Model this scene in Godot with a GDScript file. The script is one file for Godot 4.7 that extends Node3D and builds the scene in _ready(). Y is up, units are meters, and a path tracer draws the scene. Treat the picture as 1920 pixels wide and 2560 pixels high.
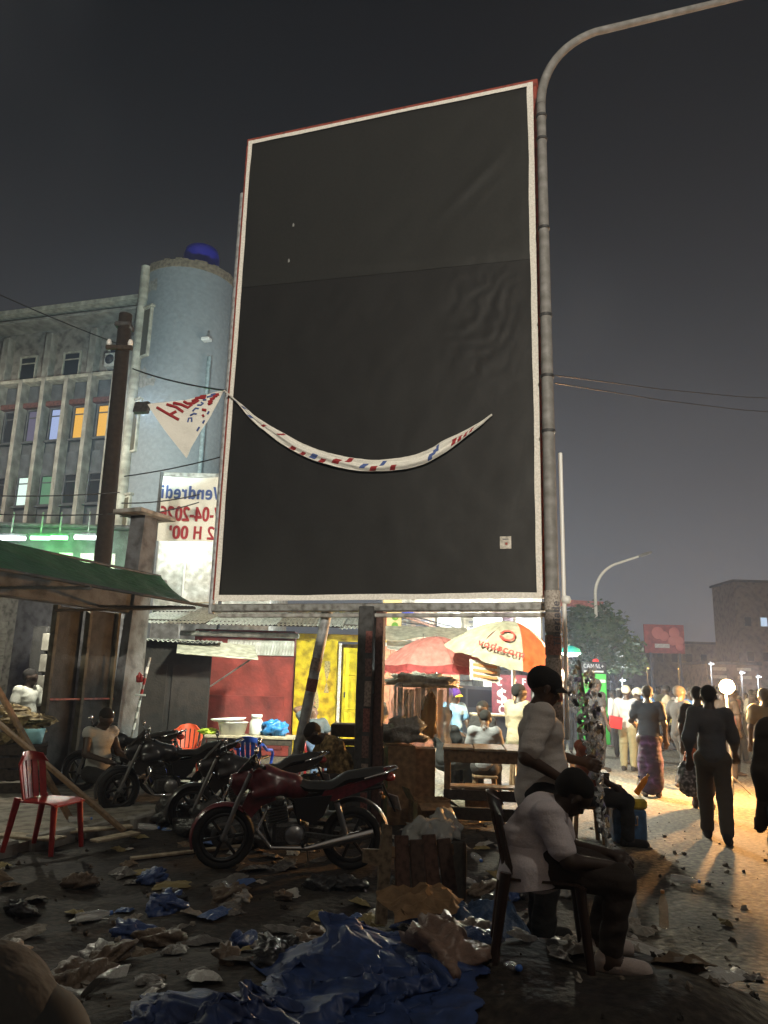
extends Node3D
# Night street market with a large blank billboard. Units are metres, y is up, the camera looks along -z.

var mats := {}
var tex := {}
var used := {}
var rng := RandomNumberGenerator.new()

func _ready():
	rng.seed = 20417
	setup_camera()
	setup_sky()
	setup_textures()
	build_ground()
	build_billboard()
	build_street_lamps()
	build_tower_block()
	build_left_shop()
	build_market_row()
	build_far_street()
	build_street_objects()
	build_motorbikes()
	build_people()
	build_litter()
	build_wires()

# ---------------------------------------------------------------- camera, sky
func setup_camera():
	var c := Camera3D.new()
	c.name = "camera"
	c.fov = 67.93
	c.near = 0.05
	c.far = 600.0
	add_child(c)
	var p := deg_to_rad(12.68)
	var r := deg_to_rad(1.52)
	var fw := Vector3(0, sin(p), -cos(p))
	var up0 := Vector3(0, cos(p), sin(p))
	var rt := Vector3.RIGHT * cos(r) + up0 * sin(r)
	var up := up0 * cos(r) - Vector3.RIGHT * sin(r)
	c.transform = Transform3D(Basis(rt, up, -fw), Vector3(0, 1.65, 0))
	c.current = true

func setup_sky():
	var e := Environment.new()
	e.background_mode = Environment.BG_SKY
	var sm := ProceduralSkyMaterial.new()
	sm.sky_top_color = Color(0.0008, 0.0014, 0.0022).linear_to_srgb()
	sm.sky_horizon_color = Color(0.25, 0.247, 0.258).linear_to_srgb()
	sm.sky_curve = 0.155
	sm.ground_bottom_color = Color(0.01, 0.009, 0.008).linear_to_srgb()
	sm.ground_horizon_color = Color(0.05, 0.045, 0.042).linear_to_srgb()
	sm.sky_energy_multiplier = 1.0
	var nt := NoiseTexture2D.new()
	nt.width = 1024
	nt.height = 512
	nt.seamless = true
	var fn := FastNoiseLite.new()
	fn.seed = 5
	fn.frequency = 0.0065
	fn.fractal_octaves = 4
	nt.noise = fn
	var g := Gradient.new()
	g.offsets = PackedFloat32Array([0.0, 0.55, 1.0])
	g.colors = PackedColorArray([Color(0, 0, 0), Color(0.02, 0.02, 0.02), Color(0.19, 0.186, 0.184)])
	nt.color_ramp = g
	sm.sky_cover = nt
	sm.sky_cover_modulate = Color(1, 1, 1, 1)
	var s := Sky.new()
	s.sky_material = sm
	e.sky = s
	e.tonemap_mode = Environment.TONE_MAPPER_LINEAR
	e.tonemap_exposure = 1.0
	e.fog_enabled = true
	e.fog_density = 0.0030
	e.fog_light_color = Color(0.80, 0.87, 1.0)
	e.sdfgi_enabled = true
	e.ssao_enabled = true
	e.ssil_enabled = true
	var w := WorldEnvironment.new()
	w.name = "world_environment"
	w.environment = e
	add_child(w)
	# faint glow of the city under the overcast: very weak and very soft, from behind the camera
	var sun := DirectionalLight3D.new()
	sun.name = "city_glow"
	sun.light_color = Color(1.0, 0.93, 0.84)
	sun.light_energy = 0.03
	sun.light_angular_distance = 60.0
	sun.shadow_enabled = true
	sun.rotation = Vector3(deg_to_rad(-50), deg_to_rad(-12), 0)
	add_child(sun)

# ---------------------------------------------------------------- textures and materials
func noise_tex(key: String, freq: float, lo: Color, hi: Color, oct := 5, sd := 1, size := 512, kind := 0, mid = null) -> Texture2D:
	var nt := NoiseTexture2D.new()
	nt.width = size
	nt.height = size
	nt.seamless = true
	var fn := FastNoiseLite.new()
	fn.seed = sd
	fn.frequency = freq
	fn.fractal_octaves = oct
	fn.noise_type = FastNoiseLite.TYPE_CELLULAR if kind == 1 else FastNoiseLite.TYPE_SIMPLEX_SMOOTH
	nt.noise = fn
	var g := Gradient.new()
	if mid == null:
		g.offsets = PackedFloat32Array([0.15, 0.85])
		g.colors = PackedColorArray([lo, hi])
	else:
		g.offsets = PackedFloat32Array([0.1, 0.5, 0.9])
		g.colors = PackedColorArray([lo, mid, hi])
	nt.color_ramp = g
	tex[key] = nt
	return nt

func normal_tex(key: String, freq: float, strength: float, oct := 4, sd := 9, size := 512, kind := 0) -> Texture2D:
	var nt := NoiseTexture2D.new()
	nt.width = size
	nt.height = size
	nt.seamless = true
	nt.as_normal_map = true
	nt.bump_strength = strength
	var fn := FastNoiseLite.new()
	fn.seed = sd
	fn.frequency = freq
	fn.fractal_octaves = oct
	fn.noise_type = FastNoiseLite.TYPE_CELLULAR if kind == 1 else FastNoiseLite.TYPE_SIMPLEX_SMOOTH
	nt.noise = fn
	tex[key] = nt
	return nt

func setup_textures():
	noise_tex("grime", 0.008, Color(0.72, 0.71, 0.69), Color(1, 1, 1), 6, 3)
	noise_tex("blotch", 0.012, Color(0.62, 0.6, 0.58), Color(1, 1, 1), 6, 11, 512, 0, Color(0.9, 0.89, 0.88))
	noise_tex("speck", 0.06, Color(0.5, 0.48, 0.45), Color(1, 1, 1), 4, 21, 512)
	noise_tex("earth", 0.02, Color(0.4, 0.38, 0.36), Color(1, 1, 1), 7, 31, 1024)
	noise_tex("fabric", 0.05, Color(0.9, 0.9, 0.89), Color(1, 1, 1), 3, 41)
	noise_tex("camo", 0.022, Color(0.25, 0.2, 0.14), Color(0.95, 0.85, 0.65), 2, 51, 256, 0, Color(0.6, 0.52, 0.36))
	noise_tex("print", 0.03, Color(0.15, 0.1, 0.25), Color(0.75, 0.8, 0.95), 1, 61, 256, 1, Color(0.3, 0.15, 0.3))
	noise_tex("dots", 0.05, Color(0.9, 0.88, 0.85), Color(0.05, 0.05, 0.05), 1, 71, 256, 1, Color(0.07, 0.07, 0.07))
	normal_tex("n_fine", 0.05, 1.0, 4, 5)
	normal_tex("n_cloth", 0.012, 7.0, 3, 6)
	normal_tex("n_crumple", 0.018, 14.0, 3, 7, 512, 1)
	normal_tex("n_ground", 0.02, 5.0, 6, 8, 1024)

# colour values are linear reflectances
func mat(key: String, c: Color, rough := 0.85, t := "", n := "", scale := 1.0, metal := 0.0, nstr := 1.0) -> StandardMaterial3D:
	if mats.has(key):
		return mats[key]
	var m := StandardMaterial3D.new()
	m.albedo_color = c.linear_to_srgb()
	m.roughness = rough
	m.metallic = metal
	if t != "":
		m.albedo_texture = tex[t]
		m.uv1_triplanar = true
	if n != "":
		m.normal_enabled = true
		m.normal_texture = tex[n]
		m.normal_scale = nstr
		m.uv1_triplanar = true
	m.uv1_scale = Vector3.ONE * scale
	m.cull_mode = BaseMaterial3D.CULL_DISABLED
	mats[key] = m
	return m

func glow(key: String, c: Color, energy: float) -> StandardMaterial3D:
	if mats.has(key):
		return mats[key]
	var m := StandardMaterial3D.new()
	m.albedo_color = Color(0.2, 0.2, 0.2)
	m.roughness = 0.4
	m.emission_enabled = true
	m.emission = c
	m.emission_energy_multiplier = energy
	mats[key] = m
	return m

func clear(key: String, c: Color, alpha: float, rough := 0.08) -> StandardMaterial3D:
	if mats.has(key):
		return mats[key]
	var m := StandardMaterial3D.new()
	m.transparency = BaseMaterial3D.TRANSPARENCY_ALPHA
	var s := c.linear_to_srgb()
	m.albedo_color = Color(s.r, s.g, s.b, alpha)
	m.roughness = rough
	m.metallic_specular = 0.6
	m.cull_mode = BaseMaterial3D.CULL_DISABLED
	mats[key] = m
	return m

# ---------------------------------------------------------------- nodes
func numbered(n: String) -> String:
	if not used.has(n):
		used[n] = 0
		return n
	used[n] += 1
	return "%s_%03d" % [n, used[n]]

func thing(n: String, label: String, cat: String, at := Vector3.ZERO, turn := 0.0, group := "") -> Node3D:
	var o := Node3D.new()
	o.name = numbered(n)
	add_child(o)
	o.position = at
	o.rotation.y = turn
	tag(o, label, cat, group)
	return o

func tag(o: Node, label: String, cat := "", group := "", kind := ""):
	if label != "":
		o.set_meta("label", label)
	if cat != "":
		o.set_meta("category", cat)
	if group != "":
		o.set_meta("group", group)
	if kind != "":
		o.set_meta("kind", kind)

func obj(n: String, mesh: Mesh, m: Material, parent: Node = self, xf := Transform3D.IDENTITY) -> MeshInstance3D:
	var o := MeshInstance3D.new()
	o.mesh = mesh
	if m != null:
		o.material_override = m
	o.name = numbered(n) if parent == self else n
	parent.add_child(o, true)
	o.transform = xf
	return o

func struct(n: String, mesh: Mesh, m: Material, xf := Transform3D.IDENTITY) -> MeshInstance3D:
	var o := obj(n, mesh, m, self, xf)
	o.set_meta("kind", "structure")
	return o

func at(x: float, y: float, z: float, yaw := 0.0, pitch := 0.0, roll := 0.0) -> Transform3D:
	return Transform3D(Basis.from_euler(Vector3(pitch, yaw, roll)), Vector3(x, y, z))

# ---------------------------------------------------------------- shapes
func new_st() -> SurfaceTool:
	var st := SurfaceTool.new()
	st.begin(Mesh.PRIMITIVE_TRIANGLES)
	return st

func quad(st: SurfaceTool, a: Vector3, b: Vector3, c: Vector3, d: Vector3):
	# a b c d clockwise seen from the front
	for v in [a, b, c, a, c, d]:
		st.add_vertex(v)

func done(st: SurfaceTool, smooth := false) -> ArrayMesh:
	if smooth:
		st.index()
	st.generate_normals()
	return st.commit()

# a box with chamfered edges
var box_cache := {}
func box(sx: float, sy: float, sz: float, ch := 0.01) -> ArrayMesh:
	var key := "%.3f %.3f %.3f %.3f" % [sx, sy, sz, ch]
	if box_cache.has(key):
		return box_cache[key]
	var st := new_st()
	add_box(st, Vector3.ZERO, Vector3(sx, sy, sz), ch)
	var m := done(st)
	box_cache[key] = m
	return m

func add_box(st: SurfaceTool, c: Vector3, s: Vector3, ch := 0.01, b := Basis.IDENTITY):
	var h := s * 0.5
	ch = minf(ch, minf(h.x, minf(h.y, h.z)) * 0.9)
	st.set_smooth_group(-1)
	for axis in 3:
		var u := (axis + 1) % 3
		var w := (axis + 2) % 3
		for sg in [-1.0, 1.0]:
			var q := []
			for k in [[-1, -1], [1, -1], [1, 1], [-1, 1]]:
				var v := Vector3.ZERO
				v[axis] = h[axis] * sg
				v[u] = (h[u] - ch) * k[0]
				v[w] = (h[w] - ch) * k[1]
				q.append(c + b * v)
			if sg > 0:
				q.reverse()
			quad(st, q[0], q[1], q[2], q[3])
	if ch <= 0.0005:
		return
	for axis in 3:
		var u := (axis + 1) % 3
		var w := (axis + 2) % 3
		for k in [[-1, -1], [1, -1], [1, 1], [-1, 1]]:
			var q := []
			for e in [[-1, 0], [1, 0], [1, 1], [-1, 1]]:
				var v := Vector3.ZERO
				v[axis] = (h[axis] - ch) * e[0]
				v[u] = (h[u] - (0.0 if e[1] == 0 else ch)) * k[0]
				v[w] = (h[w] - (ch if e[1] == 0 else 0.0)) * k[1]
				q.append(c + b * v)
			if k[0] * k[1] > 0:
				q.reverse()
			quad(st, q[0], q[1], q[2], q[3])
	for sx in [-1.0, 1.0]:
		for sy in [-1.0, 1.0]:
			for sz in [-1.0, 1.0]:
				var p1 := c + b * Vector3(h.x * sx, (h.y - ch) * sy, (h.z - ch) * sz)
				var p2 := c + b * Vector3((h.x - ch) * sx, h.y * sy, (h.z - ch) * sz)
				var p3 := c + b * Vector3((h.x - ch) * sx, (h.y - ch) * sy, h.z * sz)
				if sx * sy * sz > 0:
					for v in [p1, p3, p2]: st.add_vertex(v)
				else:
					for v in [p1, p2, p3]: st.add_vertex(v)

# a bar of rectangular section between two points
func bar(a: Vector3, b: Vector3, w: float, h: float, ch := 0.006) -> ArrayMesh:
	var st := new_st()
	add_bar(st, a, b, w, h, ch)
	return done(st)

func add_bar(st: SurfaceTool, a: Vector3, b: Vector3, w: float, h: float, ch := 0.006):
	var d := (b - a)
	var z := d.normalized()
	var x := Vector3.UP.cross(z)
	if x.length() < 0.05:
		x = Vector3.RIGHT
	x = x.normalized()
	var y := z.cross(x).normalized()
	add_box(st, (a + b) * 0.5, Vector3(w, h, d.length()), ch, Basis(x, y, z))

# tube along points; radius is one number or one per point
func tube(pts: Array, rad, sides := 10, caps := true) -> ArrayMesh:
	var st := new_st()
	add_tube(st, pts, rad, sides, caps)
	st.index()
	st.generate_normals()
	return st.commit()

func add_tube(st: SurfaceTool, pts: Array, rad, sides := 10, caps := true):
	var n := pts.size()
	var rings := []
	var prev := Vector3.ZERO
	for i in n:
		var d: Vector3 = (pts[mini(i + 1, n - 1)] - pts[maxi(i - 1, 0)]).normalized()
		var x := prev - d * prev.dot(d)
		if prev == Vector3.ZERO or x.length() < 0.01:
			x = d.cross(Vector3.UP if absf(d.y) < 0.9 else Vector3.RIGHT)
		x = x.normalized()
		prev = x
		var y := d.cross(x)
		var r: float = rad[i] if rad is Array else rad
		var ring := []
		for k in sides:
			var t := TAU * k / sides
			ring.append(pts[i] + (x * cos(t) + y * sin(t)) * r)
		rings.append(ring)
	st.set_smooth_group(0)
	for i in n - 1:
		for k in sides:
			var k2 := (k + 1) % sides
			quad(st, rings[i][k], rings[i][k2], rings[i + 1][k2], rings[i + 1][k])
	if caps:
		st.set_smooth_group(-1)
		for k in range(1, sides - 1):
			for v in [rings[0][0], rings[0][k + 1], rings[0][k]]: st.add_vertex(v)
			for v in [rings[n - 1][0], rings[n - 1][k], rings[n - 1][k + 1]]: st.add_vertex(v)

# profile: array of Vector2(radius, height), from bottom to top
func lathe(profile: Array, sides := 16, sc := Vector3.ONE) -> ArrayMesh:
	var st := new_st()
	st.set_smooth_group(0)
	for i in profile.size() - 1:
		var a: Vector2 = profile[i]
		var b: Vector2 = profile[i + 1]
		for k in sides:
			var t0 := TAU * k / sides
			var t1 := TAU * (k + 1) / sides
			var p0 := Vector3(cos(t0) * a.x, a.y, sin(t0) * a.x) * sc
			var p1 := Vector3(cos(t1) * a.x, a.y, sin(t1) * a.x) * sc
			var p2 := Vector3(cos(t1) * b.x, b.y, sin(t1) * b.x) * sc
			var p3 := Vector3(cos(t0) * b.x, b.y, sin(t0) * b.x) * sc
			if a.x > 0.0001:
				for v in [p0, p2, p1]: st.add_vertex(v)
			if b.x > 0.0001:
				for v in [p0, p3, p2]: st.add_vertex(v)
	st.index()
	st.generate_normals()
	return st.commit()

# polygon in xy pushed along z
func prism(poly: PackedVector2Array, depth: float) -> ArrayMesh:
	var st := new_st()
	add_prism(st, poly, depth)
	return done(st)

func add_prism(st: SurfaceTool, poly: PackedVector2Array, depth: float, xf := Transform3D.IDENTITY):
	st.set_smooth_group(-1)
	if not Geometry2D.is_polygon_clockwise(poly):
		poly.reverse()
	var idx := Geometry2D.triangulate_polygon(poly)
	var hz := depth * 0.5
	for i in range(0, idx.size(), 3):
		var a := poly[idx[i]]
		var b := poly[idx[i + 1]]
		var c := poly[idx[i + 2]]
		if (b - a).cross(c - a) > 0:
			var t := b
			b = c
			c = t
		for v in [Vector3(a.x, a.y, hz), Vector3(b.x, b.y, hz), Vector3(c.x, c.y, hz)]: st.add_vertex(xf * v)
		for v in [Vector3(a.x, a.y, -hz), Vector3(c.x, c.y, -hz), Vector3(b.x, b.y, -hz)]: st.add_vertex(xf * v)
	for i in poly.size():
		var a := poly[i]
		var b := poly[(i + 1) % poly.size()]
		quad(st, xf * Vector3(a.x, a.y, hz), xf * Vector3(a.x, a.y, -hz), xf * Vector3(b.x, b.y, -hz), xf * Vector3(b.x, b.y, hz))

# thin sheet over a grid of points, with thickness
func sheet(f: Callable, nu: int, nv: int, thick := 0.004, smooth := true) -> ArrayMesh:
	var pts := []
	for i in nu + 1:
		for j in nv + 1:
			pts.append(f.call(float(i) / nu, float(j) / nv))
	var nor := []
	for i in nu + 1:
		for j in nv + 1:
			var a: Vector3 = pts[mini(i + 1, nu) * (nv + 1) + j] - pts[maxi(i - 1, 0) * (nv + 1) + j]
			var b: Vector3 = pts[i * (nv + 1) + mini(j + 1, nv)] - pts[i * (nv + 1) + maxi(j - 1, 0)]
			var q := a.cross(b)
			nor.append(q.normalized() if q.length() > 1e-9 else Vector3.UP)
	var st := new_st()
	st.set_smooth_group(0 if smooth else -1)
	var h := thick * 0.5
	var w := nv + 1
	for i in nu:
		for j in nv:
			var k := [i * w + j, (i + 1) * w + j, (i + 1) * w + j + 1, i * w + j + 1]
			quad(st, pts[k[3]] + nor[k[3]] * h, pts[k[2]] + nor[k[2]] * h, pts[k[1]] + nor[k[1]] * h, pts[k[0]] + nor[k[0]] * h)
	st.set_smooth_group(1 if smooth else -1)
	for i in nu:
		for j in nv:
			var k := [i * w + j, (i + 1) * w + j, (i + 1) * w + j + 1, i * w + j + 1]
			quad(st, pts[k[0]] - nor[k[0]] * h, pts[k[1]] - nor[k[1]] * h, pts[k[2]] - nor[k[2]] * h, pts[k[3]] - nor[k[3]] * h)
	st.set_smooth_group(-1)
	for i in nu:
		for j in [0, nv]:
			var a := i * w + int(j)
			var b := (i + 1) * w + int(j)
			quad(st, pts[a] + nor[a] * h, pts[b] + nor[b] * h, pts[b] - nor[b] * h, pts[a] - nor[a] * h)
	for j in nv:
		for i in [0, nu]:
			var a := int(i) * w + j
			var b := int(i) * w + j + 1
			quad(st, pts[a] + nor[a] * h, pts[b] + nor[b] * h, pts[b] - nor[b] * h, pts[a] - nor[a] * h)
	st.index()
	st.generate_normals()
	return st.commit()

# a crumpled lump (bag, rag, stone): a sphere pushed about by noise
func lump(rx: float, ry: float, rz: float, rough: float, sd: int, freq := 1.6, seg := 14, flat := true) -> ArrayMesh:
	var fn := FastNoiseLite.new()
	fn.seed = sd
	fn.frequency = freq
	fn.fractal_octaves = 3
	var st := new_st()
	st.set_smooth_group(-1 if flat else 0)
	var g := []
	for i in seg + 1:
		var row := []
		var th := PI * i / seg
		for j in seg * 2:
			var ph := TAU * j / (seg * 2)
			var d := Vector3(sin(th) * cos(ph), cos(th), sin(th) * sin(ph))
			var k := 1.0 + rough * fn.get_noise_3dv(d * 1.0) * 2.0 + rough * 0.7 * absf(fn.get_noise_3dv(d * 2.7 + Vector3.ONE * 7.0))
			var p := d * k
			row.append(Vector3(p.x * rx, maxf(p.y, -0.85) * ry, p.z * rz))
		g.append(row)
	for i in seg:
		for j in seg * 2:
			var j2 := (j + 1) % (seg * 2)
			if i > 0:
				for v in [g[i][j], g[i][j2], g[i + 1][j2]]: st.add_vertex(v)
			if i < seg - 1:
				for v in [g[i][j], g[i + 1][j2], g[i + 1][j]]: st.add_vertex(v)
	st.index()
	st.generate_normals()
	return st.commit()

func text_mesh(s: String, size: float, depth := 0.006, serif := false) -> TextMesh:
	var t := TextMesh.new()
	t.text = s
	var f := SystemFont.new()
	f.font_names = PackedStringArray(["Droid Serif" if serif else "Droid Sans"])
	f.font_weight = 700
	t.font = f
	t.font_size = 64
	t.pixel_size = size / 64.0
	t.depth = depth
	t.curve_step = 2.0
	return t

func lamp_omni(n: String, p: Vector3, c: Color, e: float, size := 0.08):
	var l := OmniLight3D.new()
	l.name = numbered(n)
	l.light_color = c
	l.light_energy = e
	l.light_size = size
	l.omni_range = 60.0
	l.omni_attenuation = 2.0
	l.shadow_enabled = true
	add_child(l)
	l.position = p

func lamp_spot(n: String, p: Vector3, target: Vector3, c: Color, e: float, angle: float, size := 0.08, soft := 1.0):
	var l := SpotLight3D.new()
	l.name = numbered(n)
	l.light_color = c
	l.light_energy = e
	l.light_size = size
	l.spot_range = 80.0
	l.spot_angle = angle
	l.spot_attenuation = 2.0
	l.spot_angle_attenuation = soft
	l.shadow_enabled = true
	add_child(l)
	l.look_at_from_position(p, target, Vector3.UP if absf((target - p).normalized().y) < 0.98 else Vector3.RIGHT)

# ---------------------------------------------------------------- bodies: tapered capsules joined smoothly, meshed as surface nets
# bone: [a, b, ra, rb]; fold > 0 adds cloth folds
func skin(bones: Array, cell: float, k := 0.05, fold := 0.0, sd := 1) -> ArrayMesh:
	var lo := Vector3(1e9, 1e9, 1e9)
	var hi := -lo
	for b in bones:
		var r: float = maxf(b[2], b[3]) + cell * 2.5 + fold
		lo = lo.min(b[0] - Vector3.ONE * r).min(b[1] - Vector3.ONE * r)
		hi = hi.max(b[0] + Vector3.ONE * r).max(b[1] + Vector3.ONE * r)
	var nx := int((hi.x - lo.x) / cell) + 2
	var ny := int((hi.y - lo.y) / cell) + 2
	var nz := int((hi.z - lo.z) / cell) + 2
	var f := PackedFloat32Array()
	f.resize(nx * ny * nz)
	f.fill(1.0)
	var pad := cell * 2.2 + k * 0.5
	for b in bones:
		var a: Vector3 = b[0]
		var e: Vector3 = b[1]
		var ra: float = b[2]
		var rb: float = b[3]
		var r := maxf(ra, rb) + pad
		var ab := e - a
		var l2 := maxf(ab.length_squared(), 1e-8)
		var i0 := maxi(int((minf(a.x, e.x) - r - lo.x) / cell), 0)
		var i1 := mini(int((maxf(a.x, e.x) + r - lo.x) / cell) + 1, nx - 1)
		var j0 := maxi(int((minf(a.y, e.y) - r - lo.y) / cell), 0)
		var j1 := mini(int((maxf(a.y, e.y) + r - lo.y) / cell) + 1, ny - 1)
		var k0 := maxi(int((minf(a.z, e.z) - r - lo.z) / cell), 0)
		var k1 := mini(int((maxf(a.z, e.z) + r - lo.z) / cell) + 1, nz - 1)
		var dr := rb - ra
		for i in range(i0, i1 + 1):
			for j in range(j0, j1 + 1):
				var base := (i * ny + j) * nz
				for q in range(k0, k1 + 1):
					var p := Vector3(lo.x + i * cell, lo.y + j * cell, lo.z + q * cell) - a
					var t := clampf(p.dot(ab) / l2, 0.0, 1.0)
					var d := (p - ab * t).length() - ra - dr * t
					var o := f[base + q]
					var h := k - absf(d - o)
					d = minf(d, o)
					if h > 0.0:
						d -= h * h / (4.0 * k)
					f[base + q] = d
	if fold > 0.0:
		var fn := FastNoiseLite.new()
		fn.seed = sd
		fn.frequency = 3.6
		fn.fractal_octaves = 2
		for i in nx:
			for j in ny:
				for q in nz:
					var o := (i * ny + j) * nz + q
					if absf(f[o]) < cell * 3.0:
						f[o] += fn.get_noise_3d(i * cell * 1.0 + j * cell * 0.5, j * cell * 2.4, q * cell) * fold
	var vid := PackedInt32Array()
	vid.resize(nx * ny * nz)
	vid.fill(-1)
	var verts := PackedVector3Array()
	var norms := PackedVector3Array()
	var sx := ny * nz
	var off := PackedInt32Array([0, sx, nz, sx + nz, 1, sx + 1, nz + 1, sx + nz + 1])
	var v8 := PackedFloat32Array()
	v8.resize(8)
	var active := PackedInt32Array()
	for i in nx - 1:
		for j in ny - 1:
			var base := (i * ny + j) * nz
			for q in nz - 1:
				var o := base + q
				if absf(f[o]) > cell * 2.0:
					continue
				var neg := 0
				for c in 8:
					v8[c] = f[o + off[c]]
					if v8[c] < 0.0:
						neg += 1
				if neg == 0 or neg == 8:
					continue
				var s := Vector3.ZERO
				var cnt := 0
				for c in 8:
					for ax in 3:
						var m := 1 << ax
						if c & m:
							continue
						var c2 := c | m
						var fa := v8[c]
						var fb := v8[c2]
						if (fa < 0.0) == (fb < 0.0):
							continue
						var t := fa / (fa - fb)
						var p := Vector3(c & 1, (c >> 1) & 1, (c >> 2) & 1)
						p[ax] += t
						s += p
						cnt += 1
				s /= cnt
				var g := Vector3(v8[1] + v8[3] + v8[5] + v8[7] - v8[0] - v8[2] - v8[4] - v8[6], v8[2] + v8[3] + v8[6] + v8[7] - v8[0] - v8[1] - v8[4] - v8[5], v8[4] + v8[5] + v8[6] + v8[7] - v8[0] - v8[1] - v8[2] - v8[3])
				vid[o] = verts.size()
				verts.append(lo + (Vector3(i, j, q) + s) * cell)
				norms.append(g.normalized())
				active.append(o)
	var idx := PackedInt32Array()
	var step := [sx, nz, 1]
	for o in active:
		for ax in 3:
			# edge from corner 0 along ax; the four cells round it
			var d0: int = step[ax]
			var fa := f[o]
			var fb := f[o + d0]
			if (fa < 0.0) == (fb < 0.0):
				continue
			var d1: int = step[(ax + 1) % 3]
			var d2: int = step[(ax + 2) % 3]
			if o - d1 - d2 < 0:
				continue
			var a := vid[o]
			var b := vid[o - d1]
			var c := vid[o - d1 - d2]
			var d := vid[o - d2]
			if a < 0 or b < 0 or c < 0 or d < 0:
				continue
			if fa < 0.0:
				idx.append_array(PackedInt32Array([a, c, b, a, d, c]))
			else:
				idx.append_array(PackedInt32Array([a, b, c, a, c, d]))
	var arr := []
	arr.resize(Mesh.ARRAY_MAX)
	arr[Mesh.ARRAY_VERTEX] = verts
	arr[Mesh.ARRAY_NORMAL] = norms
	arr[Mesh.ARRAY_INDEX] = idx
	var am := ArrayMesh.new()
	if verts.size() > 2 and idx.size() > 2:
		am.add_surface_from_arrays(Mesh.PRIMITIVE_TRIANGLES, arr)
	return am

# joints of a standing figure 1.70 m tall, facing +z
func stance() -> Dictionary:
	return {
		"ank_l": Vector3(0.10, 0.08, -0.02), "ank_r": Vector3(-0.10, 0.08, -0.02),
		"toe_l": Vector3(0.12, 0.035, 0.15), "toe_r": Vector3(-0.12, 0.035, 0.15),
		"knee_l": Vector3(0.10, 0.48, 0.02), "knee_r": Vector3(-0.10, 0.48, 0.02),
		"hip_l": Vector3(0.09, 0.89, 0.0), "hip_r": Vector3(-0.09, 0.89, 0.0),
		"pelvis": Vector3(0, 0.95, -0.01), "belly": Vector3(0, 1.08, 0.01), "chest": Vector3(0, 1.27, 0.0),
		"neck": Vector3(0, 1.45, -0.01), "head": Vector3(0, 1.585, 0.02),
		"sh_l": Vector3(0.17, 1.40, -0.01), "sh_r": Vector3(-0.17, 1.40, -0.01),
		"el_l": Vector3(0.24, 1.12, -0.03), "el_r": Vector3(-0.24, 1.12, -0.03),
		"wr_l": Vector3(0.25, 0.87, 0.05), "wr_r": Vector3(-0.25, 0.87, 0.05),
		"look": Vector3(0, 0, 1),
	}

# seated on something whose top is seat_h high; hips at the origin
func seated(seat_h: float) -> Dictionary:
	var j := stance()
	var dy := seat_h + 0.09 - 0.89
	for n in ["hip_l", "hip_r", "pelvis", "belly", "chest", "neck", "head", "sh_l", "sh_r", "el_l", "el_r", "wr_l", "wr_r"]:
		j[n] += Vector3(0, dy, 0)
	for s in ["_l", "_r"]:
		var x: float = 0.13 if s == "_l" else -0.13
		j["knee" + s] = Vector3(x, seat_h + 0.06, 0.42)
		j["ank" + s] = Vector3(x, 0.08, 0.42)
		j["toe" + s] = Vector3(x * 1.1, 0.035, 0.59)
		j["el" + s] = j["sh" + s] + Vector3(x * 0.5, -0.26, 0.08)
		j["wr" + s] = Vector3(x * 0.9, seat_h + 0.19, 0.32)
	return j

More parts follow.
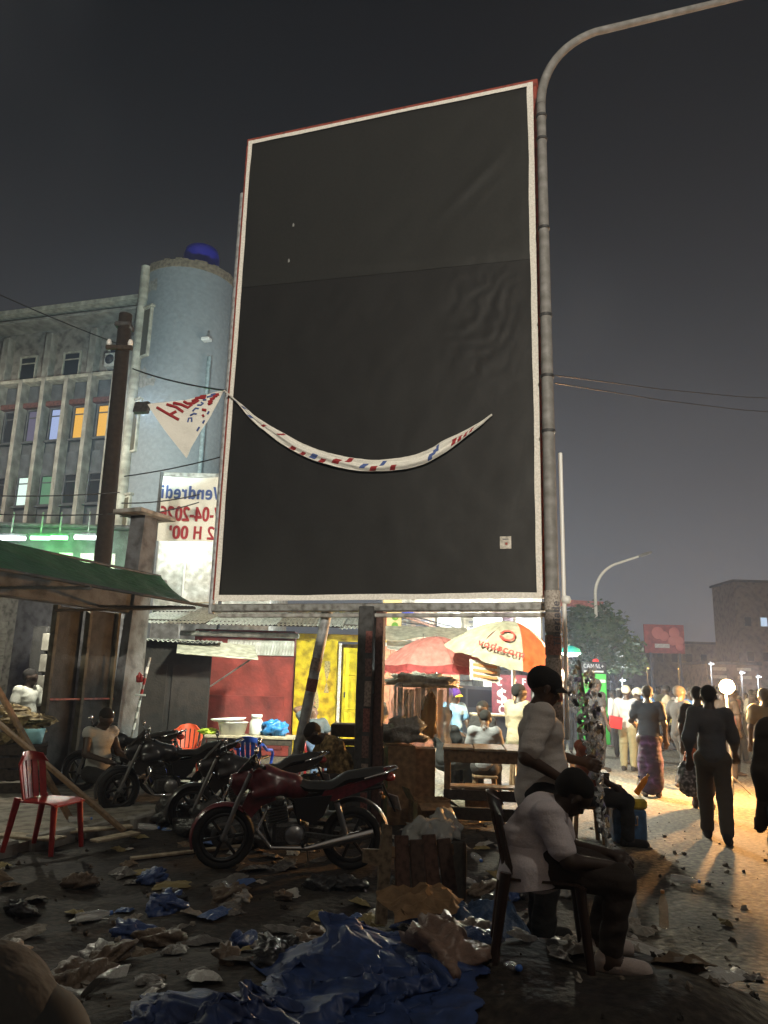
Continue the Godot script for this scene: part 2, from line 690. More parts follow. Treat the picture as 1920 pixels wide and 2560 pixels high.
# o: cell, skin, shirt, trousers (materials), sleeve 0..1.6 (1 = elbow), shorts, dress, shoes, hair, cap, fingers, bulk
func person(label: String, j: Dictionary, o: Dictionary, pos: Vector3, turn: float, group := "", size := 1.0) -> Node3D:
	var t := thing("person", label, "person", pos, turn, group)
	t.scale = Vector3.ONE * size
	var cell: float = o.get("cell", 0.026)
	var bulk: float = o.get("bulk", 1.0)
	var B := []
	var look: Vector3 = j.look.normalized()
	var upv: Vector3 = (j.head - j.neck).normalized()
	var side := upv.cross(look).normalized()
	look = side.cross(upv).normalized()
	var hd: Vector3 = j.head
	# head: skull, jaw, nose, ears, brow, lips
	var H := [
		[hd + upv * 0.035 - look * 0.035, hd + upv * 0.03 + look * 0.02, 0.085, 0.078],
		[hd - upv * 0.05 + look * 0.03, hd - upv * 0.075 + look * 0.055, 0.055, 0.038],
		[hd + upv * 0.01 + look * 0.085, hd - upv * 0.025 + look * 0.105, 0.012, 0.018],
		[hd + upv * 0.03 + look * 0.075 + side * 0.03, hd + upv * 0.03 + look * 0.075 - side * 0.03, 0.02, 0.02],
		[hd - upv * 0.055 + look * 0.088 + side * 0.014, hd - upv * 0.055 + look * 0.088 - side * 0.014, 0.014, 0.014],
		[hd + side * 0.082 + upv * 0.01, hd + side * 0.085 - upv * 0.025, 0.016, 0.012],
		[hd - side * 0.082 + upv * 0.01, hd - side * 0.085 - upv * 0.025, 0.016, 0.012],
	]
	B.append([j.neck - upv * 0.03, hd - upv * 0.06, 0.056, 0.05])
	B.append([j.chest, j.neck, 0.105 * bulk, 0.06])
	B.append([j.chest + (j.sh_l - j.chest) * 0.25, j.chest + (j.sh_r - j.chest) * 0.25, 0.115 * bulk, 0.115 * bulk])
	B.append([j.chest, j.belly, 0.125 * bulk, 0.115 * bulk])
	B.append([j.belly, j.pelvis, 0.118 * bulk, 0.12 * bulk])
	B.append([j.hip_l, j.hip_r, 0.105 * bulk, 0.105 * bulk])
	B.append([j.pelvis, (j.hip_l + j.hip_r) * 0.5, 0.12 * bulk, 0.11 * bulk])
	var T := B.slice(1)
	var arms := []
	var legs := []
	var hands := []
	var feet := []
	for s in ["_l", "_r"]:
		var sh: Vector3 = j["sh" + s]
		var el: Vector3 = j["el" + s]
		var wr: Vector3 = j["wr" + s]
		arms.append([j.neck.lerp(j.chest, 0.35), sh, 0.06, 0.058])
		arms.append([sh, el, 0.056 * bulk, 0.043])
		arms.append([el, wr, 0.043, 0.029])
		var d := (wr - el).normalized()
		if j.has("hand" + s):
			d = j["hand" + s].normalized()
		var palm := wr + d * 0.07
		var across := d.cross(look).normalized()
		if across.length() < 0.1:
			across = Vector3.RIGHT
		hands.append([wr, palm, 0.028, 0.03])
		if o.get("fingers", false):
			var curl := across.cross(d).normalized()
			hands.append([palm - across * 0.022, palm + across * 0.022, 0.02, 0.018])
			var lens := [0.062, 0.074, 0.078, 0.068]
			for q in 4:
				var r0 := palm + across * (-0.033 + q * 0.022) + d * 0.01
				var r1: Vector3 = r0 + d * lens[q] * 0.5 + curl * 0.008
				hands.append([r0, r1, 0.0095, 0.009])
				hands.append([r1, r1 + (d * 0.6 + curl * 0.8).normalized() * lens[q] * 0.5, 0.009, 0.008])
			var th := wr + d * 0.03 + across * 0.03
			hands.append([th, th + (d * 0.7 + across * 0.6 + curl * 0.3).normalized() * 0.045, 0.012, 0.0105])
			hands.append([th + (d * 0.7 + across * 0.6 + curl * 0.3).normalized() * 0.045, th + (d * 1.5 + across * 0.7 + curl * 0.6).normalized() * 0.072, 0.0105, 0.009])
		else:
			for q in 4:
				hands.append([palm + across * (-0.03 + q * 0.02), palm + across * (-0.036 + q * 0.024) + d * (0.075 if q in [1, 2] else 0.06), 0.011, 0.009])
			hands.append([wr + d * 0.03 + across * 0.02, wr + d * 0.075 + across * 0.055, 0.013, 0.01])
		legs.append([j["hip" + s], j["knee" + s], 0.088 * bulk, 0.06])
		legs.append([j["knee" + s], j["ank" + s], 0.058, 0.04])
		feet.append([j["ank" + s], j["ank" + s] + Vector3(0, -0.035, -0.03), 0.042, 0.04])
		feet.append([j["ank" + s] + Vector3(0, -0.035, 0), j["toe" + s], 0.042, 0.032])
	if o.get("fingers", false):
		# head and hands on finer grids of their own, joined to the body's mesh
		var st := new_st()
		for m in [skin(B + arms + legs + feet, cell, 0.035), skin(H + [[j.neck, hd - upv * 0.06, 0.056, 0.052]], 0.007, 0.022), skin(hands, 0.006, 0.012)]:
			st.append_from(m, 0, Transform3D.IDENTITY)
		obj("body", st.commit(), o.get("skin", mats.skin), t)
		for sgn in [-1.0, 1.0]:
			obj("eye", lathe([Vector2(0.0, -0.011), Vector2(0.008, -0.008), Vector2(0.011, 0), Vector2(0.008, 0.008), Vector2(0.0, 0.011)], 10), mats.eye, t, Transform3D(Basis.IDENTITY, hd + side * 0.034 * sgn + upv * 0.008 + look * 0.086))
	else:
		obj("body", skin(B + H + arms + hands + legs + feet, cell, 0.035), o.get("skin", mats.skin), t)
	if o.has("shirt"):
		var sl: float = o.get("sleeve", 0.6)
		var S := []
		for b in T.slice(0, 4):
			S.append([b[0], b[1], b[2] + 0.014, b[3] + 0.016])
		S[0][3] = 0.062
		S[0][1] = j.neck - upv * 0.02
		var hem: float = o.get("hem", 0.6)
		S.append([j.belly, j.belly.lerp((j.hip_l + j.hip_r) * 0.5, hem), 0.142 * bulk, 0.158 * bulk])
		for s in ["_l", "_r"]:
			var sh: Vector3 = j["sh" + s]
			var el: Vector3 = j["el" + s]
			S.append([j.neck.lerp(j.chest, 0.4), sh, 0.068, 0.07])
			S.append([sh, sh.lerp(el, minf(sl, 1.0)), 0.076 * bulk, 0.078])
			if sl > 1.0:
				S.append([el, el.lerp(j["wr" + s], minf(sl - 1.0, 1.0)), 0.06, 0.046])
		obj("shirt", skin(S, cell, 0.04, o.get("fold", 0.012 if cell < 0.03 else 0.0), hash(label)), o.shirt, t)
	if o.has("trousers"):
		var P := [[j.pelvis, (j.hip_l + j.hip_r) * 0.5, 0.13 * bulk, 0.122 * bulk], [j.hip_l, j.hip_r, 0.117 * bulk, 0.117 * bulk]]
		for s in ["_l", "_r"]:
			P.append([j["hip" + s], j["knee" + s], 0.104 * bulk, 0.085])
			if o.get("shorts", false):
				P[-1][1] = j["hip" + s].lerp(j["knee" + s], 0.9)
			else:
				P.append([j["knee" + s], j["knee" + s].lerp(j["ank" + s], 0.93), 0.083, o.get("cuff", 0.07)])
		obj("trousers", skin(P, cell, 0.03, o.get("fold", 0.012 if cell < 0.03 else 0.0), hash(label) + 1), o.trousers, t)
	if o.has("dress"):
		var mid: Vector3 = (j.ank_l + j.ank_r) * 0.5
		var hipm: Vector3 = (j.hip_l + j.hip_r) * 0.5
		var wd: float = o.get("flare", 0.17)
		obj("skirt", skin([[j.belly, hipm, 0.14, 0.16], [hipm, mid.lerp(hipm, 0.55), 0.165, wd], [mid.lerp(hipm, 0.55), mid + Vector3(0, o.get("skirt_y", 0.2), 0), wd, wd]], cell, 0.05, 0.012, hash(label) + 2), o.dress, t)
	if o.has("shoes"):
		for s in ["_l", "_r"]:
			var a: Vector3 = j["ank" + s]
			var d: Vector3 = (j["toe" + s] - a) * Vector3(1, 0, 1)
			d = d.normalized()
			obj("shoe", skin([[a + Vector3(0, -0.01, 0) - d * 0.03, a + Vector3(0, -0.025, 0), 0.046, 0.044], [a + Vector3(0, -0.03, 0) - d * 0.04, j["toe" + s], 0.042, 0.034], [j["toe" + s] - d * 0.06, j["toe" + s] + d * 0.01, 0.038, 0.032], [a + Vector3(0, -0.062, 0) - d * 0.06, j["toe" + s] + Vector3(0, -0.02, 0) + d * 0.02, 0.026, 0.024]], minf(cell, 0.014), 0.03), o.shoes, t)
	if o.has("hair"):
		obj("hair", skin([[hd + upv * 0.05 - look * 0.045, hd + upv * 0.055 + look * 0.0, 0.087, 0.082], [hd - look * 0.06, hd + upv * 0.03 - look * 0.05, 0.065, 0.08]], minf(cell, 0.02), 0.03), o.hair, t)
	if o.has("cap"):
		var cp := obj("cap", skin([[hd + upv * 0.065 - look * 0.03, hd + upv * 0.06 + look * 0.018, 0.084, 0.078], [hd + upv * 0.045 - look * 0.045, hd + upv * 0.04 + look * 0.025, 0.088, 0.083]], minf(cell, 0.014), 0.03), o.cap, t)
		if o.get("brim", true):
			var f := func(u: float, v: float) -> Vector3:
				var ang := lerpf(-1.15, 1.15, u)
				var rr := lerpf(0.08, 0.145 - 0.03 * absf(ang), v)
				return hd + upv * (0.055 - 0.03 * v - 0.02 * ang * ang) + look * cos(ang) * rr + side * sin(ang) * rr * 0.85 + look * 0.02
			obj("brim", sheet(f, 8, 4, 0.008), o.get("brim_mat", o.cap), cp)
	return t

# ---------------------------------------------------------------- ground
var gn := FastNoiseLite.new()
func ground_h(x: float, z: float) -> float:
	var dx := (x - 0.35) / 2.1
	var dz := (z + 3.7) / 1.45
	var r := sqrt(dx * dx + dz * dz)
	var m := 0.24 * smoothstep(1.45, 0.5, r)
	r = Vector2((x - 0.98) / 0.85, (z + 3.85) / 0.8).length()
	m += 0.15 * smoothstep(1.25, 0.45, r)
	var rough := smoothstep(16.0, 7.0, -z) * (1.0 - 0.6 * smoothstep(1.8, 3.0, x))
	return m + gn.get_noise_2d(x * 1.0, z * 1.0) * 0.05 * rough * (1.0 if z > -6.6 else 0.45)

func common_mats():
	mat("skin", Color(0.075, 0.042, 0.028), 0.5)
	mat("skin_dark", Color(0.045, 0.026, 0.018), 0.5)
	mat("skin_mid", Color(0.14, 0.075, 0.048), 0.5)
	mat("eye", Color(0.6, 0.58, 0.54), 0.2)
	mat("hair", Color(0.012, 0.01, 0.009), 0.9, "", "n_fine", 20.0)
	mat("steel", Color(0.3, 0.31, 0.31), 0.5, "blotch", "n_fine", 1.2, 0.5, 0.3)
	mat("galv", Color(0.42, 0.42, 0.41), 0.55, "blotch", "n_fine", 0.9, 0.3, 0.3)
	mat("dark_steel", Color(0.06, 0.062, 0.065), 0.6, "blotch", "n_fine", 1.5, 0.2, 0.4)
	mat("red_paint", Color(0.30, 0.052, 0.03), 0.6, "blotch", "n_fine", 1.3, 0.0, 0.4)
	mat("white_trim", Color(0.80, 0.77, 0.72), 0.8, "fabric", "n_crumple", 1.1, 0.0, 0.4)
	mat("wood", Color(0.22, 0.135, 0.07), 0.8, "blotch", "n_fine", 2.0)
	mat("pale_wood", Color(0.48, 0.40, 0.29), 0.8, "grime", "n_fine", 2.0)
	mat("dark_wood", Color(0.05, 0.035, 0.025), 0.8, "blotch", "n_fine", 2.0)
	mat("concrete", Color(0.30, 0.29, 0.27), 0.9, "blotch", "n_fine", 0.6)
	mat("concrete_dark", Color(0.12, 0.12, 0.125), 0.9, "blotch", "n_fine", 0.6)
	mat("black_plastic", Color(0.015, 0.015, 0.016), 0.4)
	mat("rubber", Color(0.014, 0.013, 0.013), 0.75, "speck", "n_fine", 6.0)
	mat("white_paint", Color(0.72, 0.72, 0.70), 0.75, "grime", "n_fine", 0.7)
	mat("white_plastic", Color(0.75, 0.75, 0.73), 0.35)
	mat("paper", Color(0.68, 0.64, 0.58), 0.85, "grime", "n_crumple", 3.0, 0.0, 0.4)
	mat("cardboard", Color(0.30, 0.185, 0.095), 0.85, "grime", "n_fine", 2.0)
	mat("glass_dark", Color(0.02, 0.022, 0.025), 0.08)
	mat("sheet_metal", Color(0.60, 0.60, 0.57), 0.5, "blotch", "n_fine", 0.8, 0.15, 0.4)
	clear("clear_plastic", Color(0.75, 0.76, 0.76), 0.32, 0.12)
	clear("pane", Color(0.5, 0.55, 0.55), 0.2, 0.05)
	gn.seed = 77
	gn.frequency = 0.9
	gn.fractal_octaves = 5

func build_ground():
	common_mats()
	var xs := []
	var zs := []
	var x := -9.0
	while x < 14.0:
		xs.append(x)
		x += 0.11 if x > -5.0 and x < 4.0 else 0.35
	var z := 2.0
	while z > -30.0:
		zs.append(z)
		z -= 0.09 if z > -11.0 else 0.4
	var cn := FastNoiseLite.new()
	cn.seed = 12
	cn.frequency = 0.55
	cn.fractal_octaves = 5
	var verts := PackedVector3Array()
	var cols := PackedColorArray()
	var nrm := PackedVector3Array()
	for zz in zs:
		for xx in xs:
			verts.append(Vector3(xx, ground_h(xx, zz), zz))
			var e := 0.06
			nrm.append(Vector3(ground_h(xx - e, zz) - ground_h(xx + e, zz), 2 * e, ground_h(xx, zz - e) - ground_h(xx, zz + e)).normalized())
			var nn: float = cn.get_noise_2d(xx, zz)
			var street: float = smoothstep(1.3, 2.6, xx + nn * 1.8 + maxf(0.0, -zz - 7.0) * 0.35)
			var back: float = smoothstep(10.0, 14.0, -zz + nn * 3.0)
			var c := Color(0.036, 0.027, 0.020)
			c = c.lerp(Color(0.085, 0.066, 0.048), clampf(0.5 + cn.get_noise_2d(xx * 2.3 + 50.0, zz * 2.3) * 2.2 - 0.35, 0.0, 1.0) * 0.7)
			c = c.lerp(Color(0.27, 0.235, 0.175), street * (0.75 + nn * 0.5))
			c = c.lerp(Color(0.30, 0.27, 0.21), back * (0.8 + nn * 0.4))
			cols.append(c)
	var w := xs.size()
	var idx := PackedInt32Array()
	for i in zs.size() - 1:
		for k in w - 1:
			var a := i * w + k
			idx.append_array(PackedInt32Array([a, a + w + 1, a + 1, a, a + w, a + w + 1]))
	var arr := []
	arr.resize(Mesh.ARRAY_MAX)
	arr[Mesh.ARRAY_VERTEX] = verts
	arr[Mesh.ARRAY_NORMAL] = nrm
	arr[Mesh.ARRAY_COLOR] = cols
	arr[Mesh.ARRAY_INDEX] = idx
	var am := ArrayMesh.new()
	am.add_surface_from_arrays(Mesh.PRIMITIVE_TRIANGLES, arr)
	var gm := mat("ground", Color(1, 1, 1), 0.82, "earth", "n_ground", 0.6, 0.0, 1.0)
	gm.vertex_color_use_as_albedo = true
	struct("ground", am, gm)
	# far ground: a wide frame round the near sheet, reaching the horizon
	var st := new_st()
	for q in [[-300, -9, -300, 60], [14, 300, -300, 60], [-9, 14, -300, -30], [-9, 14, 2, 60]]:
		quad(st, Vector3(q[0], -0.012, q[3]), Vector3(q[0], -0.012, q[2]), Vector3(q[1], -0.012, q[2]), Vector3(q[1], -0.012, q[3]))
	struct("far_ground", done(st), mat("far_ground", Color(0.17, 0.15, 0.12), 0.9, "earth", "n_ground", 0.3))
	# raised concrete pavement on the left with kerb stones
	var pv := struct("pavement", prism(PackedVector2Array([Vector2(-3.62, 7.1), Vector2(-2.5, 9.6), Vector2(-2.1, 12.6), Vector2(-10, 12.6), Vector2(-10, 4.0), Vector2(-5.2, 4.0)]), 0.14), mat("pavement", Color(0.27, 0.25, 0.21), 0.9, "blotch", "n_ground", 0.7), Transform3D(Basis(Vector3.RIGHT, Vector3(0, 0, -1), Vector3.UP), Vector3(0, 0.02, 0)))
	var line := [Vector3(-5.2, 0, -4.0), Vector3(-3.62, 0, -7.1), Vector3(-2.5, 0, -9.6), Vector3(-2.1, 0, -12.6)]
	var inv := pv.transform.affine_inverse()
	for s in 3:
		var a: Vector3 = line[s]
		var b: Vector3 = line[s + 1]
		var n := int(a.distance_to(b) / 0.55)
		var d := (b - a).normalized()
		for k in n:
			var p := a + (b - a) * ((k + 0.5) / n)
			var bs := Basis.looking_at(d, Vector3.UP) * Basis.from_euler(Vector3(rng.randf_range(-0.03, 0.03), rng.randf_range(-0.05, 0.05), rng.randf_range(-0.05, 0.05)))
			obj("kerb_stone", box(0.15, 0.17, 0.52, 0.02), mats.concrete, pv, inv * Transform3D(bs, p + Vector3(0, 0.05 + rng.randf_range(-0.015, 0.02), 0)))

# ---------------------------------------------------------------- billboard
func build_billboard():
	var t := thing("billboard", "tall blank black billboard with white edge trim in red steel frame", "billboard", Vector3(-0.166, 0, -9.5), -0.312)
	var W := 4.264
	var Hh := 6.981
	var b0 := 2.685
	var wn := FastNoiseLite.new()
	wn.seed = 4
	wn.frequency = 0.8
	wn.fractal_octaves = 3
	var face := func(u: float, v: float) -> Vector3:
		var x := (u - 0.5) * (W - 0.06)
		var y := b0 + v * Hh
		var d := wn.get_noise_2d(x, y) * 0.008
		# diagonal tension folds near the right side
		var q := (x * 0.72 + y * 0.69)
		var r := (-x * 0.69 + y * 0.72)
		var m1 := smoothstep(0.8, 0.2, absf(x - 1.45) / 0.8) * smoothstep(1.2, 0.1, absf(y - 6.3) / 1.1)
		var m2 := smoothstep(1.0, 0.1, absf(x - 1.1) / 0.9) * smoothstep(1.0, 0.1, absf(y - 8.6) / 1.0)
		d += sin(r * 31.0 + wn.get_noise_2d(x * 1.6, y * 1.6) * 9.0) * 0.0055 * m1 * (0.35 + absf(wn.get_noise_2d(r * 5.0, q * 0.7)) * 1.6)
		d += exp(-pow((r - 5.05) * 16.0, 2.0)) * 0.014 * m2 + exp(-pow((r - 4.8) * 20.0, 2.0)) * 0.007 * m2
		# a horizontal seam and a slight sag below it
		d += 0.007 * smoothstep(7.16, 7.32, y + x * 0.07) + exp(-pow((y - 3.62) * 30.0, 2.0)) * 0.004
		d *= smoothstep(0.0, 0.03, u) * smoothstep(1.0, 0.97, u) * smoothstep(0.0, 0.02, v) * smoothstep(1.0, 0.98, v)
		return Vector3(x, y, d)
	var pm := mat("tarp_black", Color(0.0105, 0.0105, 0.0105), 0.5, "fabric", "n_cloth", 0.6, 0.0, 0.05)
	pm.metallic_specular = 0.4
	var pm2 := mat("tarp_black_paler", Color(0.0165, 0.0170, 0.0158), 0.5, "fabric", "n_cloth", 0.6, 0.0, 0.05)
	pm2.metallic_specular = 0.4
	# the upper sheet is paler and laps over the lower one
	var lap := func(u: float, v: float) -> Vector3:
		var e := 0.652 - 0.028 * u
		return face.call(u, lerpf(e, 1.0, v)) + Vector3(0, 0, 0.007)
	obj("panel", sheet(lap, 90, 64, 0.004), pm2, t)
	obj("panel", sheet(face, 110, 170, 0.004), mat("tarp_black", Color(0.015, 0.0155, 0.0148), 0.55, "grime", "n_cloth", 0.6, 0.0, 0.1), t)
	# white trim: torn strips of canvas folded round the edge
	var strip := func(a: Vector3, b: Vector3, inn: Vector3, w: float, sd: int) -> Callable:
		var f := FastNoiseLite.new()
		f.seed = sd
		f.frequency = 1.4
		f.fractal_octaves = 3
		return func(u: float, v: float) -> Vector3:
			var p := a.lerp(b, u)
			var ww := w * (1.0 + f.get_noise_1d(p.x * 0.4 + p.y * 0.4) * 0.22)
			return p + inn * (ww * v) + Vector3(0, 0, 0.03 + f.get_noise_2d(p.x + p.y, v) * 0.002)
	var x0 := -W * 0.5 - 0.02
	var x1 := W * 0.5 + 0.02
	var y0 := b0 - 0.03
	var y1 := b0 + Hh + 0.03
	for q in [[Vector3(x0, y1, 0), Vector3(x1, y1, 0), Vector3.DOWN, 0.055, 1], [Vector3(x0, y0, 0), Vector3(x1, y0, 0), Vector3.UP, 0.07, 2], [Vector3(x0, y0, 0.004), Vector3(x0, y1, 0.004), Vector3.RIGHT, 0.06, 3], [Vector3(x1, y0, 0.004), Vector3(x1, y1, 0.004), Vector3.LEFT, 0.075, 4]]:
		obj("edge_trim", sheet(strip.call(q[0], q[1], q[2], q[3], q[4]), 70, 2, 0.006), mats.white_trim, t)
	# red frame behind
	obj("frame_beam", box(W + 0.16, 0.12, 0.2, 0.012), mats.red_paint, t, at(0, y1 + 0.03, -0.115))
	obj("frame_beam", box(0.11, Hh + 0.02, 0.2, 0.012), mats.red_paint, t, at(-W * 0.5 - 0.03, b0 + Hh * 0.5, -0.115))
	obj("frame_beam", box(0.10, Hh + 0.02, 0.2, 0.012), mats.red_paint, t, at(W * 0.5 + 0.02, b0 + Hh * 0.5, -0.115))
	obj("frame_beam", box(W + 0.18, 0.10, 0.16, 0.012), mats.steel, t, at(0, b0 - 0.115, -0.09))
	obj("frame_beam", box(W + 0.02, 0.05, 0.06, 0.008), mats.galv, t, at(0.02, b0 - 0.215, -0.06))
	obj("backing_sheet", box(W - 0.1, Hh - 0.02, 0.03, 0.004), mats.dark_steel, t, at(0, b0 + Hh * 0.5, -0.17))
	for k in 4:
		obj("frame_rib", box(0.07, Hh, 0.07, 0.008), mats.dark_steel, t, at(-1.6 + k * 1.05, b0 + Hh * 0.5, -0.25))
	# tall left edge tube and back posts
	obj("side_tube", tube([Vector3(-2.27, 2.5, -0.12), Vector3(-2.27, 8.9, -0.12)], 0.045, 10), mat("blue_steel", Color(0.42, 0.45, 0.48), 0.55, "blotch", "n_fine", 1.2, 0.2), t)
	var post := obj("post", box(0.2, 2.6, 0.24, 0.012), mats.dark_steel, t, at(-0.02, 1.28, -0.1))
	for k in 7:
		var s := box(0.085, rng.randf_range(0.2, 0.32), 0.004, 0.0005)
		obj("torn_poster", s, mat("poster_%d" % (k % 3), [Color(0.26, 0.10, 0.09), Color(0.34, 0.28, 0.25), Color(0.20, 0.12, 0.11)][k % 3], 0.9, "blotch", "n_crumple", 4.0), post, at(0.052 + rng.randf_range(-0.01, 0.01), -1.0 + k * 0.31, 0.1235 + 0.002 * (k % 2), 0, 0, rng.randf_range(-0.05, 0.05)))
	obj("post", box(0.1, 2.6, 0.12, 0.012), mat("rust_post", Color(0.10, 0.05, 0.042), 0.8, "blotch", "n_fine", 3.0), t, at(0.14, 1.28, -0.1))
	var br := obj("brace", tube([Vector3(-1.08, 0.0, -0.2), Vector3(-0.62, 2.58, -0.2)], 0.068, 12), mat("blue_steel", Color(0, 0, 0)), t)
	for k in 2:
		obj("torn_poster", tube([Vector3(-0.808 + k * 0.0463, 1.525 + k * 0.26, -0.2), Vector3(-0.780 + k * 0.0463, 1.683 + k * 0.26, -0.2)], 0.0705, 12, false), mat("poster_%d" % k, Color(1, 1, 1)), br)
	for q in [[-1.32, 8.12], [-1.36, 7.55]]:
		obj("paint_fleck", lump(0.014, 0.03, 0.003, 0.3, 6, 1.5, 6), mats.steel, t, at(q[0], q[1], 0.02))
	obj("sticker", box(0.135, 0.15, 0.004, 0.001), mats.paper, t, at(1.72, 3.33, 0.016))
	obj("sticker_print", box(0.07, 0.012, 0.003, 0.0005), mat("print_ink", Color(0.12, 0.12, 0.14), 0.9), t, at(1.72, 3.37, 0.0195))
	obj("sticker_print", box(0.03, 0.03, 0.003, 0.0005), mats.red_paint, t, at(1.73, 3.315, 0.0195))
	build_banners()

# points of the fallen banner along its length, in world space
func bb(lx: float, y: float, lz: float) -> Vector3:
	return Vector3(-0.166, 0, -9.5) + Vector3(0.9517, 0, 0.307) * lx + Vector3(-0.307, 0, 0.9517) * lz + Vector3(0, y, 0)

func build_banners():
	var cloth := mat("banner_cloth", Color(0.82, 0.80, 0.75), 0.9, "fabric", "n_cloth", 2.0, 0.0, 0.8)
	cloth.backlight_enabled = true
	cloth.backlight = Color(0.35, 0.35, 0.33)
	var ink_r := mat("ink_red", Color(0.30, 0.02, 0.025), 0.9)
	var ink_b := mat("ink_blue", Color(0.06, 0.10, 0.28), 0.9)
	var t := thing("cloth_banner", "crumpled white cloth banner with red and blue lettering sagging across the billboard", "banner")
	var pts := [bb(-2.19, 5.60, 0.10), bb(-1.92, 5.36, 0.09), bb(-1.64, 5.10, 0.08), bb(-0.96, 4.66, 0.08), bb(-0.32, 4.43, 0.09), bb(0.18, 4.37, 0.09), bb(0.65, 4.42, 0.09), bb(1.06, 4.62, 0.08), bb(1.45, 4.85, 0.06), bb(1.57, 4.95, 0.04)]
	var cv := Curve3D.new()
	for i in pts.size():
		var tan: Vector3 = (pts[mini(i + 1, pts.size() - 1)] - pts[maxi(i - 1, 0)]) * 0.17
		cv.add_point(pts[i], -tan, tan)
	var L := cv.get_baked_length()
	var fn := FastNoiseLite.new()
	fn.seed = 8
	fn.frequency = 1.3
	var wid := func(u: float) -> float:
		return 0.02 + 0.13 * smoothstep(0.0, 0.35, u) * smoothstep(1.0, 0.82, u) + 0.015 * fn.get_noise_1d(u * 9.0)
	var nrm := Vector3(-0.307, 0, 0.9517)
	var roll := func(u: float, v: float) -> Vector3:
		var p := cv.sample_baked(u * L, true)
		var d := (cv.sample_baked(minf(u * L + 0.03, L)) - cv.sample_baked(maxf(u * L - 0.03, 0))).normalized()
		var up := nrm.cross(d).normalized()
		var w: float = wid.call(u)
		var fold := sin(v * 11.0 + u * 7.0 + fn.get_noise_2d(u * 4.0, v) * 2.0) * 0.012 + fn.get_noise_2d(u * 11.0, v * 2.0) * 0.012
		return p + up * (v - 0.5) * w + nrm * (0.03 * sin(v * PI) + fold * (0.4 + smoothstep(0, 0.2, u) * smoothstep(1.0, 0.9, u)))
	obj("cloth", sheet(roll, 120, 16, 0.004), cloth, t)
	# squashed lettering that shows on the folds
	var marks := [[0.06, 0.3, 1, 0.05], [0.10, 0.7, 1, 0.06], [0.14, 0.35, 1, 0.08], [0.20, 0.5, 0, 0.05], [0.27, 0.75, 0, 0.05], [0.33, 0.15, 0, 0.08], [0.37, 0.12, 0, 0.07], [0.41, 0.3, 1, 0.09], [0.44, 0.14, 0, 0.08], [0.49, 0.45, 0, 0.10], [0.53, 0.75, 0, 0.07], [0.58, 0.4, 1, 0.08], [0.61, 0.15, 0, 0.09], [0.64, 0.62, 1, 0.06], [0.67, 0.15, 0, 0.07], [0.785, 0.25, 1, 0.06], [0.80, 0.4, 1, 0.05], [0.815, 0.6, 1, 0.04], [0.865, 0.3, 0, 0.07], [0.885, 0.25, 0, 0.06], [0.905, 0.25, 0, 0.05], [0.925, 0.3, 0, 0.04]]
	for m in marks:
		var f := func(u: float, v: float) -> Vector3:
			var uu: float = m[0] + (u - 0.5) * m[3] * 0.22 + (v - 0.5) * 0.012
			var vv: float = clampf(m[1] + (v - 0.5) * 0.42, 0.02, 0.98)
			return roll.call(uu, vv) + nrm * 0.006
		obj("lettering", sheet(f, 4, 5, 0.002), ink_r if m[2] == 0 else ink_b, t)
	# free end: a triangle hanging left of the billboard, lettering seen from the back
	var A := bb(-2.22, 5.63, 0.06)
	var Bp := bb(-3.34, 5.45, 0.25)
	var C := bb(-2.70, 4.64, 0.15)
	var tri := func(u: float, v: float) -> Vector3:
		var top := Bp.lerp(A, u)
		var edge := C.lerp(A, pow(u, 1.15))
		var p := top.lerp(edge, v)
		return p + nrm * (sin(u * 9.0 + v * 5.0) * 0.014 + sin(u * 23.0 - v * 9.0) * 0.005 + 0.05 * sin(v * PI) * (1.0 - u)) + Vector3(0, -0.03 * sin(u * PI) * (1.0 - v), 0)
	var hang := obj("cloth", sheet(tri, 30, 22, 0.004), cloth, t)
	tag(hang, "triangular hanging end of the banner with slanted red and blue writing")
	# strokes of the slanted word, as polylines in the triangle's (u, v)
	var strokes := [
		[0, [[0.10, 0.10], [0.20, 0.30], [0.27, 0.46]]], [0, [[0.20, 0.30], [0.30, 0.26]]],
		[0, [[0.24, 0.06], [0.33, 0.16], [0.38, 0.34]]], [0, [[0.33, 0.05], [0.41, 0.13], [0.47, 0.29], [0.54, 0.24]]],
		[0, [[0.46, 0.05], [0.49, 0.15], [0.57, 0.22], [0.65, 0.20], [0.63, 0.12], [0.56, 0.11]]],
		[0, [[0.62, 0.05], [0.68, 0.10], [0.74, 0.24]]], [0, [[0.69, 0.02], [0.76, 0.12]]],
		[1, [[0.36, 0.62], [0.40, 0.55], [0.44, 0.60], [0.41, 0.68]]], [1, [[0.44, 0.52], [0.50, 0.55], [0.53, 0.62]]], [1, [[0.50, 0.47], [0.56, 0.44], [0.59, 0.52]]],
		[1, [[0.60, 0.36], [0.64, 0.44], [0.68, 0.42], [0.66, 0.34]]], [1, [[0.70, 0.28], [0.74, 0.36]]], [1, [[0.76, 0.22], [0.84, 0.26]]], [1, [[0.82, 0.14], [0.88, 0.2]]],
		[0, [[0.72, 0.58], [0.78, 0.62]]], [0, [[0.74, 0.50], [0.80, 0.56]]], [0, [[0.78, 0.44], [0.84, 0.5]]], [0, [[0.83, 0.36], [0.88, 0.44]]], [0, [[0.87, 0.28], [0.91, 0.4]]],
		[0, [[0.62, 0.62], [0.66, 0.74]]], [0, [[0.57, 0.78], [0.60, 0.80]]], [1, [[0.64, 0.86], [0.68, 0.84]]], [1, [[0.40, 0.93], [0.46, 0.92]]], [1, [[0.52, 0.92], [0.56, 0.9]]],
	]
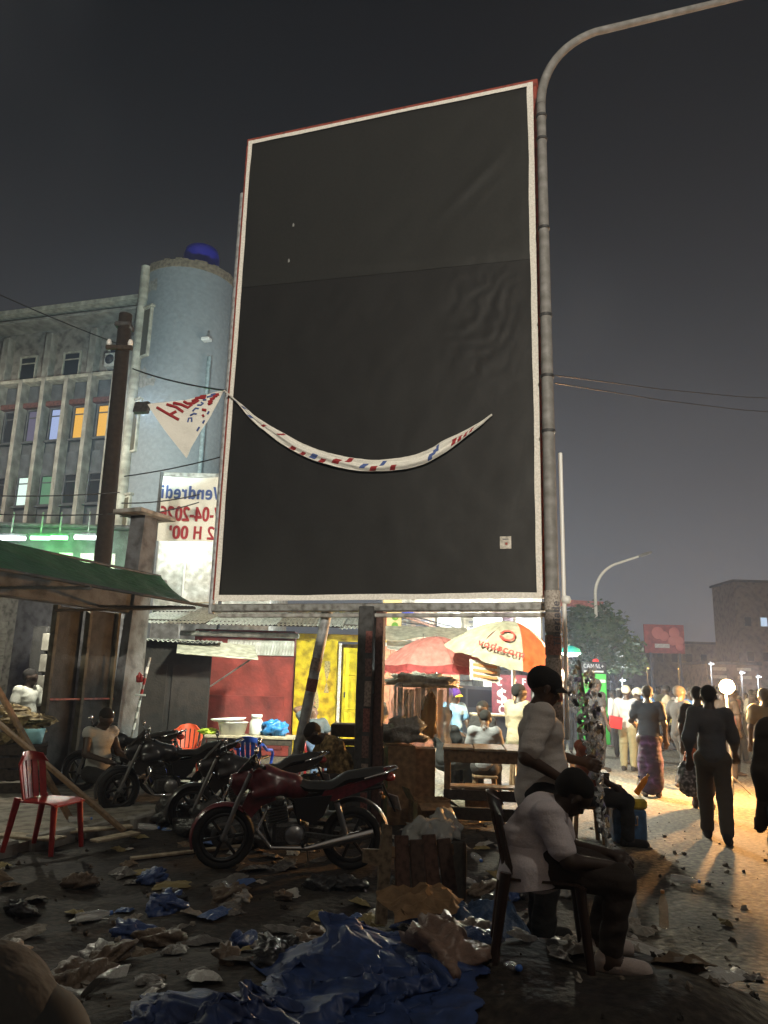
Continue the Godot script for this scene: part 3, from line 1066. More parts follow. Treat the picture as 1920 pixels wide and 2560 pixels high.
	for s in strokes:
		var line := []
		for q in s[1]:
			line.append(tri.call(q[0], q[1]) + nrm * 0.004)
		obj("lettering", tube(line, 0.022 if s[0] == 0 else 0.014, 5), ink_r if s[0] == 0 else ink_b, t)
	# second banner behind: date banner seen from its back, so the writing is mirrored
	var w := thing("cloth_banner", "white date banner with mirrored blue and red writing hung by the white wall", "banner", Vector3(-5.33, 0, -20.4))
	var bn := func(u: float, v: float) -> Vector3:
		return Vector3(lerpf(-0.88, 0.95, u), lerpf(7.14 - 0.05 * (1.0 - u), 5.27, v) - 0.05 * sin(u * PI) * (1.0 - v), sin(u * 7.0 + v * 3.0) * 0.03 + sin(v * 9.0) * 0.012)
	obj("cloth", sheet(bn, 22, 20, 0.005), cloth, w)
	var i := 0
	for L3 in [["Vendredi", 0.50, 6.62, 0.0], ["17-04-2026", 0.62, 6.02, 0.14], ["22 H 00'", 0.52, 5.50, 0.22]]:
		obj("lettering", text_mesh(L3[0], L3[1] * (0.78 if i == 1 else 0.84), 0.05), ink_b if i == 0 else ink_r, w, Transform3D(Basis.from_euler(Vector3(0, PI, 0)) * Basis.from_scale(Vector3(0.78 if i == 1 else 0.92, 1.15, 1)), Vector3(L3[3], L3[2], 0.035)))
		i += 1
	obj("pole", tube([Vector3(-0.93, 0, 0.02), Vector3(-0.86, 7.2, 0.02)], 0.05, 8), mats.dark_steel, w)
	obj("pole", tube([Vector3(1.02, 0, 0.02), Vector3(1.0, 7.25, 0.02)], 0.05, 8), mats.dark_steel, w)

# ---------------------------------------------------------------- street lamps
func lamp_post(label: String, pos: Vector3, turn: float, top: float, reach: float, group := "") -> Node3D:
	var t := thing("street_lamp", label, "street lamp", pos, turn, group)
	var g := mat("post_grey", Color(0.26, 0.255, 0.25), 0.6, "grime", "n_fine", 1.2)
	var p := [Vector3(0, 0, 0), Vector3(0, top * 0.5, 0), Vector3(0, top, 0)]
	var r := [0.084, 0.073, 0.058]
	obj("pole", tube(p, r, 14), g, t)
	var arm := []
	var ar := []
	for k in 13:
		var a := float(k) / 12.0
		var ang := a * 1.12
		arm.append(Vector3((1.0 - cos(ang)) * 1.25 / (1.0 - cos(1.12)) * 0.62, top + sin(ang) * 1.35, 0))
		ar.append(lerpf(0.062, 0.05, a))
	var last: Vector3 = arm[-1]
	arm.append(last + Vector3(reach - last.x, (reach - last.x) * 0.36, 0))
	ar.append(0.042)
	obj("arm", tube(arm, ar, 12), g, t)
	obj("base_plate", box(0.34, 0.03, 0.34, 0.008), mats.steel, t, at(0, 0.02, 0))
	var hd: Vector3 = arm[-1]
	var hm := obj("lamp_head", lathe([Vector2(0, -0.05), Vector2(0.1, -0.05), Vector2(0.13, 0.0), Vector2(0.1, 0.05), Vector2(0, 0.07)], 12, Vector3(2.4, 1, 1)), g, t, at(hd.x + 0.28, hd.y + 0.1, 0, 0, 0, 0.34))
	obj("lens", box(0.4, 0.012, 0.16, 0.004), mat("lens_off", Color(0.5, 0.5, 0.48), 0.2), hm, at(0, -0.056, 0))
	return t

func build_street_lamps():
	var t := lamp_post("grey curved street lamp post standing at the right edge of the billboard", Vector3(1.93, 0, -8.6), 0.05, 9.15, 3.4)
	var pole: Node = t.get_node("pole")
	for k in [8.95, 8.6, 7.3, 6.1, 5.3, 4.6]:
		obj("band", tube([Vector3(0, k, 0), Vector3(0, k + 0.035, 0)], 0.094 - k * 0.0024, 14), mats.dark_steel, pole)
	for k in 6:
		obj("torn_poster", tube([Vector3(0, 1.25 + k * 0.25, 0), Vector3(0, 1.47 + k * 0.25, 0)], 0.0905, 14, false), mat("post_paper_%d" % k, [Color(0.42, 0.36, 0.33), Color(0.30, 0.10, 0.09), Color(0.48, 0.43, 0.40), Color(0.36, 0.2, 0.18), Color(0.46, 0.40, 0.37), Color(0.5, 0.46, 0.42)][k], 0.9, "blotch", "n_crumple", 5.0), pole)
	obj("torn_poster_print", text_mesh("Tiberiade", 0.11, 0.004), mat("print_ink", Color(0.12, 0.12, 0.14)), pole, at(0.02, 2.35, 0.09, 0.15, 0, PI / 2))
	obj("conduit", tube([Vector3(0.13, 1.1, 0.02), Vector3(0.13, 4.35, 0.02)], 0.024, 8), mats.white_plastic, t)
	obj("insulator", lathe([Vector2(0, -0.05), Vector2(0.045, -0.04), Vector2(0.06, 0), Vector2(0.045, 0.04), Vector2(0, 0.05)], 10), mats.white_plastic, t, at(0.15, 2.62, 0.03))
	var fp := lamp_post("far unlit street lamp with bent arm beyond the tree", Vector3(8.3, 0, -29.5), 0.0, 5.2, 1.75)
	for ch in fp.get_children():
		if ch.name in ["pole", "arm"]:
			ch.material_override = mat("pale_post", Color(0.72, 0.70, 0.66), 0.6, "fabric")
	# unseen street lamps out of view, placed to light billboard, tower block and street
	for q in [[Vector3(-3.0, 0, 32.0), 0.4, 2000.0], [Vector3(-21.0, 0, -19.0), 0.1, 180.0], [Vector3(8.2, 0, 0.8), 2.9, 13.0]]:
		var s := lamp_post("unseen street lamp out of view, placed to light part of the scene", q[0], q[1], 8.6, 2.6, "unseen street lamps out of view")
		var hd: Node3D = s.get_node("lamp_head")
		var lens: MeshInstance3D = hd.get_node("lens")
		lens.material_override = glow("lamp_glow", Color(1.0, 0.93, 0.82), 6.0)
		var p := hd.global_position + Vector3(0, -0.16, 0)
		if q[2] > 1000.0:
			# unseen beam from behind the camera, placed to light the billboard
			lamp_spot("unseen_street_light", p, Vector3(0.0, 6.6, -9.5), Color(1.0, 0.96, 0.88), q[2], 14.0, 0.25, 0.6)
		else:
			lamp_spot("unseen_street_light", p, p + Vector3(0, -1, -0.62), Color(1.0, 0.96, 0.88), q[2], 85.0, 0.25, 0.3)  # unseen lamps that light the facade and the street from the front

	# unseen building behind the camera, sized to keep that lamp off the littered ground
	var hb := thing("unseen_rear_building", "unseen plain building behind the camera, placed to shade the littered ground", "building", Vector3(-1.0, 0, 5.2))
	obj("wall", box(17.0, 4.7, 3.0, 0.03), mats.concrete, hb, at(0, 2.35, 0))
	obj("roof_slab", box(17.4, 0.15, 3.4, 0.02), mats.concrete_dark, hb, at(0, 4.78, 0))
	for k in 6:
		var wd := obj("window", box(0.9, 1.1, 0.08, 0.01), mats.pale_wood, hb, at(-6.5 + k * 2.6, 3.3, -1.51))
		obj("pane", box(0.76, 0.96, 0.03, 0.004), mats.glass_dark, wd, at(0, 0, -0.04))
		obj("door", box(1.1, 2.1, 0.06, 0.01), mats.dark_steel, hb, at(-6.5 + k * 2.6, 1.06, -1.51))

# ---------------------------------------------------------------- tower block on the left
func window_at(parent: Node, w: float, h: float, xf: Transform3D, pane_mat: Material, frame_mat: Material, sill := true):
	var st := new_st()
	for s in [-1.0, 1.0]:
		add_box(st, Vector3(s * (w * 0.5 + 0.03), 0, 0.03), Vector3(0.07, h + 0.14, 0.12), 0.008)
		add_box(st, Vector3(0, s * (h * 0.5 + 0.035), 0.03), Vector3(w, 0.07, 0.12), 0.008)
	add_box(st, Vector3(0, h * 0.28, 0.02), Vector3(w, 0.05, 0.05), 0.005)
	var f := obj("window", done(st), frame_mat, parent, xf)
	obj("pane", box(w, h * 0.775, 0.02, 0.002), pane_mat, f, at(0, -h * 0.11, 0.0))
	obj("pane", box(w, h * 0.19, 0.02, 0.002), pane_mat, f, at(0, h * 0.4, 0.0))
	if sill:
		obj("sill", box(w + 0.3, 0.07, 0.22, 0.01), frame_mat, f, at(0, -h * 0.5 - 0.1, 0.06))

func build_tower_block():
	var grey := mat("facade_grey", Color(0.10, 0.108, 0.116), 0.9, "grime", "n_fine", 0.25)
	var pale := mat("facade_pale", Color(0.42, 0.40, 0.35), 0.9, "grime", "n_fine", 0.35)
	var cream := mat("facade_cream", Color(0.58, 0.56, 0.47), 0.85, "grime", "n_fine", 0.5)
	var blue := mat("tower_blue", Color(0.275, 0.305, 0.33), 0.85, "fabric", "n_fine", 0.16)
	var t := thing("apartment_building", "grey apartment block with vertical fins and lit windows", "building", Vector3(-10.7, 0, -30.0), -0.278)
	obj("wall", box(11.5, 14.0, 6.0, 0.02), grey, t, at(-5.35, 7.0, -3.1))
	obj("upper_wall", box(11.0, 3.2, 5.4, 0.02), mat("facade_beige", Color(0.33, 0.30, 0.26), 0.9, "blotch", "n_fine", 0.3), t, at(-5.3, 15.6, -3.6))
	obj("sill_slab", box(11.0, 0.16, 0.55, 0.02), cream, t, at(-5.6, 14.05, 0.12))
	obj("roof_slab", box(11.6, 0.22, 6.6, 0.02), cream, t, at(-5.1, 17.5, -3.0))
	obj("roof_slab", box(11.5, 0.14, 6.4, 0.02), pale, t, at(-5.1, 17.08, -3.05))
	obj("parapet", box(11.0, 0.3, 0.2, 0.02), mats.concrete_dark, t, at(-5.6, 17.8, -0.6))
	for k in 8:
		obj("fin", box(0.2, 11.0, 0.5, 0.015), pale, t, at(-0.62 - k * 1.17, 8.6, 0.2))
	for k in 7:
		for fl in 3:
			obj("spandrel", box(0.95, 1.3, 0.08, 0.01), mat("spandrel", Color(0.10, 0.112, 0.125), 0.9, "grime", "n_fine", 0.4), t, at(-1.2 - k * 1.17, 13.25 - fl * 3.1, -0.05))
		obj("awning_strip", box(0.94, 0.22, 0.3, 0.01), mat("rust_strip", Color(0.12, 0.045, 0.035), 0.9, "blotch"), t, at(-1.2 - k * 1.17, 12.95, 0.1))
	var dark: StandardMaterial3D = mats.glass_dark
	var lit := [glow("window_orange", Color(1.0, 0.74, 0.22), 0.85), glow("window_orange", Color(1, 1, 1), 1), glow("window_blue", Color(0.72, 0.80, 1.0), 0.7), glow("window_violet", Color(0.45, 0.42, 0.55), 0.5), dark, dark, dark]
	var low := [dark, dark, glow("window_green", Color(0.45, 0.75, 0.55), 0.4), glow("window_white", Color(0.9, 1.0, 0.95), 1.1), dark, dark, dark]
	for k in 7:
		var x := -1.2 - k * 1.17
		window_at(t, 0.52, 1.35, at(x + 0.02, 12.05, 0.03), lit[k], grey)
		window_at(t, 0.62, 1.2, at(x, 9.15, 0.03), low[k], grey)
		window_at(t, 0.62, 1.2, at(x, 6.1, 0.03), dark, grey)
		if k % 2 == 0:
			window_at(t, 0.8, 1.3, at(x - 0.3, 15.1, -0.86), dark, cream)
		else:
			obj("pier", box(0.34, 2.6, 0.5, 0.02), pale, t, at(x - 0.25, 15.4, -0.75))
	var ac := obj("air_conditioner", box(0.8, 0.6, 0.4, 0.03), mats.white_paint, t, at(-0.9, 14.7, 0.1))
	obj("fan_grille", lathe([Vector2(0, 0), Vector2(0.2, 0), Vector2(0.22, 0.02), Vector2(0, 0.021)], 14), mats.dark_steel, ac, at(-0.12, 0, 0.202, 0, PI / 2, 0))
	# rounded stair tower
	var cx := 1.9
	var cz := -0.75
	var R := 1.95
	var prof := [Vector2(R, 0), Vector2(R, 18.1)]
	obj("tower_wall", lathe(prof, 40), blue, t, at(cx, 0, cz))
	var rn := FastNoiseLite.new()
	rn.seed = 3
	rn.frequency = 2.0
	var st := new_st()
	for k in 48:
		var a0 := TAU * k / 48.0
		var hgt := 0.36 + rn.get_noise_1d(k * 0.35) * 0.12
		add_box(st, Vector3(cos(a0) * (R - 0.06), 18.1 + hgt * 0.5, sin(a0) * (R - 0.06)), Vector3(0.2, hgt, 0.258), 0.004, Basis(Vector3.UP, -a0))
	obj("broken_rim", done(st), mat("raw_concrete", Color(0.30, 0.25, 0.18), 0.95, "blotch", "n_fine", 0.8), t, at(cx, 0, cz))
	obj("tower_roof", lathe([Vector2(0, 18.0), Vector2(R - 0.02, 18.0)], 24), mats.concrete_dark, t, at(cx, 0, cz))
	for q in [[15.3, 1.93], [11.3, 2.0], [7.4, 2.0]]:
		var a: float = q[1]
		var wx := obj("window", box(0.5, 2.15, 0.2, 0.02), cream, t, Transform3D(Basis(Vector3.UP, PI / 2 - a), Vector3(cx + cos(a) * R, q[0], cz + sin(a) * R)))
		obj("pane", box(0.36, 1.98, 0.02, 0.003), mat("slot_pane", Color(0.10, 0.085, 0.05), 0.25), wx, at(0, 0, 0.102))
		obj("lintel", box(0.66, 0.09, 0.26, 0.01), cream, wx, at(0, 1.12, 0.02))
	# patches of bare render on the tower
	for q in [[13.4, 2.05, 0.55, 0.7], [13.1, 1.8, 0.5, 0.35], [17.4, 1.9, 0.3, 0.5]]:
		var f := func(u: float, v: float) -> Vector3:
			var a: float = q[1] + (u - 0.5) * q[2] * (1.0 - 0.35 * absf(v - 0.5) + 0.25 * rn.get_noise_2d(v * 2.0, q[0]))
			return Vector3(cx + cos(a) * (R + 0.012), q[0] + (v - 0.5) * q[3] * (1.0 + 0.5 * rn.get_noise_2d(u * 2.0, q[0])), cz + sin(a) * (R + 0.012))
		obj("bare_patch", sheet(f, 12, 6, 0.006), mat("raw_render", Color(0.40, 0.39, 0.36), 0.95, "grime", "n_fine", 1.0), t)
	obj("corner_column", tube([Vector3(0.80, 6.8, 1.0), Vector3(0.80, 18.35, 1.0)], 0.2, 14), cream, t)
	obj("corner_column_base", box(0.34, 7.0, 0.34, 0.02), pale, t, at(0.80, 3.5, 0.99))
	obj("down_pipe", tube([Vector3(0.22, 6.0, 0.45), Vector3(0.22, 15.5, 0.45)], 0.17, 10), pale, t)
	var lamp := obj("wall_lamp", box(0.36, 0.14, 0.3, 0.03), mats.white_plastic, t, at(3.75, 14.9, 0.75))
	obj("bracket", box(0.06, 0.4, 0.06, 0.01), mats.steel, lamp, at(0, 0.2, -0.1))
	obj("blue_pipe", tube([Vector3(3.85, 0, 0.6), Vector3(3.85, 14.2, 0.6)], 0.09, 8), mat("pipe_blue", Color(0.3, 0.4, 0.44), 0.7, "grime"), t)
	var tank := thing("water_tank", "blue plastic water tank on top of the rounded tower", "water tank", Vector3(-8.35, 18.02, -30.35))
	obj("tank_body", lathe([Vector2(0, 0), Vector2(0.75, 0), Vector2(0.78, 0.1), Vector2(0.78, 1.75), Vector2(0.7, 2.05), Vector2(0.4, 2.2), Vector2(0, 2.22)], 20), mat("tank_blue", Color(0.03, 0.03, 0.50), 0.45), tank)
	obj("tank_lid", lathe([Vector2(0, 2.2), Vector2(0.28, 2.2), Vector2(0.28, 2.3), Vector2(0, 2.34)], 14), mat("tank_blue", Color(0, 0, 0)), tank)
	# white annexe wall behind the date banner
	var an := thing("white_building", "plain white wall lit by a tube lamp behind the date banner", "building", Vector3(-4.9, 0, -24.0))
	obj("wall", box(3.4, 7.5, 4.0, 0.03), mats.white_paint, an, at(0, 3.75, 0))
	obj("coping", box(3.5, 0.14, 4.1, 0.02), mats.concrete, an, at(0, 7.57, 0))
	obj("rain_pipe", tube([Vector3(-0.85, 0, 2.06), Vector3(-0.85, 5.3, 2.06)], 0.03, 8), mats.white_plastic, an)
	var tl := thing("tube_lamp", "lit fluorescent tube on the white wall behind the date banner", "lamp", Vector3(-5.75, 5.62, -21.86))
	obj("lamp_tube", tube([Vector3(-0.55, 0, 0), Vector3(0.55, 0, 0)], 0.022, 8), glow("tube_white", Color(0.9, 1.0, 0.97), 7.0), tl)
	obj("holder", box(1.2, 0.05, 0.06, 0.01), mats.white_plastic, tl, at(0, 0.05, -0.06))
	lamp_omni("tube_light", Vector3(-5.75, 5.56, -21.68), Color(0.93, 1.0, 0.96), 3.2, 0.3)
	var fl := thing("unseen_floodlight", "unseen flood lamp behind the billboard, placed to light the stalls", "lamp", bb(-0.4, 4.6, -0.62), PI - 0.312)  # hidden from view, placed to light the stalls and their roofs
	obj("housing", box(0.42, 0.3, 0.1, 0.02), mats.dark_steel, fl, at(0, 0, 0, 0, 0.5, 0))
	obj("lamp_glass", box(0.36, 0.24, 0.02, 0.004), glow("flood_glow", Color(0.95, 1.0, 0.94), 6.0), fl, at(0, -0.03, 0.065, 0, 0.5, 0))
	obj("bracket", box(0.05, 0.05, 0.34, 0.008), mats.dark_steel, fl, at(0, 0.05, -0.17))
	lamp_spot("unseen_flood_beam", bb(-0.4, 4.55, -0.80), Vector3(0.1, 0.8, -17.5), Color(0.97, 1.0, 0.90), 100.0, 60.0, 0.2, 0.5)
	# stands in for the unseen lamp that washes the tower front
	var fl2 := thing("unseen_floodlight", "flood lamp put on the utility pole for the unseen light washing the tower", "lamp", Vector3(-4.62, 6.6, -13.6), -0.2)
	obj("housing", box(0.3, 0.24, 0.12, 0.02), mats.dark_steel, fl2, at(0, 0, 0, PI, 0.3, 0))
	obj("lamp_glass", box(0.25, 0.19, 0.02, 0.004), glow("flood_glow2", Color(0.85, 1.0, 0.95), 5.0), fl2, at(0, 0.03, -0.085, PI, 0.3, 0))
	lamp_spot("unseen_tower_beam", Vector3(-4.62, 6.65, -13.85), Vector3(-9.2, 13.0, -29.0), Color(0.88, 1.0, 0.99), 170.0, 24.0, 0.15, 0.5)
	# utility pole
	var up := thing("utility_pole", "dark wooden utility pole with cables in front of the apartment block", "utility pole", Vector3(-5.08, 0, -13.5))
	obj("pole", tube([Vector3(0.1, 0, 0), Vector3(0.06, 4, 0), Vector3(0.0, 8.45, 0)], [0.17, 0.15, 0.125], 12), mat("pole_wood", Color(0.022, 0.017, 0.014), 0.9, "blotch", "n_fine", 1.5), up)
	obj("cross_arm", box(0.5, 0.08, 0.08, 0.01), mats.dark_wood, up, at(0, 7.7, 0.15))
	for s in [-0.2, 0.2]:
		obj("insulator", lathe([Vector2(0, 0), Vector2(0.04, 0), Vector2(0.05, 0.06), Vector2(0.03, 0.12), Vector2(0, 0.13)], 10), mats.white_plastic, up, at(s, 7.74, 0.15))
	obj("clamp", box(0.3, 0.1, 0.3, 0.02), mats.dark_steel, up, at(0, 8.2, 0))

# corrugated sheet lying in local xz plane, ridges along z; x from 0 to w, z from 0 to l
func corrugated(w: float, l: float, pitch := 0.09, amp := 0.014, sd := 1) -> ArrayMesh:
	var fn := FastNoiseLite.new()
	fn.seed = sd
	fn.frequency = 0.7
	var f := func(u: float, v: float) -> Vector3:
		var x := u * w
		return Vector3(x, sin(x / pitch * TAU) * amp + fn.get_noise_2d(x, v * l) * 0.03, v * l)
	return sheet(f, int(w / pitch * 6.0), 5, 0.003)

# ---------------------------------------------------------------- dark shop with the green canopy, left edge
func build_left_shop():
	var dk := mat("shop_dark", Color(0.045, 0.045, 0.043), 0.85, "blotch", "n_fine", 0.6)
	var wall := mat("shop_wall", Color(0.11, 0.115, 0.125), 0.9, "blotch", "n_fine", 0.4)
	var t := thing("corner_shop", "dark shop front with grey corner pillar and open doorway at the left edge", "shop", Vector3(-4.0, 0, -12.6), 1.1625)
	# local: x from 0 (corner pillar) to -4.6 (towards the camera), z 0 front, inside is -z
	obj("pillar", prism(PackedVector2Array([Vector2(-0.32, 0), Vector2(0.12, 0), Vector2(0.2, 4.3), Vector2(-0.12, 4.3)]), 0.3), mat("pillar_grey", Color(0.12, 0.125, 0.135), 0.9, "blotch", "n_fine", 0.5), t, at(0, 0, -0.1))
	obj("lintel", box(4.5, 0.5, 0.24, 0.02), wall, t, at(-2.4, 2.91, -0.12))
	obj("pillar_cap", box(0.9, 0.07, 0.6, 0.01), mats.concrete, t, at(0.05, 4.33, -0.1))
	obj("door_leaf", box(0.62, 2.6, 0.05, 0.006), dk, t, at(-0.66, 1.33, -0.14))
	obj("door_leaf", box(0.6, 2.6, 0.05, 0.006), dk, t, at(-1.3, 1.33, -0.18, 0.12))
	for x in [-0.36, -0.97, -1.62]:
		obj("door_post", box(0.06, 2.62, 0.1, 0.006), mat("door_post", Color(0.09, 0.08, 0.055), 0.8, "blotch"), t, at(x, 1.33, -0.1))
	obj("rail", box(1.3, 0.03, 0.03, 0.004), mats.red_paint, t, at(-0.95, 1.3, -0.08))
	obj("wall", box(1.2, 2.65, 0.2, 0.02), dk, t, at(-4.0, 1.33, -0.12))
	obj("back_wall", box(5.2, 3.15, 0.2, 0.02), mat("shop_inside", Color(0.22, 0.215, 0.19), 0.9, "blotch"), t, at(-2.0, 1.575, -3.2))
	obj("side_wall", box(0.2, 3.15, 3.0, 0.02), mats.concrete_dark, t, at(0.42, 1.575, -1.7))
	obj("side_wall", box(0.2, 3.15, 3.0, 0.02), mats.concrete_dark, t, at(-4.55, 1.575, -1.7))
	obj("roof_slab", box(5.3, 0.12, 3.5, 0.02), mats.concrete_dark, t, at(-2.1, 3.22, -1.65))
	var sh := obj("roller_shutter", box(1.5, 2.5, 0.04, 0.005), mat("shutter", Color(0.26, 0.255, 0.22), 0.6, "grime"), t, at(-0.65, 1.3, -3.05))
	for k in 18:
		obj("slat", box(1.46, 0.105, 0.03, 0.012), mat("shutter", Color(0, 0, 0)), sh, at(0, -1.12 + k * 0.13, 0.03))
	obj("light_strip", box(0.26, 0.9, 0.03, 0.01), glow("violet_lamp", Color(0.22, 0.14, 0.9), 0.55), t, at(-0.3, 1.95, -2.97))
	obj("price_sign", box(0.13, 0.5, 0.03, 0.004), glow("amber_sign", Color(1.0, 0.5, 0.06), 0.7), t, at(-1.08, 2.05, -2.2))
	var shelf := obj("shelf_stack", box(0.3, 2.4, 0.3, 0.01), dk, t, at(-0.62, 1.2, -1.3))
	for k in 6:
		obj("carton", box(0.28, 0.28, 0.2, 0.012), mat("carton_grey", Color(0.33, 0.32, 0.28), 0.8, "grime"), shelf, at(-0.02, -0.7 + k * 0.33, 0.18))
	obj("red_panel", box(0.16, 0.62, 0.03, 0.005), mat("panel_red", Color(0.35, 0.03, 0.03), 0.6), shelf, at(0.2, 0.45, 0.2))
	obj("amber_sign", box(0.14, 0.55, 0.03, 0.005), glow("amber_sign", Color(1, 1, 1), 1), shelf, at(0.2, -0.14, 0.2))
	obj("violet_lamp", lathe([Vector2(0, -0.1), Vector2(0.07, -0.04), Vector2(0.07, 0.04), Vector2(0, 0.1)], 12), glow("violet_lamp2", Color(0.25, 0.1, 1.0), 1.2), shelf, at(0.2, 0.9, 0.2))
	# unseen bulb hidden by the door post, placed to light the shop inside
	var bl := thing("unseen_shop_lamp", "unseen bulb lamp inside the corner shop, placed to light its interior", "lamp", Vector3(-5.05, 2.75, -11.55))
	obj("bulb", lathe([Vector2(0, -0.05), Vector2(0.04, -0.02), Vector2(0.04, 0.02), Vector2(0.015, 0.06), Vector2(0, 0.07)], 10), glow("bulb_white", Color(1.0, 0.97, 0.88), 4.0), bl)
	obj("cord", tube([Vector3(0, 0.07, 0), Vector3(0, 0.4, 0)], 0.006, 5), mats.black_plastic, bl)
	lamp_omni("unseen_shop_light", Vector3(-5.05, 2.75, -11.55), Color(1.0, 0.98, 0.90), 4.2, 0.05)
	# pile of pale bundles in the doorway
	for k in 7:
		var b := obj("bundle", lump(rng.randf_range(0.2, 0.3), rng.randf_range(0.07, 0.12), rng.randf_range(0.16, 0.24), 0.3, 300 + k, 1.4, 9), mat("bundle", Color(0.55, 0.53, 0.45), 0.8, "camo", "n_crumple", 1.6), self, at(-5.05 + rng.randf_range(-0.3, 0.35), 0.75 + (k % 4) * 0.13, -10.95 + rng.randf_range(-0.2, 0.2), rng.randf_range(0, 3)))
		tag(b, "pale wrapped bundle in the heap inside the corner shop doorway", "bundle", "bundles heaped in the shop doorway")
	var cr := thing("crate_stack", "crate under the heap of pale bundles in the shop doorway", "crate", Vector3(-5.05, 0.0, -10.95), 0.4)
	for k in 4:
		obj("slat", box(0.9, 0.13, 0.03, 0.005), mats.dark_wood, cr, at(0, 0.16 + k * 0.16, 0.3))
		obj("slat", box(0.03, 0.13, 0.6, 0.005), mats.dark_wood, cr, at(0.45, 0.16 + k * 0.16, 0))
		obj("slat", box(0.03, 0.13, 0.6, 0.005), mats.dark_wood, cr, at(-0.45, 0.16 + k * 0.16, 0))
	obj("lid", box(0.94, 0.03, 0.64, 0.005), mats.dark_wood, cr, at(0, 0.7, 0))
	var bk := obj("bucket", lathe([Vector2(0, 0), Vector2(0.11, 0), Vector2(0.14, 0.2), Vector2(0.13, 0.2), Vector2(0.1, 0.02), Vector2(0, 0.02)], 14), mat("pale_blue", Color(0.25, 0.5, 0.55), 0.5), self, at(-4.72, 0.72, -10.88))
	tag(bk, "pale blue bucket at the end of the bundle heap", "bucket")
	# leaning timbers at the left edge
	for q in [[Vector3(-4.25, 1.2, -8.6), Vector3(-3.75, 0.88, -8.5), 0.07, "pale plank leaning at the left edge below the bundles"], [Vector3(-4.3, 1.35, -9.0), Vector3(-3.35, 0.1, -8.9), 0.09, "dark timber leaning diagonally at the left edge"]]:
		var d: Vector3 = q[1] - q[0]
		var e: Vector3 = q[0] + d * (q[0].y - 0.11) / (q[0].y - q[1].y)
		var o := obj("plank", bar(q[0] - d * 0.3, e, q[2], 0.04, 0.006), mats.wood)
		tag(o, q[3], "plank")
	# green canopy: a corrugated awning sheet on a tube frame
	var cn := thing("canopy", "sloping green canopy on a dark tube frame over the corner shop", "awning")
	var A := Vector3(-2.72, 2.70, -11.1)
	var B := Vector3(-5.3, 2.74, -5.2)
	var C := Vector3(-3.72, 3.30, -12.7)
	var D := Vector3(-6.6, 3.36, -6.6)
	var cf := func(u: float, v: float) -> Vector3:
		var p := A.lerp(B, u).lerp(C.lerp(D, u), v)
		return p + Vector3(0, sin(u * 70.0) * 0.008 - sin(u * PI * 3.0) * 0.03 * v - 0.06 * sin(v * PI), 0)
	var green := mat("canopy_green", Color(0.020, 0.095, 0.045), 0.7, "grime", "n_cloth", 0.8)
	green.backlight_enabled = true
	green.backlight = Color(0.04, 0.22, 0.10)
	obj("canopy_sheet", sheet(cf, 90, 10, 0.006), green, cn)
	obj("edge_bar", tube([A + Vector3(0.42, -0.04, -0.25), A, B], 0.022, 8), mats.dark_steel, cn)
	obj("edge_bar", tube([A + Vector3(0, -0.05, 0), A + Vector3(-1.9, 0.0, -0.8)], 0.02, 8), mats.dark_steel, cn)
	obj("edge_bar", tube([A + Vector3(-0.8, -0.02, 1.9), A + Vector3(-2.4, 0.03, 1.2)], 0.02, 8), mats.dark_steel, cn)
	obj("edge_bar", tube([A + Vector3(0.02, -0.06, 0.02), A.lerp(B, 0.2) + Vector3(-1.0, -0.25, 0)], 0.018, 8), mats.dark_steel, cn)
	obj("edge_bar", tube([C, D], 0.022, 8), mats.dark_steel, cn)
	# unseen tube lamp past the left edge, placed to light the pavement
	var ul := thing("tube_lamp", "unseen tube lamp under the green canopy, placed to light the pavement", "lamp", Vector3(-4.75, 2.5, -7.7), 0.4)
	obj("lamp_tube", tube([Vector3(-0.5, 0, 0), Vector3(0.5, 0, 0)], 0.02, 8), glow("white_tube", Color(0.95, 1.0, 1.0), 7.0), ul)
	obj("holder", box(1.1, 0.05, 0.06, 0.01), mats.white_plastic, ul, at(0, 0.05, 0))
	obj("hanger", box(0.03, 0.4, 0.03, 0.005), mats.steel, ul, at(0, 0.26, 0))
	lamp_omni("unseen_canopy_light", Vector3(-4.75, 2.42, -7.7), Color(1.0, 0.99, 0.88), 1.5, 0.2)
	# green-lit shopfront behind, with tube lamps
	var sf := thing("corner_shop", "dark shop fascia behind the canopy lit by a row of tube lamps", "shop", Vector3(-8.2, 0, -17.6))
	obj("wall", box(5.2, 5.0, 0.4, 0.02), mat("fascia_dark", Color(0.09, 0.10, 0.10), 0.85, "grime", "n_fine", 0.5), sf, at(0, 2.5, -0.2))
	obj("ledge", box(5.3, 0.08, 0.5, 0.02), mats.concrete_dark, sf, at(0, 5.04, 0.0))
	for k in 3:
		obj("notice", box(0.32, 0.42, 0.01, 0.002), mats.paper, sf, at(0.8 + k * 0.5, 4.22, 0.012, 0, 0, 0.03 * k))
	var specs := [[-8.75, -8.1, Color(0.95, 1.0, 1.0), "white_tube", 7.0], [-7.97, -7.55, Color(0.55, 1.0, 0.62), "green_tube", 5.0], [-7.52, -7.15, Color(0.55, 1.0, 0.62), "green_tube", 5.0], [-6.98, -6.4, Color(0.95, 1.0, 1.0), "white_tube", 7.0]]
	var words := ["leftmost white", "left green", "right green", "rightmost white"]
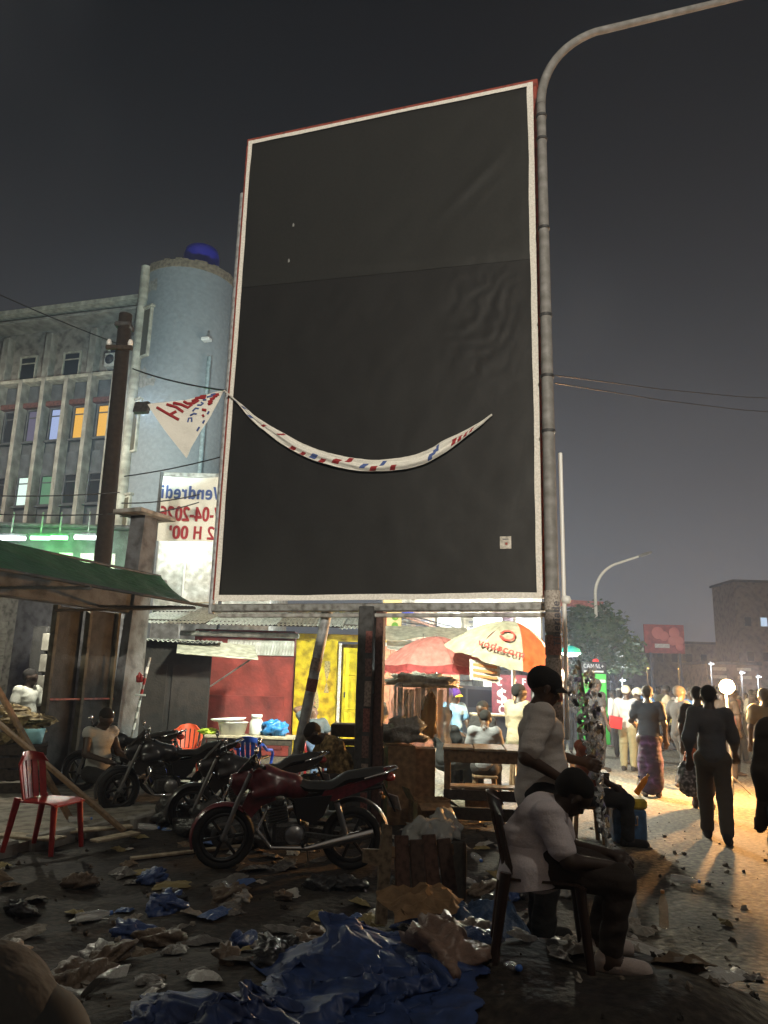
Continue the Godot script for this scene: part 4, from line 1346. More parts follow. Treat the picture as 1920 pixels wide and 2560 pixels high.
	for k in 4:
		var s: Array = specs[k]
		var mid: float = (s[0] + s[1]) * 0.5
		var o := thing("tube_lamp", words[k] + " tube lamp above the green canopy", "lamp", Vector3(mid, 4.63 + k * 0.02, -16.95))
		var hl: float = (s[1] - s[0]) * 0.5
		obj("lamp_tube", tube([Vector3(-hl, 0, 0), Vector3(hl, 0, 0)], 0.05, 10), glow(s[3], s[2], s[4]), o)
		obj("holder", box(hl * 2.0 + 0.1, 0.04, 0.06, 0.01), mats.dark_steel, o, at(0, 0.09, 0))
		obj("hanger", box(0.03, 0.5, 0.03, 0.005), mats.steel, o, at(0, 0.35, 0))
		lamp_omni("tube_light", Vector3(mid, 4.50, -16.75), s[2] if k in [0, 3] else Color(0.3, 1.0, 0.4), 1.5 if k in [0, 3] else 1.8, 0.2)

# ---------------------------------------------------------------- kiosk, red and yellow stalls, market shops
func build_market_row():
	# dark kiosk
	var k := thing("kiosk", "black metal kiosk with a pale sheet awning", "kiosk", Vector3(-4.15, 0, -15.4), 0.25)
	obj("wall", box(1.55, 2.35, 1.6, 0.015), mat("kiosk_black", Color(0.016, 0.012, 0.011), 0.9, "blotch", "n_fine", 0.7), k, at(0, 1.18, -0.3))
	for s in [-0.4, 0.4]:
		obj("shutter_panel", box(0.7, 1.8, 0.03, 0.005), mat("kiosk_black", Color(0, 0, 0)), k, at(s, 1.0, 0.52))
	obj("roof_sheet", corrugated(1.9, 2.1), mats.sheet_metal, k, at(-0.95, 2.45, -1.3, 0, 0.06, 0))
	obj("awning_sheet", box(1.5, 0.03, 1.05, 0.008), mat("awning_pale", Color(0.60, 0.57, 0.48), 0.7, "grime", "n_fine", 1.0), k, Transform3D(Basis.from_euler(Vector3(0.28, 0.0, -0.05)), Vector3(0.85, 2.2, 0.75)))
	obj("awning_strut", tube([Vector3(1.5, 2.05, 1.15), Vector3(0.78, 1.5, 0.5)], 0.015, 6), mats.steel, k)
	# red stall
	var r := thing("market_stall", "red painted stall wall with a ribbed white vent panel", "stall", Vector3(-3.0, 0, -17.6))
	var red := mat("stall_red", Color(0.30, 0.042, 0.032), 0.75, "grime", "n_fine", 0.4)
	obj("wall", box(2.3, 2.75, 2.4, 0.02), red, r, at(-0.1, 1.38, -1.2))
	obj("lower_panel", box(1.75, 1.15, 0.03, 0.01), mat("stall_red_dull", Color(0.22, 0.032, 0.026), 0.8, "grime", "n_fine", 0.5), r, at(0.0, 0.72, 0.017))
	var v := obj("vent_panel", box(1.52, 0.34, 0.05, 0.01), mats.white_paint, r, at(0.28, 2.36, 0.03))
	for i in 22:
		obj("rib", box(0.025, 0.3, 0.02, 0.006), mats.white_paint, v, at(-0.72 + i * 0.0685, 0, 0.032, 0, 0, -0.16))
	obj("gutter_beam", box(2.7, 0.11, 0.16, 0.02), mat("beam_green", Color(0.40, 0.42, 0.38), 0.6, "grime"), r, at(-0.2, 2.64, 0.12))
	# yellow stall
	var y := thing("market_stall", "bright yellow stall with open panelled door", "stall", Vector3(-1.18, 0, -17.6))
	var yel := mat("stall_yellow", Color(0.60, 0.45, 0.008), 0.9, "blotch", "n_fine", 0.6)
	var yclean := mat("door_yellow", Color(0.74, 0.60, 0.008), 0.85, "grime", "", 0.6)
	obj("wall", box(0.95, 2.62, 0.12, 0.01), yel, y, at(-0.26, 1.31, 0.0))
	obj("door_frame", box(0.06, 2.5, 0.14, 0.006), mats.paper, y, at(0.27, 1.25, 0.04))
	obj("header", box(1.62, 0.16, 0.14, 0.01), yel, y, at(0.1, 2.63, 0.0))
	var dl := obj("door", box(0.5, 2.3, 0.04, 0.006), yclean, y, at(0.57, 1.27, -0.2, 0.35))
	for q in [[0.78, 0.5], [0.12, 0.7], [-0.65, 0.72]]:
		obj("door_panel", box(0.36, q[1], 0.02, 0.008), yclean, dl, at(-0.02, q[0], 0.027))
	obj("handle", box(0.03, 0.12, 0.04, 0.006), mats.dark_steel, dl, at(-0.2, 0.1, 0.04))
	obj("door_post", box(0.16, 2.4, 0.12, 0.006), yclean, y, at(0.74, 1.25, 0.08))
	obj("side_wall", box(0.08, 2.6, 2.0, 0.01), yel, y, at(0.88, 1.3, -1.0))
	obj("back_wall", box(1.7, 2.6, 0.08, 0.01), yel, y, at(0.1, 1.3, -2.2))
	for i in 3:
		obj("wall_stain", sheet(func(u: float, w: float) -> Vector3: return Vector3(-0.45 + i * 0.22 + (u - 0.5) * 0.13 * sin(w * 3.0 + 0.1 + i), 0.7 + i * 0.35 + w * 0.7, 0.064), 5, 8, 0.002), mat("stain", Color(0.42, 0.34, 0.16), 0.9, "blotch", "", 3.0), y)
	# corrugated roof sheets over both stalls, each sheet its own piece
	var rf := thing("stall_roof", "rusted corrugated iron roof above the red and yellow stalls", "roof")
	for i in 7:
		var s := obj("roof_sheet", corrugated(0.86, 3.4 + rng.randf_range(-0.15, 0.15), 0.09, 0.016, i), mats.sheet_metal if i % 3 != 1 else mat("rusty_sheet", Color(0.42, 0.36, 0.29), 0.6, "blotch", "n_fine", 0.9, 0.25), rf, Transform3D(Basis.from_euler(Vector3(0.21, rng.randf_range(-0.03, 0.03), 0.02)), Vector3(-5.4 + i * 0.76, 3.52 + 0.008 * (i % 2) - 0.015 * absf(i - 3), -19.9)))
		s.scale.z = 1.0
	for z in [-17.0, -18.6, -19.8]:
		obj("purlin", box(5.6, 0.08, 0.06, 0.006), mats.dark_wood, rf, at(-2.75, 2.86 - (z + 17.0) * 0.205, z))
	for i in 6:
		obj("loose_plank", box(rng.randf_range(0.5, 1.1), 0.03, 0.09, 0.006), mats.pale_wood, rf, at(-4.5 + i * 0.75, 3.40 + rng.randf_range(-0.02, 0.1), -18.6 + rng.randf_range(-0.5, 0.4), rng.randf_range(-0.6, 0.6), 0.2, 0))
	# brown wooden stall front with white awning
	var b := thing("market_stall", "brown timber stall with pale awning behind the pink umbrella", "stall", Vector3(0.95, 0, -18.2))
	for i in 9:
		obj("board", box(0.2, 2.5, 0.04, 0.006), mat("stall_brown_%d" % (i % 3), [Color(0.26, 0.10, 0.05), Color(0.20, 0.08, 0.045), Color(0.30, 0.13, 0.07)][i % 3], 0.8, "blotch", "n_fine", 1.5), b, at(-0.82 + i * 0.205, 1.25, 0))
	obj("rail", box(1.9, 0.08, 0.05, 0.006), mats.wood, b, at(0, 2.1, 0.045))
	obj("awning_sheet", sheet(func(u: float, w: float) -> Vector3: return Vector3(lerpf(-1.0, 1.1, u), 2.98 - w * 0.36 - 0.05 * sin(u * PI * 3.0) * w, lerpf(-0.1, 1.0, w)), 14, 6, 0.01), mat("awning_cream", Color(0.62, 0.58, 0.48), 0.8, "grime", "n_cloth", 1.0), b)
	obj("awning_sheet", sheet(func(u: float, w: float) -> Vector3: return Vector3(lerpf(-0.8, 0.75, u), 2.62 - w * 0.22 - 0.04 * sin(u * PI * 2.0) * w, lerpf(0.1, 1.1, w)), 14, 6, 0.01), mats.white_paint, b)
	# yellow lit sign
	var sg := thing("shop_sign", "narrow lit yellow sign panel with round green prints beside the billboard post", "sign", Vector3(0.27, 0, -18.85))
	obj("sign_box", box(0.46, 1.05, 0.1, 0.01), glow("sign_yellow", Color(1.0, 0.82, 0.25), 0.75), sg, at(0, 3.15, 0))
	for i in 3:
		obj("sign_print", lathe([Vector2(0, 0), Vector2(0.085, 0), Vector2(0.085, 0.006), Vector2(0, 0.006)], 16), glow("sign_lime", Color(0.55, 0.85, 0.12), 0.7), sg, at(0.07 if i else -0.03, 3.45 - i * 0.21, 0.053, 0, PI / 2, 0))
	obj("sign_print", box(0.05, 0.5, 0.006, 0.001), mat("print_red", Color(0.4, 0.04, 0.03), 0.8), sg, at(-0.16, 3.2, 0.054))
	obj("pole", tube([Vector3(0, 0, 0), Vector3(0, 2.65, 0)], 0.04, 8), mats.steel, sg)
	# long market building behind, with sign panels
	var m := thing("market_building", "cluttered pale market building with hanging signs behind the umbrellas", "building", Vector3(2.45, 0, -23.2))
	var mw := mat("market_wall", Color(0.42, 0.40, 0.35), 0.9, "blotch", "n_fine", 0.5)
	obj("upper_wall", box(4.9, 2.4, 3.0, 0.02), mw, m, at(0, 3.4, -1.5))
	obj("back_wall", box(4.9, 2.18, 0.2, 0.02), mw, m, at(0, 1.09, -2.9))
	for q in [[-2.35, 0.2], [-0.8, 0.3], [0.8, 0.3], [2.35, 0.2]]:
		obj("pier", box(q[1], 2.19, 2.78, 0.02), mw, m, at(q[0], 1.095, -1.4))
	var cols := [Color(0.55, 0.54, 0.50), Color(0.40, 0.30, 0.24), Color(0.62, 0.60, 0.55), Color(0.5, 0.45, 0.38), Color(0.30, 0.22, 0.30), Color(0.58, 0.56, 0.52)]
	for i in 6:
		var pn := obj("sign_panel", box(0.72, 0.8 + 0.25 * (i % 3), 0.05, 0.008), mat("sign_panel_%d" % (i % 6), cols[i % 6], 0.8, "grime"), m, at(-2.0 + i * 0.8, 3.3 + 0.12 * (i % 2), 0.06 + 0.05 * (i % 2), 0, 0, rng.randf_range(-0.04, 0.04)))
		for q in 4:
			obj("print_line", box(rng.randf_range(0.25, 0.55), 0.05, 0.006, 0.001), mat("print_ink", Color(0.12, 0.12, 0.14)), pn, at(rng.randf_range(-0.06, 0.06), 0.25 - q * 0.15, 0.028))
	obj("blue_awning", box(0.7, 0.3, 0.5, 0.02), mat("awning_blue", Color(0.03, 0.05, 0.42), 0.7, "grime"), m, at(-1.85, 3.78, 0.4))
	for i in 3:
		for q in 3:
			obj("shelf", box(1.2, 0.04, 0.4, 0.006), mats.wood, m, at(-1.58 + i * 1.58, 0.6 + q * 0.6, -2.5))
	for i in 5:
		obj("cable", tube([Vector3(-3.0, 3.9 - i * 0.16, 0.35), Vector3(-1.2, 3.55 - i * 0.1, 0.4), Vector3(0.2, 3.2 - i * 0.12, 0.35)], 0.018, 5), mats.black_plastic, m)
	obj("slanted_awning", box(1.9, 0.04, 0.7, 0.01), mat("awning_brown", Color(0.22, 0.11, 0.07), 0.8, "blotch"), m, at(-1.6, 3.55, 0.5, 0.1, 0.2, -0.3))
	# lit white panel and bulbs of the stalls
	var lp := thing("light_panel", "glaring white lamp panel above the orange and cream umbrella", "lamp", Vector3(3.15, 3.45, -22.6))
	obj("lamp_panel", box(0.85, 0.42, 0.06, 0.02), glow("panel_white", Color(0.95, 1.0, 0.98), 2.6), lp)
	obj("bracket", box(0.06, 0.06, 0.5, 0.01), mats.steel, lp, at(0, 0, -0.28))
	lamp_omni("panel_light", Vector3(3.15, 3.4, -22.3), Color(0.97, 1.0, 0.97), 45.0, 0.3)
	for q in [[Vector3(0.95, 2.25, -17.2), "bare bulb under the pale awning behind the pink umbrella", 11.0], [Vector3(2.35, 1.82, -15.9), "bare bulb glowing between the two umbrellas", 9.0], [Vector3(1.1, 1.95, -20.5), "small white bulb left of the dark car", 12.0]]:
		var bo := thing("hanging_bulb", q[1], "lamp", q[0])
		obj("bulb", lathe([Vector2(0, -0.07), Vector2(0.05, -0.04), Vector2(0.055, 0.01), Vector2(0.02, 0.07), Vector2(0, 0.08)], 10), glow("bulb_cool", Color(0.95, 1.0, 1.0), 6.0), bo)
		obj("cord", tube([Vector3(0, 0.08, 0), Vector3(0, 0.5, 0)], 0.008, 5), mats.black_plastic, bo)
		lamp_omni("stall_light", q[0], Color(0.97, 1.0, 0.96), q[2], 0.06)
	umbrellas()
	# stall lamp with a teal shade right of the lamp post
	var tl := thing("stall_lamp", "bright oval stall lamp with teal shade right of the lamp post", "lamp", Vector3(3.45, 2.27, -14.0))
	obj("lamp_shade", lathe([Vector2(0.19, 0.0), Vector2(0.17, 0.07), Vector2(0.05, 0.13), Vector2(0, 0.13)], 18), mat("teal", Color(0.02, 0.25, 0.26), 0.5), tl)
	obj("lamp_disc", lathe([Vector2(0, -0.05), Vector2(0.12, -0.045), Vector2(0.18, -0.01), Vector2(0.18, 0.0), Vector2(0, 0.0)], 18), glow("disc_white", Color(0.92, 1.0, 0.98), 7.0), tl)
	obj("pole", tube([Vector3(-0.17, -2.27, -0.02), Vector3(-0.19, 0.05, -0.02), Vector3(0, 0.15, 0)], 0.018, 6), mats.steel, tl)
	lamp_omni("disc_light", Vector3(3.45, 2.12, -14.0), Color(1.0, 0.97, 0.86), 28.0, 0.15)

func canopy_part(rad: float, drop: float, k: int, n: int, sd: int, tear := 0.0) -> ArrayMesh:
	var fn := FastNoiseLite.new()
	fn.seed = sd
	fn.frequency = 1.6
	var f := func(u: float, v: float) -> Vector3:
		var a0 := TAU * (k + u) / n
		var chord := cos(PI / n) / cos((u - 0.5) * TAU / n)
		var r: float = rad * v * lerpf(1.0, chord, v)
		var y := -drop * pow(v, 1.8) - 0.035 * sin(u * PI) * v + fn.get_noise_3d(cos(a0) * v * 2.0, v * 2.0, sin(a0) * v * 2.0) * 0.05 * v
		return Vector3(cos(a0) * r, y, sin(a0) * r)
	return sheet(f, 9, 12, 0.004)

func umbrellas():
	# pink parasol
	var p := thing("market_umbrella", "faded pink red parasol with scalloped edge over the stall", "umbrella", Vector3(1.13, 0, -15.6), 0.2)
	var pink := mat("umbrella_pink", Color(0.66, 0.23, 0.20), 0.75, "grime", "n_cloth", 1.3)
	pink.backlight_enabled = true
	pink.backlight = Color(0.25, 0.05, 0.05)
	for k in 8:
		obj("canopy_panel", canopy_part(1.12, 0.58, k, 8, 20 + k), pink, p, at(0, 2.6, 0))
	for k in 8:
		var f := func(u: float, v: float) -> Vector3:
			var a0 := TAU * (k + u) / 8.0
			var chord := cos(PI / 8) / cos((u - 0.5) * TAU / 8.0)
			var r := 1.12 * chord
			return Vector3(cos(a0) * r, 2.6 - 0.58 - 0.035 * sin(u * PI) - v * (0.13 + 0.02 * sin(u * 9.0 + k)), sin(a0) * r)
		obj("valance", sheet(f, 9, 2, 0.004), mat("umbrella_red", Color(0.42, 0.05, 0.05), 0.75, "grime", "n_cloth", 1.3), p)
	obj("pole", tube([Vector3(0, 0, 0), Vector3(0, 2.62, 0)], 0.022, 8), mats.steel, p)
	# cream and orange parasol, tilted
	var v := thing("market_umbrella", "cream and orange parasol with red ring logo beside the lamp post", "umbrella", Vector3(2.36, 0, -14.0))
	var rig := Transform3D(Basis.from_euler(Vector3(0.14, 0.0, -0.24)) * Basis(Vector3.UP, PI / 8 - PI / 2 - 0.30), Vector3(2.46 - 2.36, 2.80, 0))
	var cream := mat("umbrella_cream", Color(0.42, 0.38, 0.28), 0.8, "grime", "n_cloth", 1.2)
	var orange := mat("umbrella_orange", Color(0.60, 0.115, 0.035), 0.75, "grime", "n_cloth", 1.2)
	for m in [cream, orange]:
		m.backlight_enabled = true
		m.backlight = Color(0.3, 0.25, 0.2) if m == cream else Color(0.35, 0.07, 0.02)
	var n := 8
	for k in n:
		# panels counted from the right of the one that faces the camera
		obj("canopy_panel", canopy_part(1.18, 0.74, k, n, 40 + k), orange if k in [7, 5, 3] else cream, v, rig)
	obj("pole", tube([Vector3(0, 0, 0), Vector3(0.1, 2.8, 0)], 0.024, 8), mats.white_plastic, v)
	# logo and lettering follow the panel facing the camera
	var on := func(a: float, r: float) -> Vector3:
		var q: float = r / 1.18
		return rig * (Vector3(cos(a) * r, -0.74 * pow(q, 1.8) + 0.012, sin(a) * r)) 
	var ctr := TAU * 0.5 / n
	var ring := func(u: float, w: float) -> Vector3:
		var an := u * TAU * 0.93 + 0.5
		var rr := lerpf(0.085 + 0.02 * sin(an * 0.5), 0.135, w)
		return on.call(ctr + cos(an) * rr / 0.66, 0.66 + sin(an) * rr * 0.95) + Vector3(0, 0.004, 0.006)
	var lr := mat("logo_red", Color(0.52, 0.04, 0.03), 0.8)
	obj("logo_ring", sheet(ring, 26, 2, 0.004), lr, v)
	var xa: Vector3 = (on.call(ctr - 0.2, 1.0) - on.call(ctr + 0.2, 1.0)).normalized()
	var ya: Vector3 = (on.call(ctr, 0.9) - on.call(ctr, 1.06)).normalized()
	var za := xa.cross(ya).normalized()
	if xa.x < 0:
		xa = -xa
		za = xa.cross(ya).normalized()
	obj("lettering", text_mesh("vodacom", 0.19, 0.004), lr, v, Transform3D(Basis(xa, ya, za), on.call(ctr, 0.97) + za * 0.036))
	# papers and packets hanging under its edge
	for q in [[Vector3(1.80, 1.92, -13.3), 0.52, 0.34, "printed flyer sheet hanging under the left edge of the cream umbrella"], [Vector3(2.98, 1.72, -13.2), 0.3, 0.32, "printed flyer sheet hanging under the orange side of the cream umbrella"]]:
		var fl := thing("flyer", q[3], "flyer", q[0])
		obj("sheet", sheet(func(a: float, b: float) -> Vector3: return Vector3((a - 0.5) * q[1], (0.5 - b) * q[2] - 0.06 * a, 0.02 * sin(a * 6.0)), 8, 4, 0.003), mats.paper, fl)
		for i in 3:
			obj("print_line", box(q[1] * 0.8, 0.045, 0.004, 0.001), mat("print_orange", Color(0.5, 0.2, 0.07), 0.8), fl, at(0, 0.06 - i * 0.09, 0.024, 0, 0, -0.11))
		obj("string", tube([Vector3(0, q[2] * 0.45, 0), Vector3(0.05, q[2] * 0.5 + 0.35, 0)], 0.004, 4), mats.paper, fl)

# ---------------------------------------------------------------- far street on the right
func tree(label: String, pos: Vector3, h: float, r: float, sd: int, group := "") -> Node3D:
	var t := thing("tree", label, "tree", pos, 0.0, group)
	var g := RandomNumberGenerator.new()
	g.seed = sd
	var trunk := new_st()
	add_tube(trunk, [Vector3.ZERO, Vector3(0.05, h * 0.35, 0), Vector3(-0.05, h * 0.6, 0.05)], [0.16, 0.12, 0.07], 8)
	for k in 7:
		var a := TAU * k / 7.0 + g.randf() * 0.5
		add_tube(trunk, [Vector3(0, h * 0.42, 0), Vector3(cos(a) * r * 0.4, h * 0.6, sin(a) * r * 0.4), Vector3(cos(a) * r * 0.75, h * (0.62 + g.randf() * 0.25), sin(a) * r * 0.75)], [0.06, 0.04, 0.015], 6)
	trunk.index()
	trunk.generate_normals()
	obj("trunk", trunk.commit(), mats.dark_wood, t)
	var st := new_st()
	st.set_smooth_group(-1)
	for c in 90:
		var d := Vector3(g.randfn(), g.randfn() * 0.75, g.randfn()).normalized() * pow(g.randf(), 0.4)
		var cc := Vector3(d.x * r, h * 0.7 + d.y * h * 0.3, d.z * r)
		for l in 70:
			var p := cc + Vector3(g.randfn(), g.randfn() * 0.7, g.randfn()) * r * 0.16
			var u := Vector3(g.randfn(), g.randfn() * 0.5, g.randfn()).normalized() * g.randf_range(0.08, 0.17)
			var v := u.cross(Vector3(g.randfn(), g.randfn(), g.randfn()).normalized()).normalized() * u.length() * 0.45
			quad(st, p - u, p + v, p + u, p - v)
	var lf := mat("leaf_%d" % (sd % 2), Color(0.05, 0.09, 0.035) if sd % 2 == 0 else Color(0.065, 0.10, 0.03), 0.6)
	lf.backlight_enabled = true
	lf.backlight = Color(0.05, 0.08, 0.02)
	obj("crown", done(st), lf, t)
	return t

func build_far_street():
	tree("dark green leafy tree behind the far street lamp", Vector3(8.25, 0, -30.0), 4.9, 1.35, 4)
	tree("smaller tree right of the far street lamp", Vector3(10.3, 0, -34.0), 4.3, 1.1, 7)
	# dark car between the umbrellas
	var c := thing("parked_car", "dark grey car parked behind the seated people under the umbrellas", "car", Vector3(2.25, 0, -20.4), 0.35)
	var cp := mat("car_paint", Color(0.06, 0.065, 0.075), 0.25)
	obj("body", prism(PackedVector2Array([Vector2(-2.0, 0.35), Vector2(2.05, 0.35), Vector2(2.1, 0.8), Vector2(1.95, 1.02), Vector2(0.95, 1.1), Vector2(0.35, 1.62), Vector2(-1.35, 1.68), Vector2(-1.9, 1.15), Vector2(-2.05, 0.9)]), 1.7), cp, c, at(0, 0, 0))
	for s in [-1.0, 1.0]:
		obj("window", prism(PackedVector2Array([Vector2(0.82, 1.12), Vector2(0.3, 1.54), Vector2(-0.35, 1.56), Vector2(-0.35, 1.12)]), 0.02), mats.glass_dark, c, at(0, 0, s * 0.855))
		obj("window", prism(PackedVector2Array([Vector2(-0.42, 1.12), Vector2(-0.42, 1.57), Vector2(-1.25, 1.6), Vector2(-1.6, 1.14)]), 0.02), mats.glass_dark, c, at(0, 0, s * 0.855))
		obj("headlight", box(0.05, 0.16, 0.36, 0.02), mats.white_plastic, c, at(2.06, 0.85, s * 0.6))
		for x in [-1.25, 1.3]:
			var wh := obj("wheel", lathe([Vector2(0.12, -0.1), Vector2(0.28, -0.1), Vector2(0.32, -0.06), Vector2(0.32, 0.06), Vector2(0.28, 0.1), Vector2(0.12, 0.1)], 18), mats.rubber, c, at(x, 0.32, s * 0.8, 0, PI / 2, 0))
			obj("rim", lathe([Vector2(0, -0.08), Vector2(0.19, -0.09), Vector2(0.19, 0.09), Vector2(0, 0.08)], 14), mats.galv, wh)
	obj("windscreen", box(0.03, 0.72, 1.4, 0.01), mats.glass_dark, c, at(0.67, 1.37, 0, 0, 0, 0.86))
	obj("mirror", box(0.1, 0.12, 0.18, 0.03), cp, c, at(0.75, 1.15, 0.95))
	# maroon board
	var mb := thing("sign_board", "maroon board with white chalk dollar sign near the white pole", "sign", Vector3(3.2, 0, -18.9))
	obj("board", box(0.95, 0.95, 0.05, 0.01), mat("maroon", Color(0.16, 0.02, 0.035), 0.7, "grime"), mb, at(0, 1.45, 0))
	for q in [["C", -0.3, 1.75, 0.26], ["$", -0.24, 1.4, 0.5], ["P", 0.06, 1.76, 0.22], ["F", 0.3, 1.76, 0.22], ["C", -0.25, 1.1, 0.26]]:
		obj("lettering", text_mesh(q[0], q[3], 0.008), mat("chalk", Color(0.6, 0.55, 0.55), 0.9), mb, at(q[1], q[2], 0.032))
	for s in [-0.42, 0.42]:
		obj("leg", box(0.05, 1.0, 0.05, 0.006), mats.dark_wood, mb, at(s, 0.5, 0))
	var wp := obj("pole", tube([Vector3(2.62, 0, -15.2), Vector3(2.62, 2.35, -15.2)], 0.035, 8), mats.white_plastic)
	tag(wp, "white plastic pole below the cream umbrella", "pole")
	# green kiosk
	var g := thing("green_kiosk", "small bright green kiosk with black and white header sign", "kiosk", Vector3(6.62, 0, -24.0))
	obj("box", box(0.78, 1.2, 0.5, 0.02), mat("kiosk_green", Color(0.06, 0.52, 0.07), 0.5), g, at(0, 1.5, -0.25))
	obj("counter", box(0.86, 0.95, 0.6, 0.02), mat("kiosk_green", Color(0, 0, 0)), g, at(0, 0.475, -0.25))
	obj("stripe", box(0.7, 0.09, 0.02, 0.004), mats.white_plastic, g, at(0, 1.88, 0.012))
	obj("header_sign", box(0.8, 0.36, 0.1, 0.01), mats.black_plastic, g, at(0, 2.28, -0.05))
	obj("lettering", text_mesh("CANAL+", 0.17, 0.012), glow("sign_white", Color(0.95, 0.95, 0.95), 0.7), g, at(0, 2.33, 0.008))
	obj("stripe", box(0.6, 0.05, 0.01, 0.002), mats.white_plastic, g, at(0, 2.17, 0.006))
	obj("beacon", lathe([Vector2(0, 0), Vector2(0.1, 0), Vector2(0.09, 0.06), Vector2(0, 0.1)], 10), glow("red_lamp", Color(1.0, 0.1, 0.08), 1.2), g, at(0.1, 2.47, -0.1))
	# far hoarding, street banner, buildings
	var h := thing("hoarding", "distant red advertising hoarding above the crowd", "billboard", Vector3(15.5, 0, -42.0))
	obj("panel", box(2.2, 1.55, 0.12, 0.02), mat("hoarding_red", Color(0.36, 0.06, 0.045), 0.7, "grime", "", 0.6), h, at(0, 4.4, 0))
	for q in [[-0.35, 4.72, 0.34], [-0.02, 4.55, 0.28], [0.55, 4.75, 0.3], [0.75, 4.3, 0.3], [0.45, 4.3, 0.26], [0.8, 4.0, 0.22]]:
		obj("print_disc", lathe([Vector2(0, 0), Vector2(q[2], 0), Vector2(q[2] * 0.9, 0.02), Vector2(0, 0.03)], 14), mat("hoarding_print", Color(0.50, 0.14, 0.11), 0.8), h, at(q[0], q[1], 0.06, 0, PI / 2, 0))
	obj("print_band", box(0.8, 0.22, 0.02, 0.004), mats.paper, h, at(-0.15, 4.02, 0.07))
	for s in [-0.8, 0.8]:
		obj("leg", box(0.14, 3.65, 0.14, 0.01), mats.dark_steel, h, at(s, 1.82, 0))
	var sb := thing("street_banner", "red and white strip banner hung beside the far street lamp", "banner", Vector3(9.4, 0, -36.0))
	obj("cloth", box(2.2, 0.32, 0.03, 0.006), mat("strip_red", Color(0.5, 0.16, 0.13), 0.8, "grime"), sb, at(0, 5.55, 0, 0, 0, -0.03))
	obj("cloth", box(0.9, 0.2, 0.035, 0.006), mats.paper, sb, at(0.75, 5.25, 0, 0, 0, -0.1))
	obj("pole", tube([Vector3(-1.1, 0, 0), Vector3(-1.1, 5.75, 0)], 0.05, 8), mats.steel, sb)
	obj("pole", tube([Vector3(1.25, 0, 0), Vector3(1.25, 5.7, 0)], 0.05, 8), mats.steel, sb)
	var bcol := [Color(0.26, 0.22, 0.19), Color(0.30, 0.26, 0.22), Color(0.22, 0.19, 0.17), Color(0.34, 0.29, 0.24)]
	var specs := [[30.5, -60.0, 5.2, 10.2, "tall hazy building with two lit windows at the right edge"], [26.0, -66.0, 6.0, 5.6, "low hazy building left of the tall one at the right edge"], [19.5, -64.0, 7.0, 4.6, "wide low hazy building behind the red hoarding"], [12.5, -62.0, 5.5, 4.9, "pale hazy building behind the far street lamp"], [22.8, -50.0, 3.4, 3.4, "small stall building with pale signs right of the red hoarding"]]
	for i in specs.size():
		var q: Array = specs[i]
		var b := thing("far_building", q[4], "building", Vector3(q[0], 0, q[1]))
		obj("wall", box(q[2], q[3], 4.0, 0.03), mat("far_wall_%d" % (i % 4), bcol[i % 4], 0.9, "blotch", "n_fine", 0.3), b, at(0, q[3] * 0.5, -2.0))
		obj("roof", box(q[2] + 0.3, 0.2, 4.3, 0.02), mats.concrete_dark, b, at(0, q[3] + 0.1, -2.0))
		var nx := int(q[2] / 1.3)
		for a in nx:
			for f in maxi(int(q[3] / 2.7) , 1):
				var lit: bool = (i == 0 and ((a == 1 and f == 2) or (a == 2 and f == 1)))
				var w := obj("window", box(0.62, 0.8, 0.06, 0.01), mats.concrete, b, at(-q[2] * 0.5 + 0.9 + a * 1.25, 1.7 + f * 2.7, 0.02))
				obj("pane", box(0.5, 0.68, 0.03, 0.004), glow("far_window", Color(0.8, 0.9, 1.0), 0.9) if lit else mats.glass_dark, w, at(0, 0, 0.03))
		if i == 4:
			for k in 4:
				obj("sign_panel", box(0.9, 0.2, 0.05, 0.01), mats.paper, b, at(-0.9 + (k % 2) * 1.6, 2.6 + (k / 2) * 0.5, 0.05))
	# market lamps far down the street
	var n := 0
	for q in [[15.0, 2.88, -35.0, "white"], [15.9, 2.5, -34.0, "white"], [17.1, 2.36, -35.0, "white"], [15.9, 2.9, -46.0, "warm"], [17.4, 2.9, -45.0, "warm"], [9.7, 2.0, -31.0, "white"]]:
		var words := ["high white lamp of a stall above the glaring headlight", "white lamp of a stall just right of the glaring lamp", "white stall lamp near the right edge of the picture", "small warm lamp left of the red hoarding's foot", "small warm lamp below the red hoarding", "small white lamp below the dark tree"]
		var o := thing("stall_lamp", words[n], "lamp", Vector3(q[0], q[1], q[2]))
		var warm: bool = q[3] == "warm"
		obj("lamp_bulb", lathe([Vector2(0, -0.1), Vector2(0.2, -0.05), Vector2(0.2, 0.05), Vector2(0, 0.1)], 12, Vector3(0.6, 0.45, 0.45) if not warm else Vector3(0.4, 0.45, 0.4)), glow("far_lamp_" + q[3], Color(0.9, 0.95, 1.0) if not warm else Color(1.0, 0.8, 0.4), 3.0), o)
		obj("pole", tube([Vector3(0, -q[1], -0.1), Vector3(0, 0.1, -0.1)], 0.03, 6), mats.dark_steel, o)
		lamp_omni("far_light", Vector3(q[0], q[1] - 0.05, q[2] + 0.35), Color(0.95, 0.97, 1.0) if not warm else Color(1.0, 0.75, 0.4), 10.0 if not warm else 6.0, 0.15)
		n += 1
	# glaring warm lamp on the right
	var w := thing("work_lamp", "glaring warm lamp on a pole among the crowd at the right", "lamp", Vector3(5.85, 0, -13.1))
	obj("pole", tube([Vector3(0, 0, -0.05), Vector3(0, 1.75, -0.05)], 0.02, 8), mats.steel, w)
	obj("reflector", lathe([Vector2(0.03, -0.12), Vector2(0.11, -0.05), Vector2(0.125, -0.02), Vector2(0.11, -0.02), Vector2(0.03, -0.1)], 16), mats.galv, w, at(0, 1.74, 0, -0.42, PI / 2, 0))
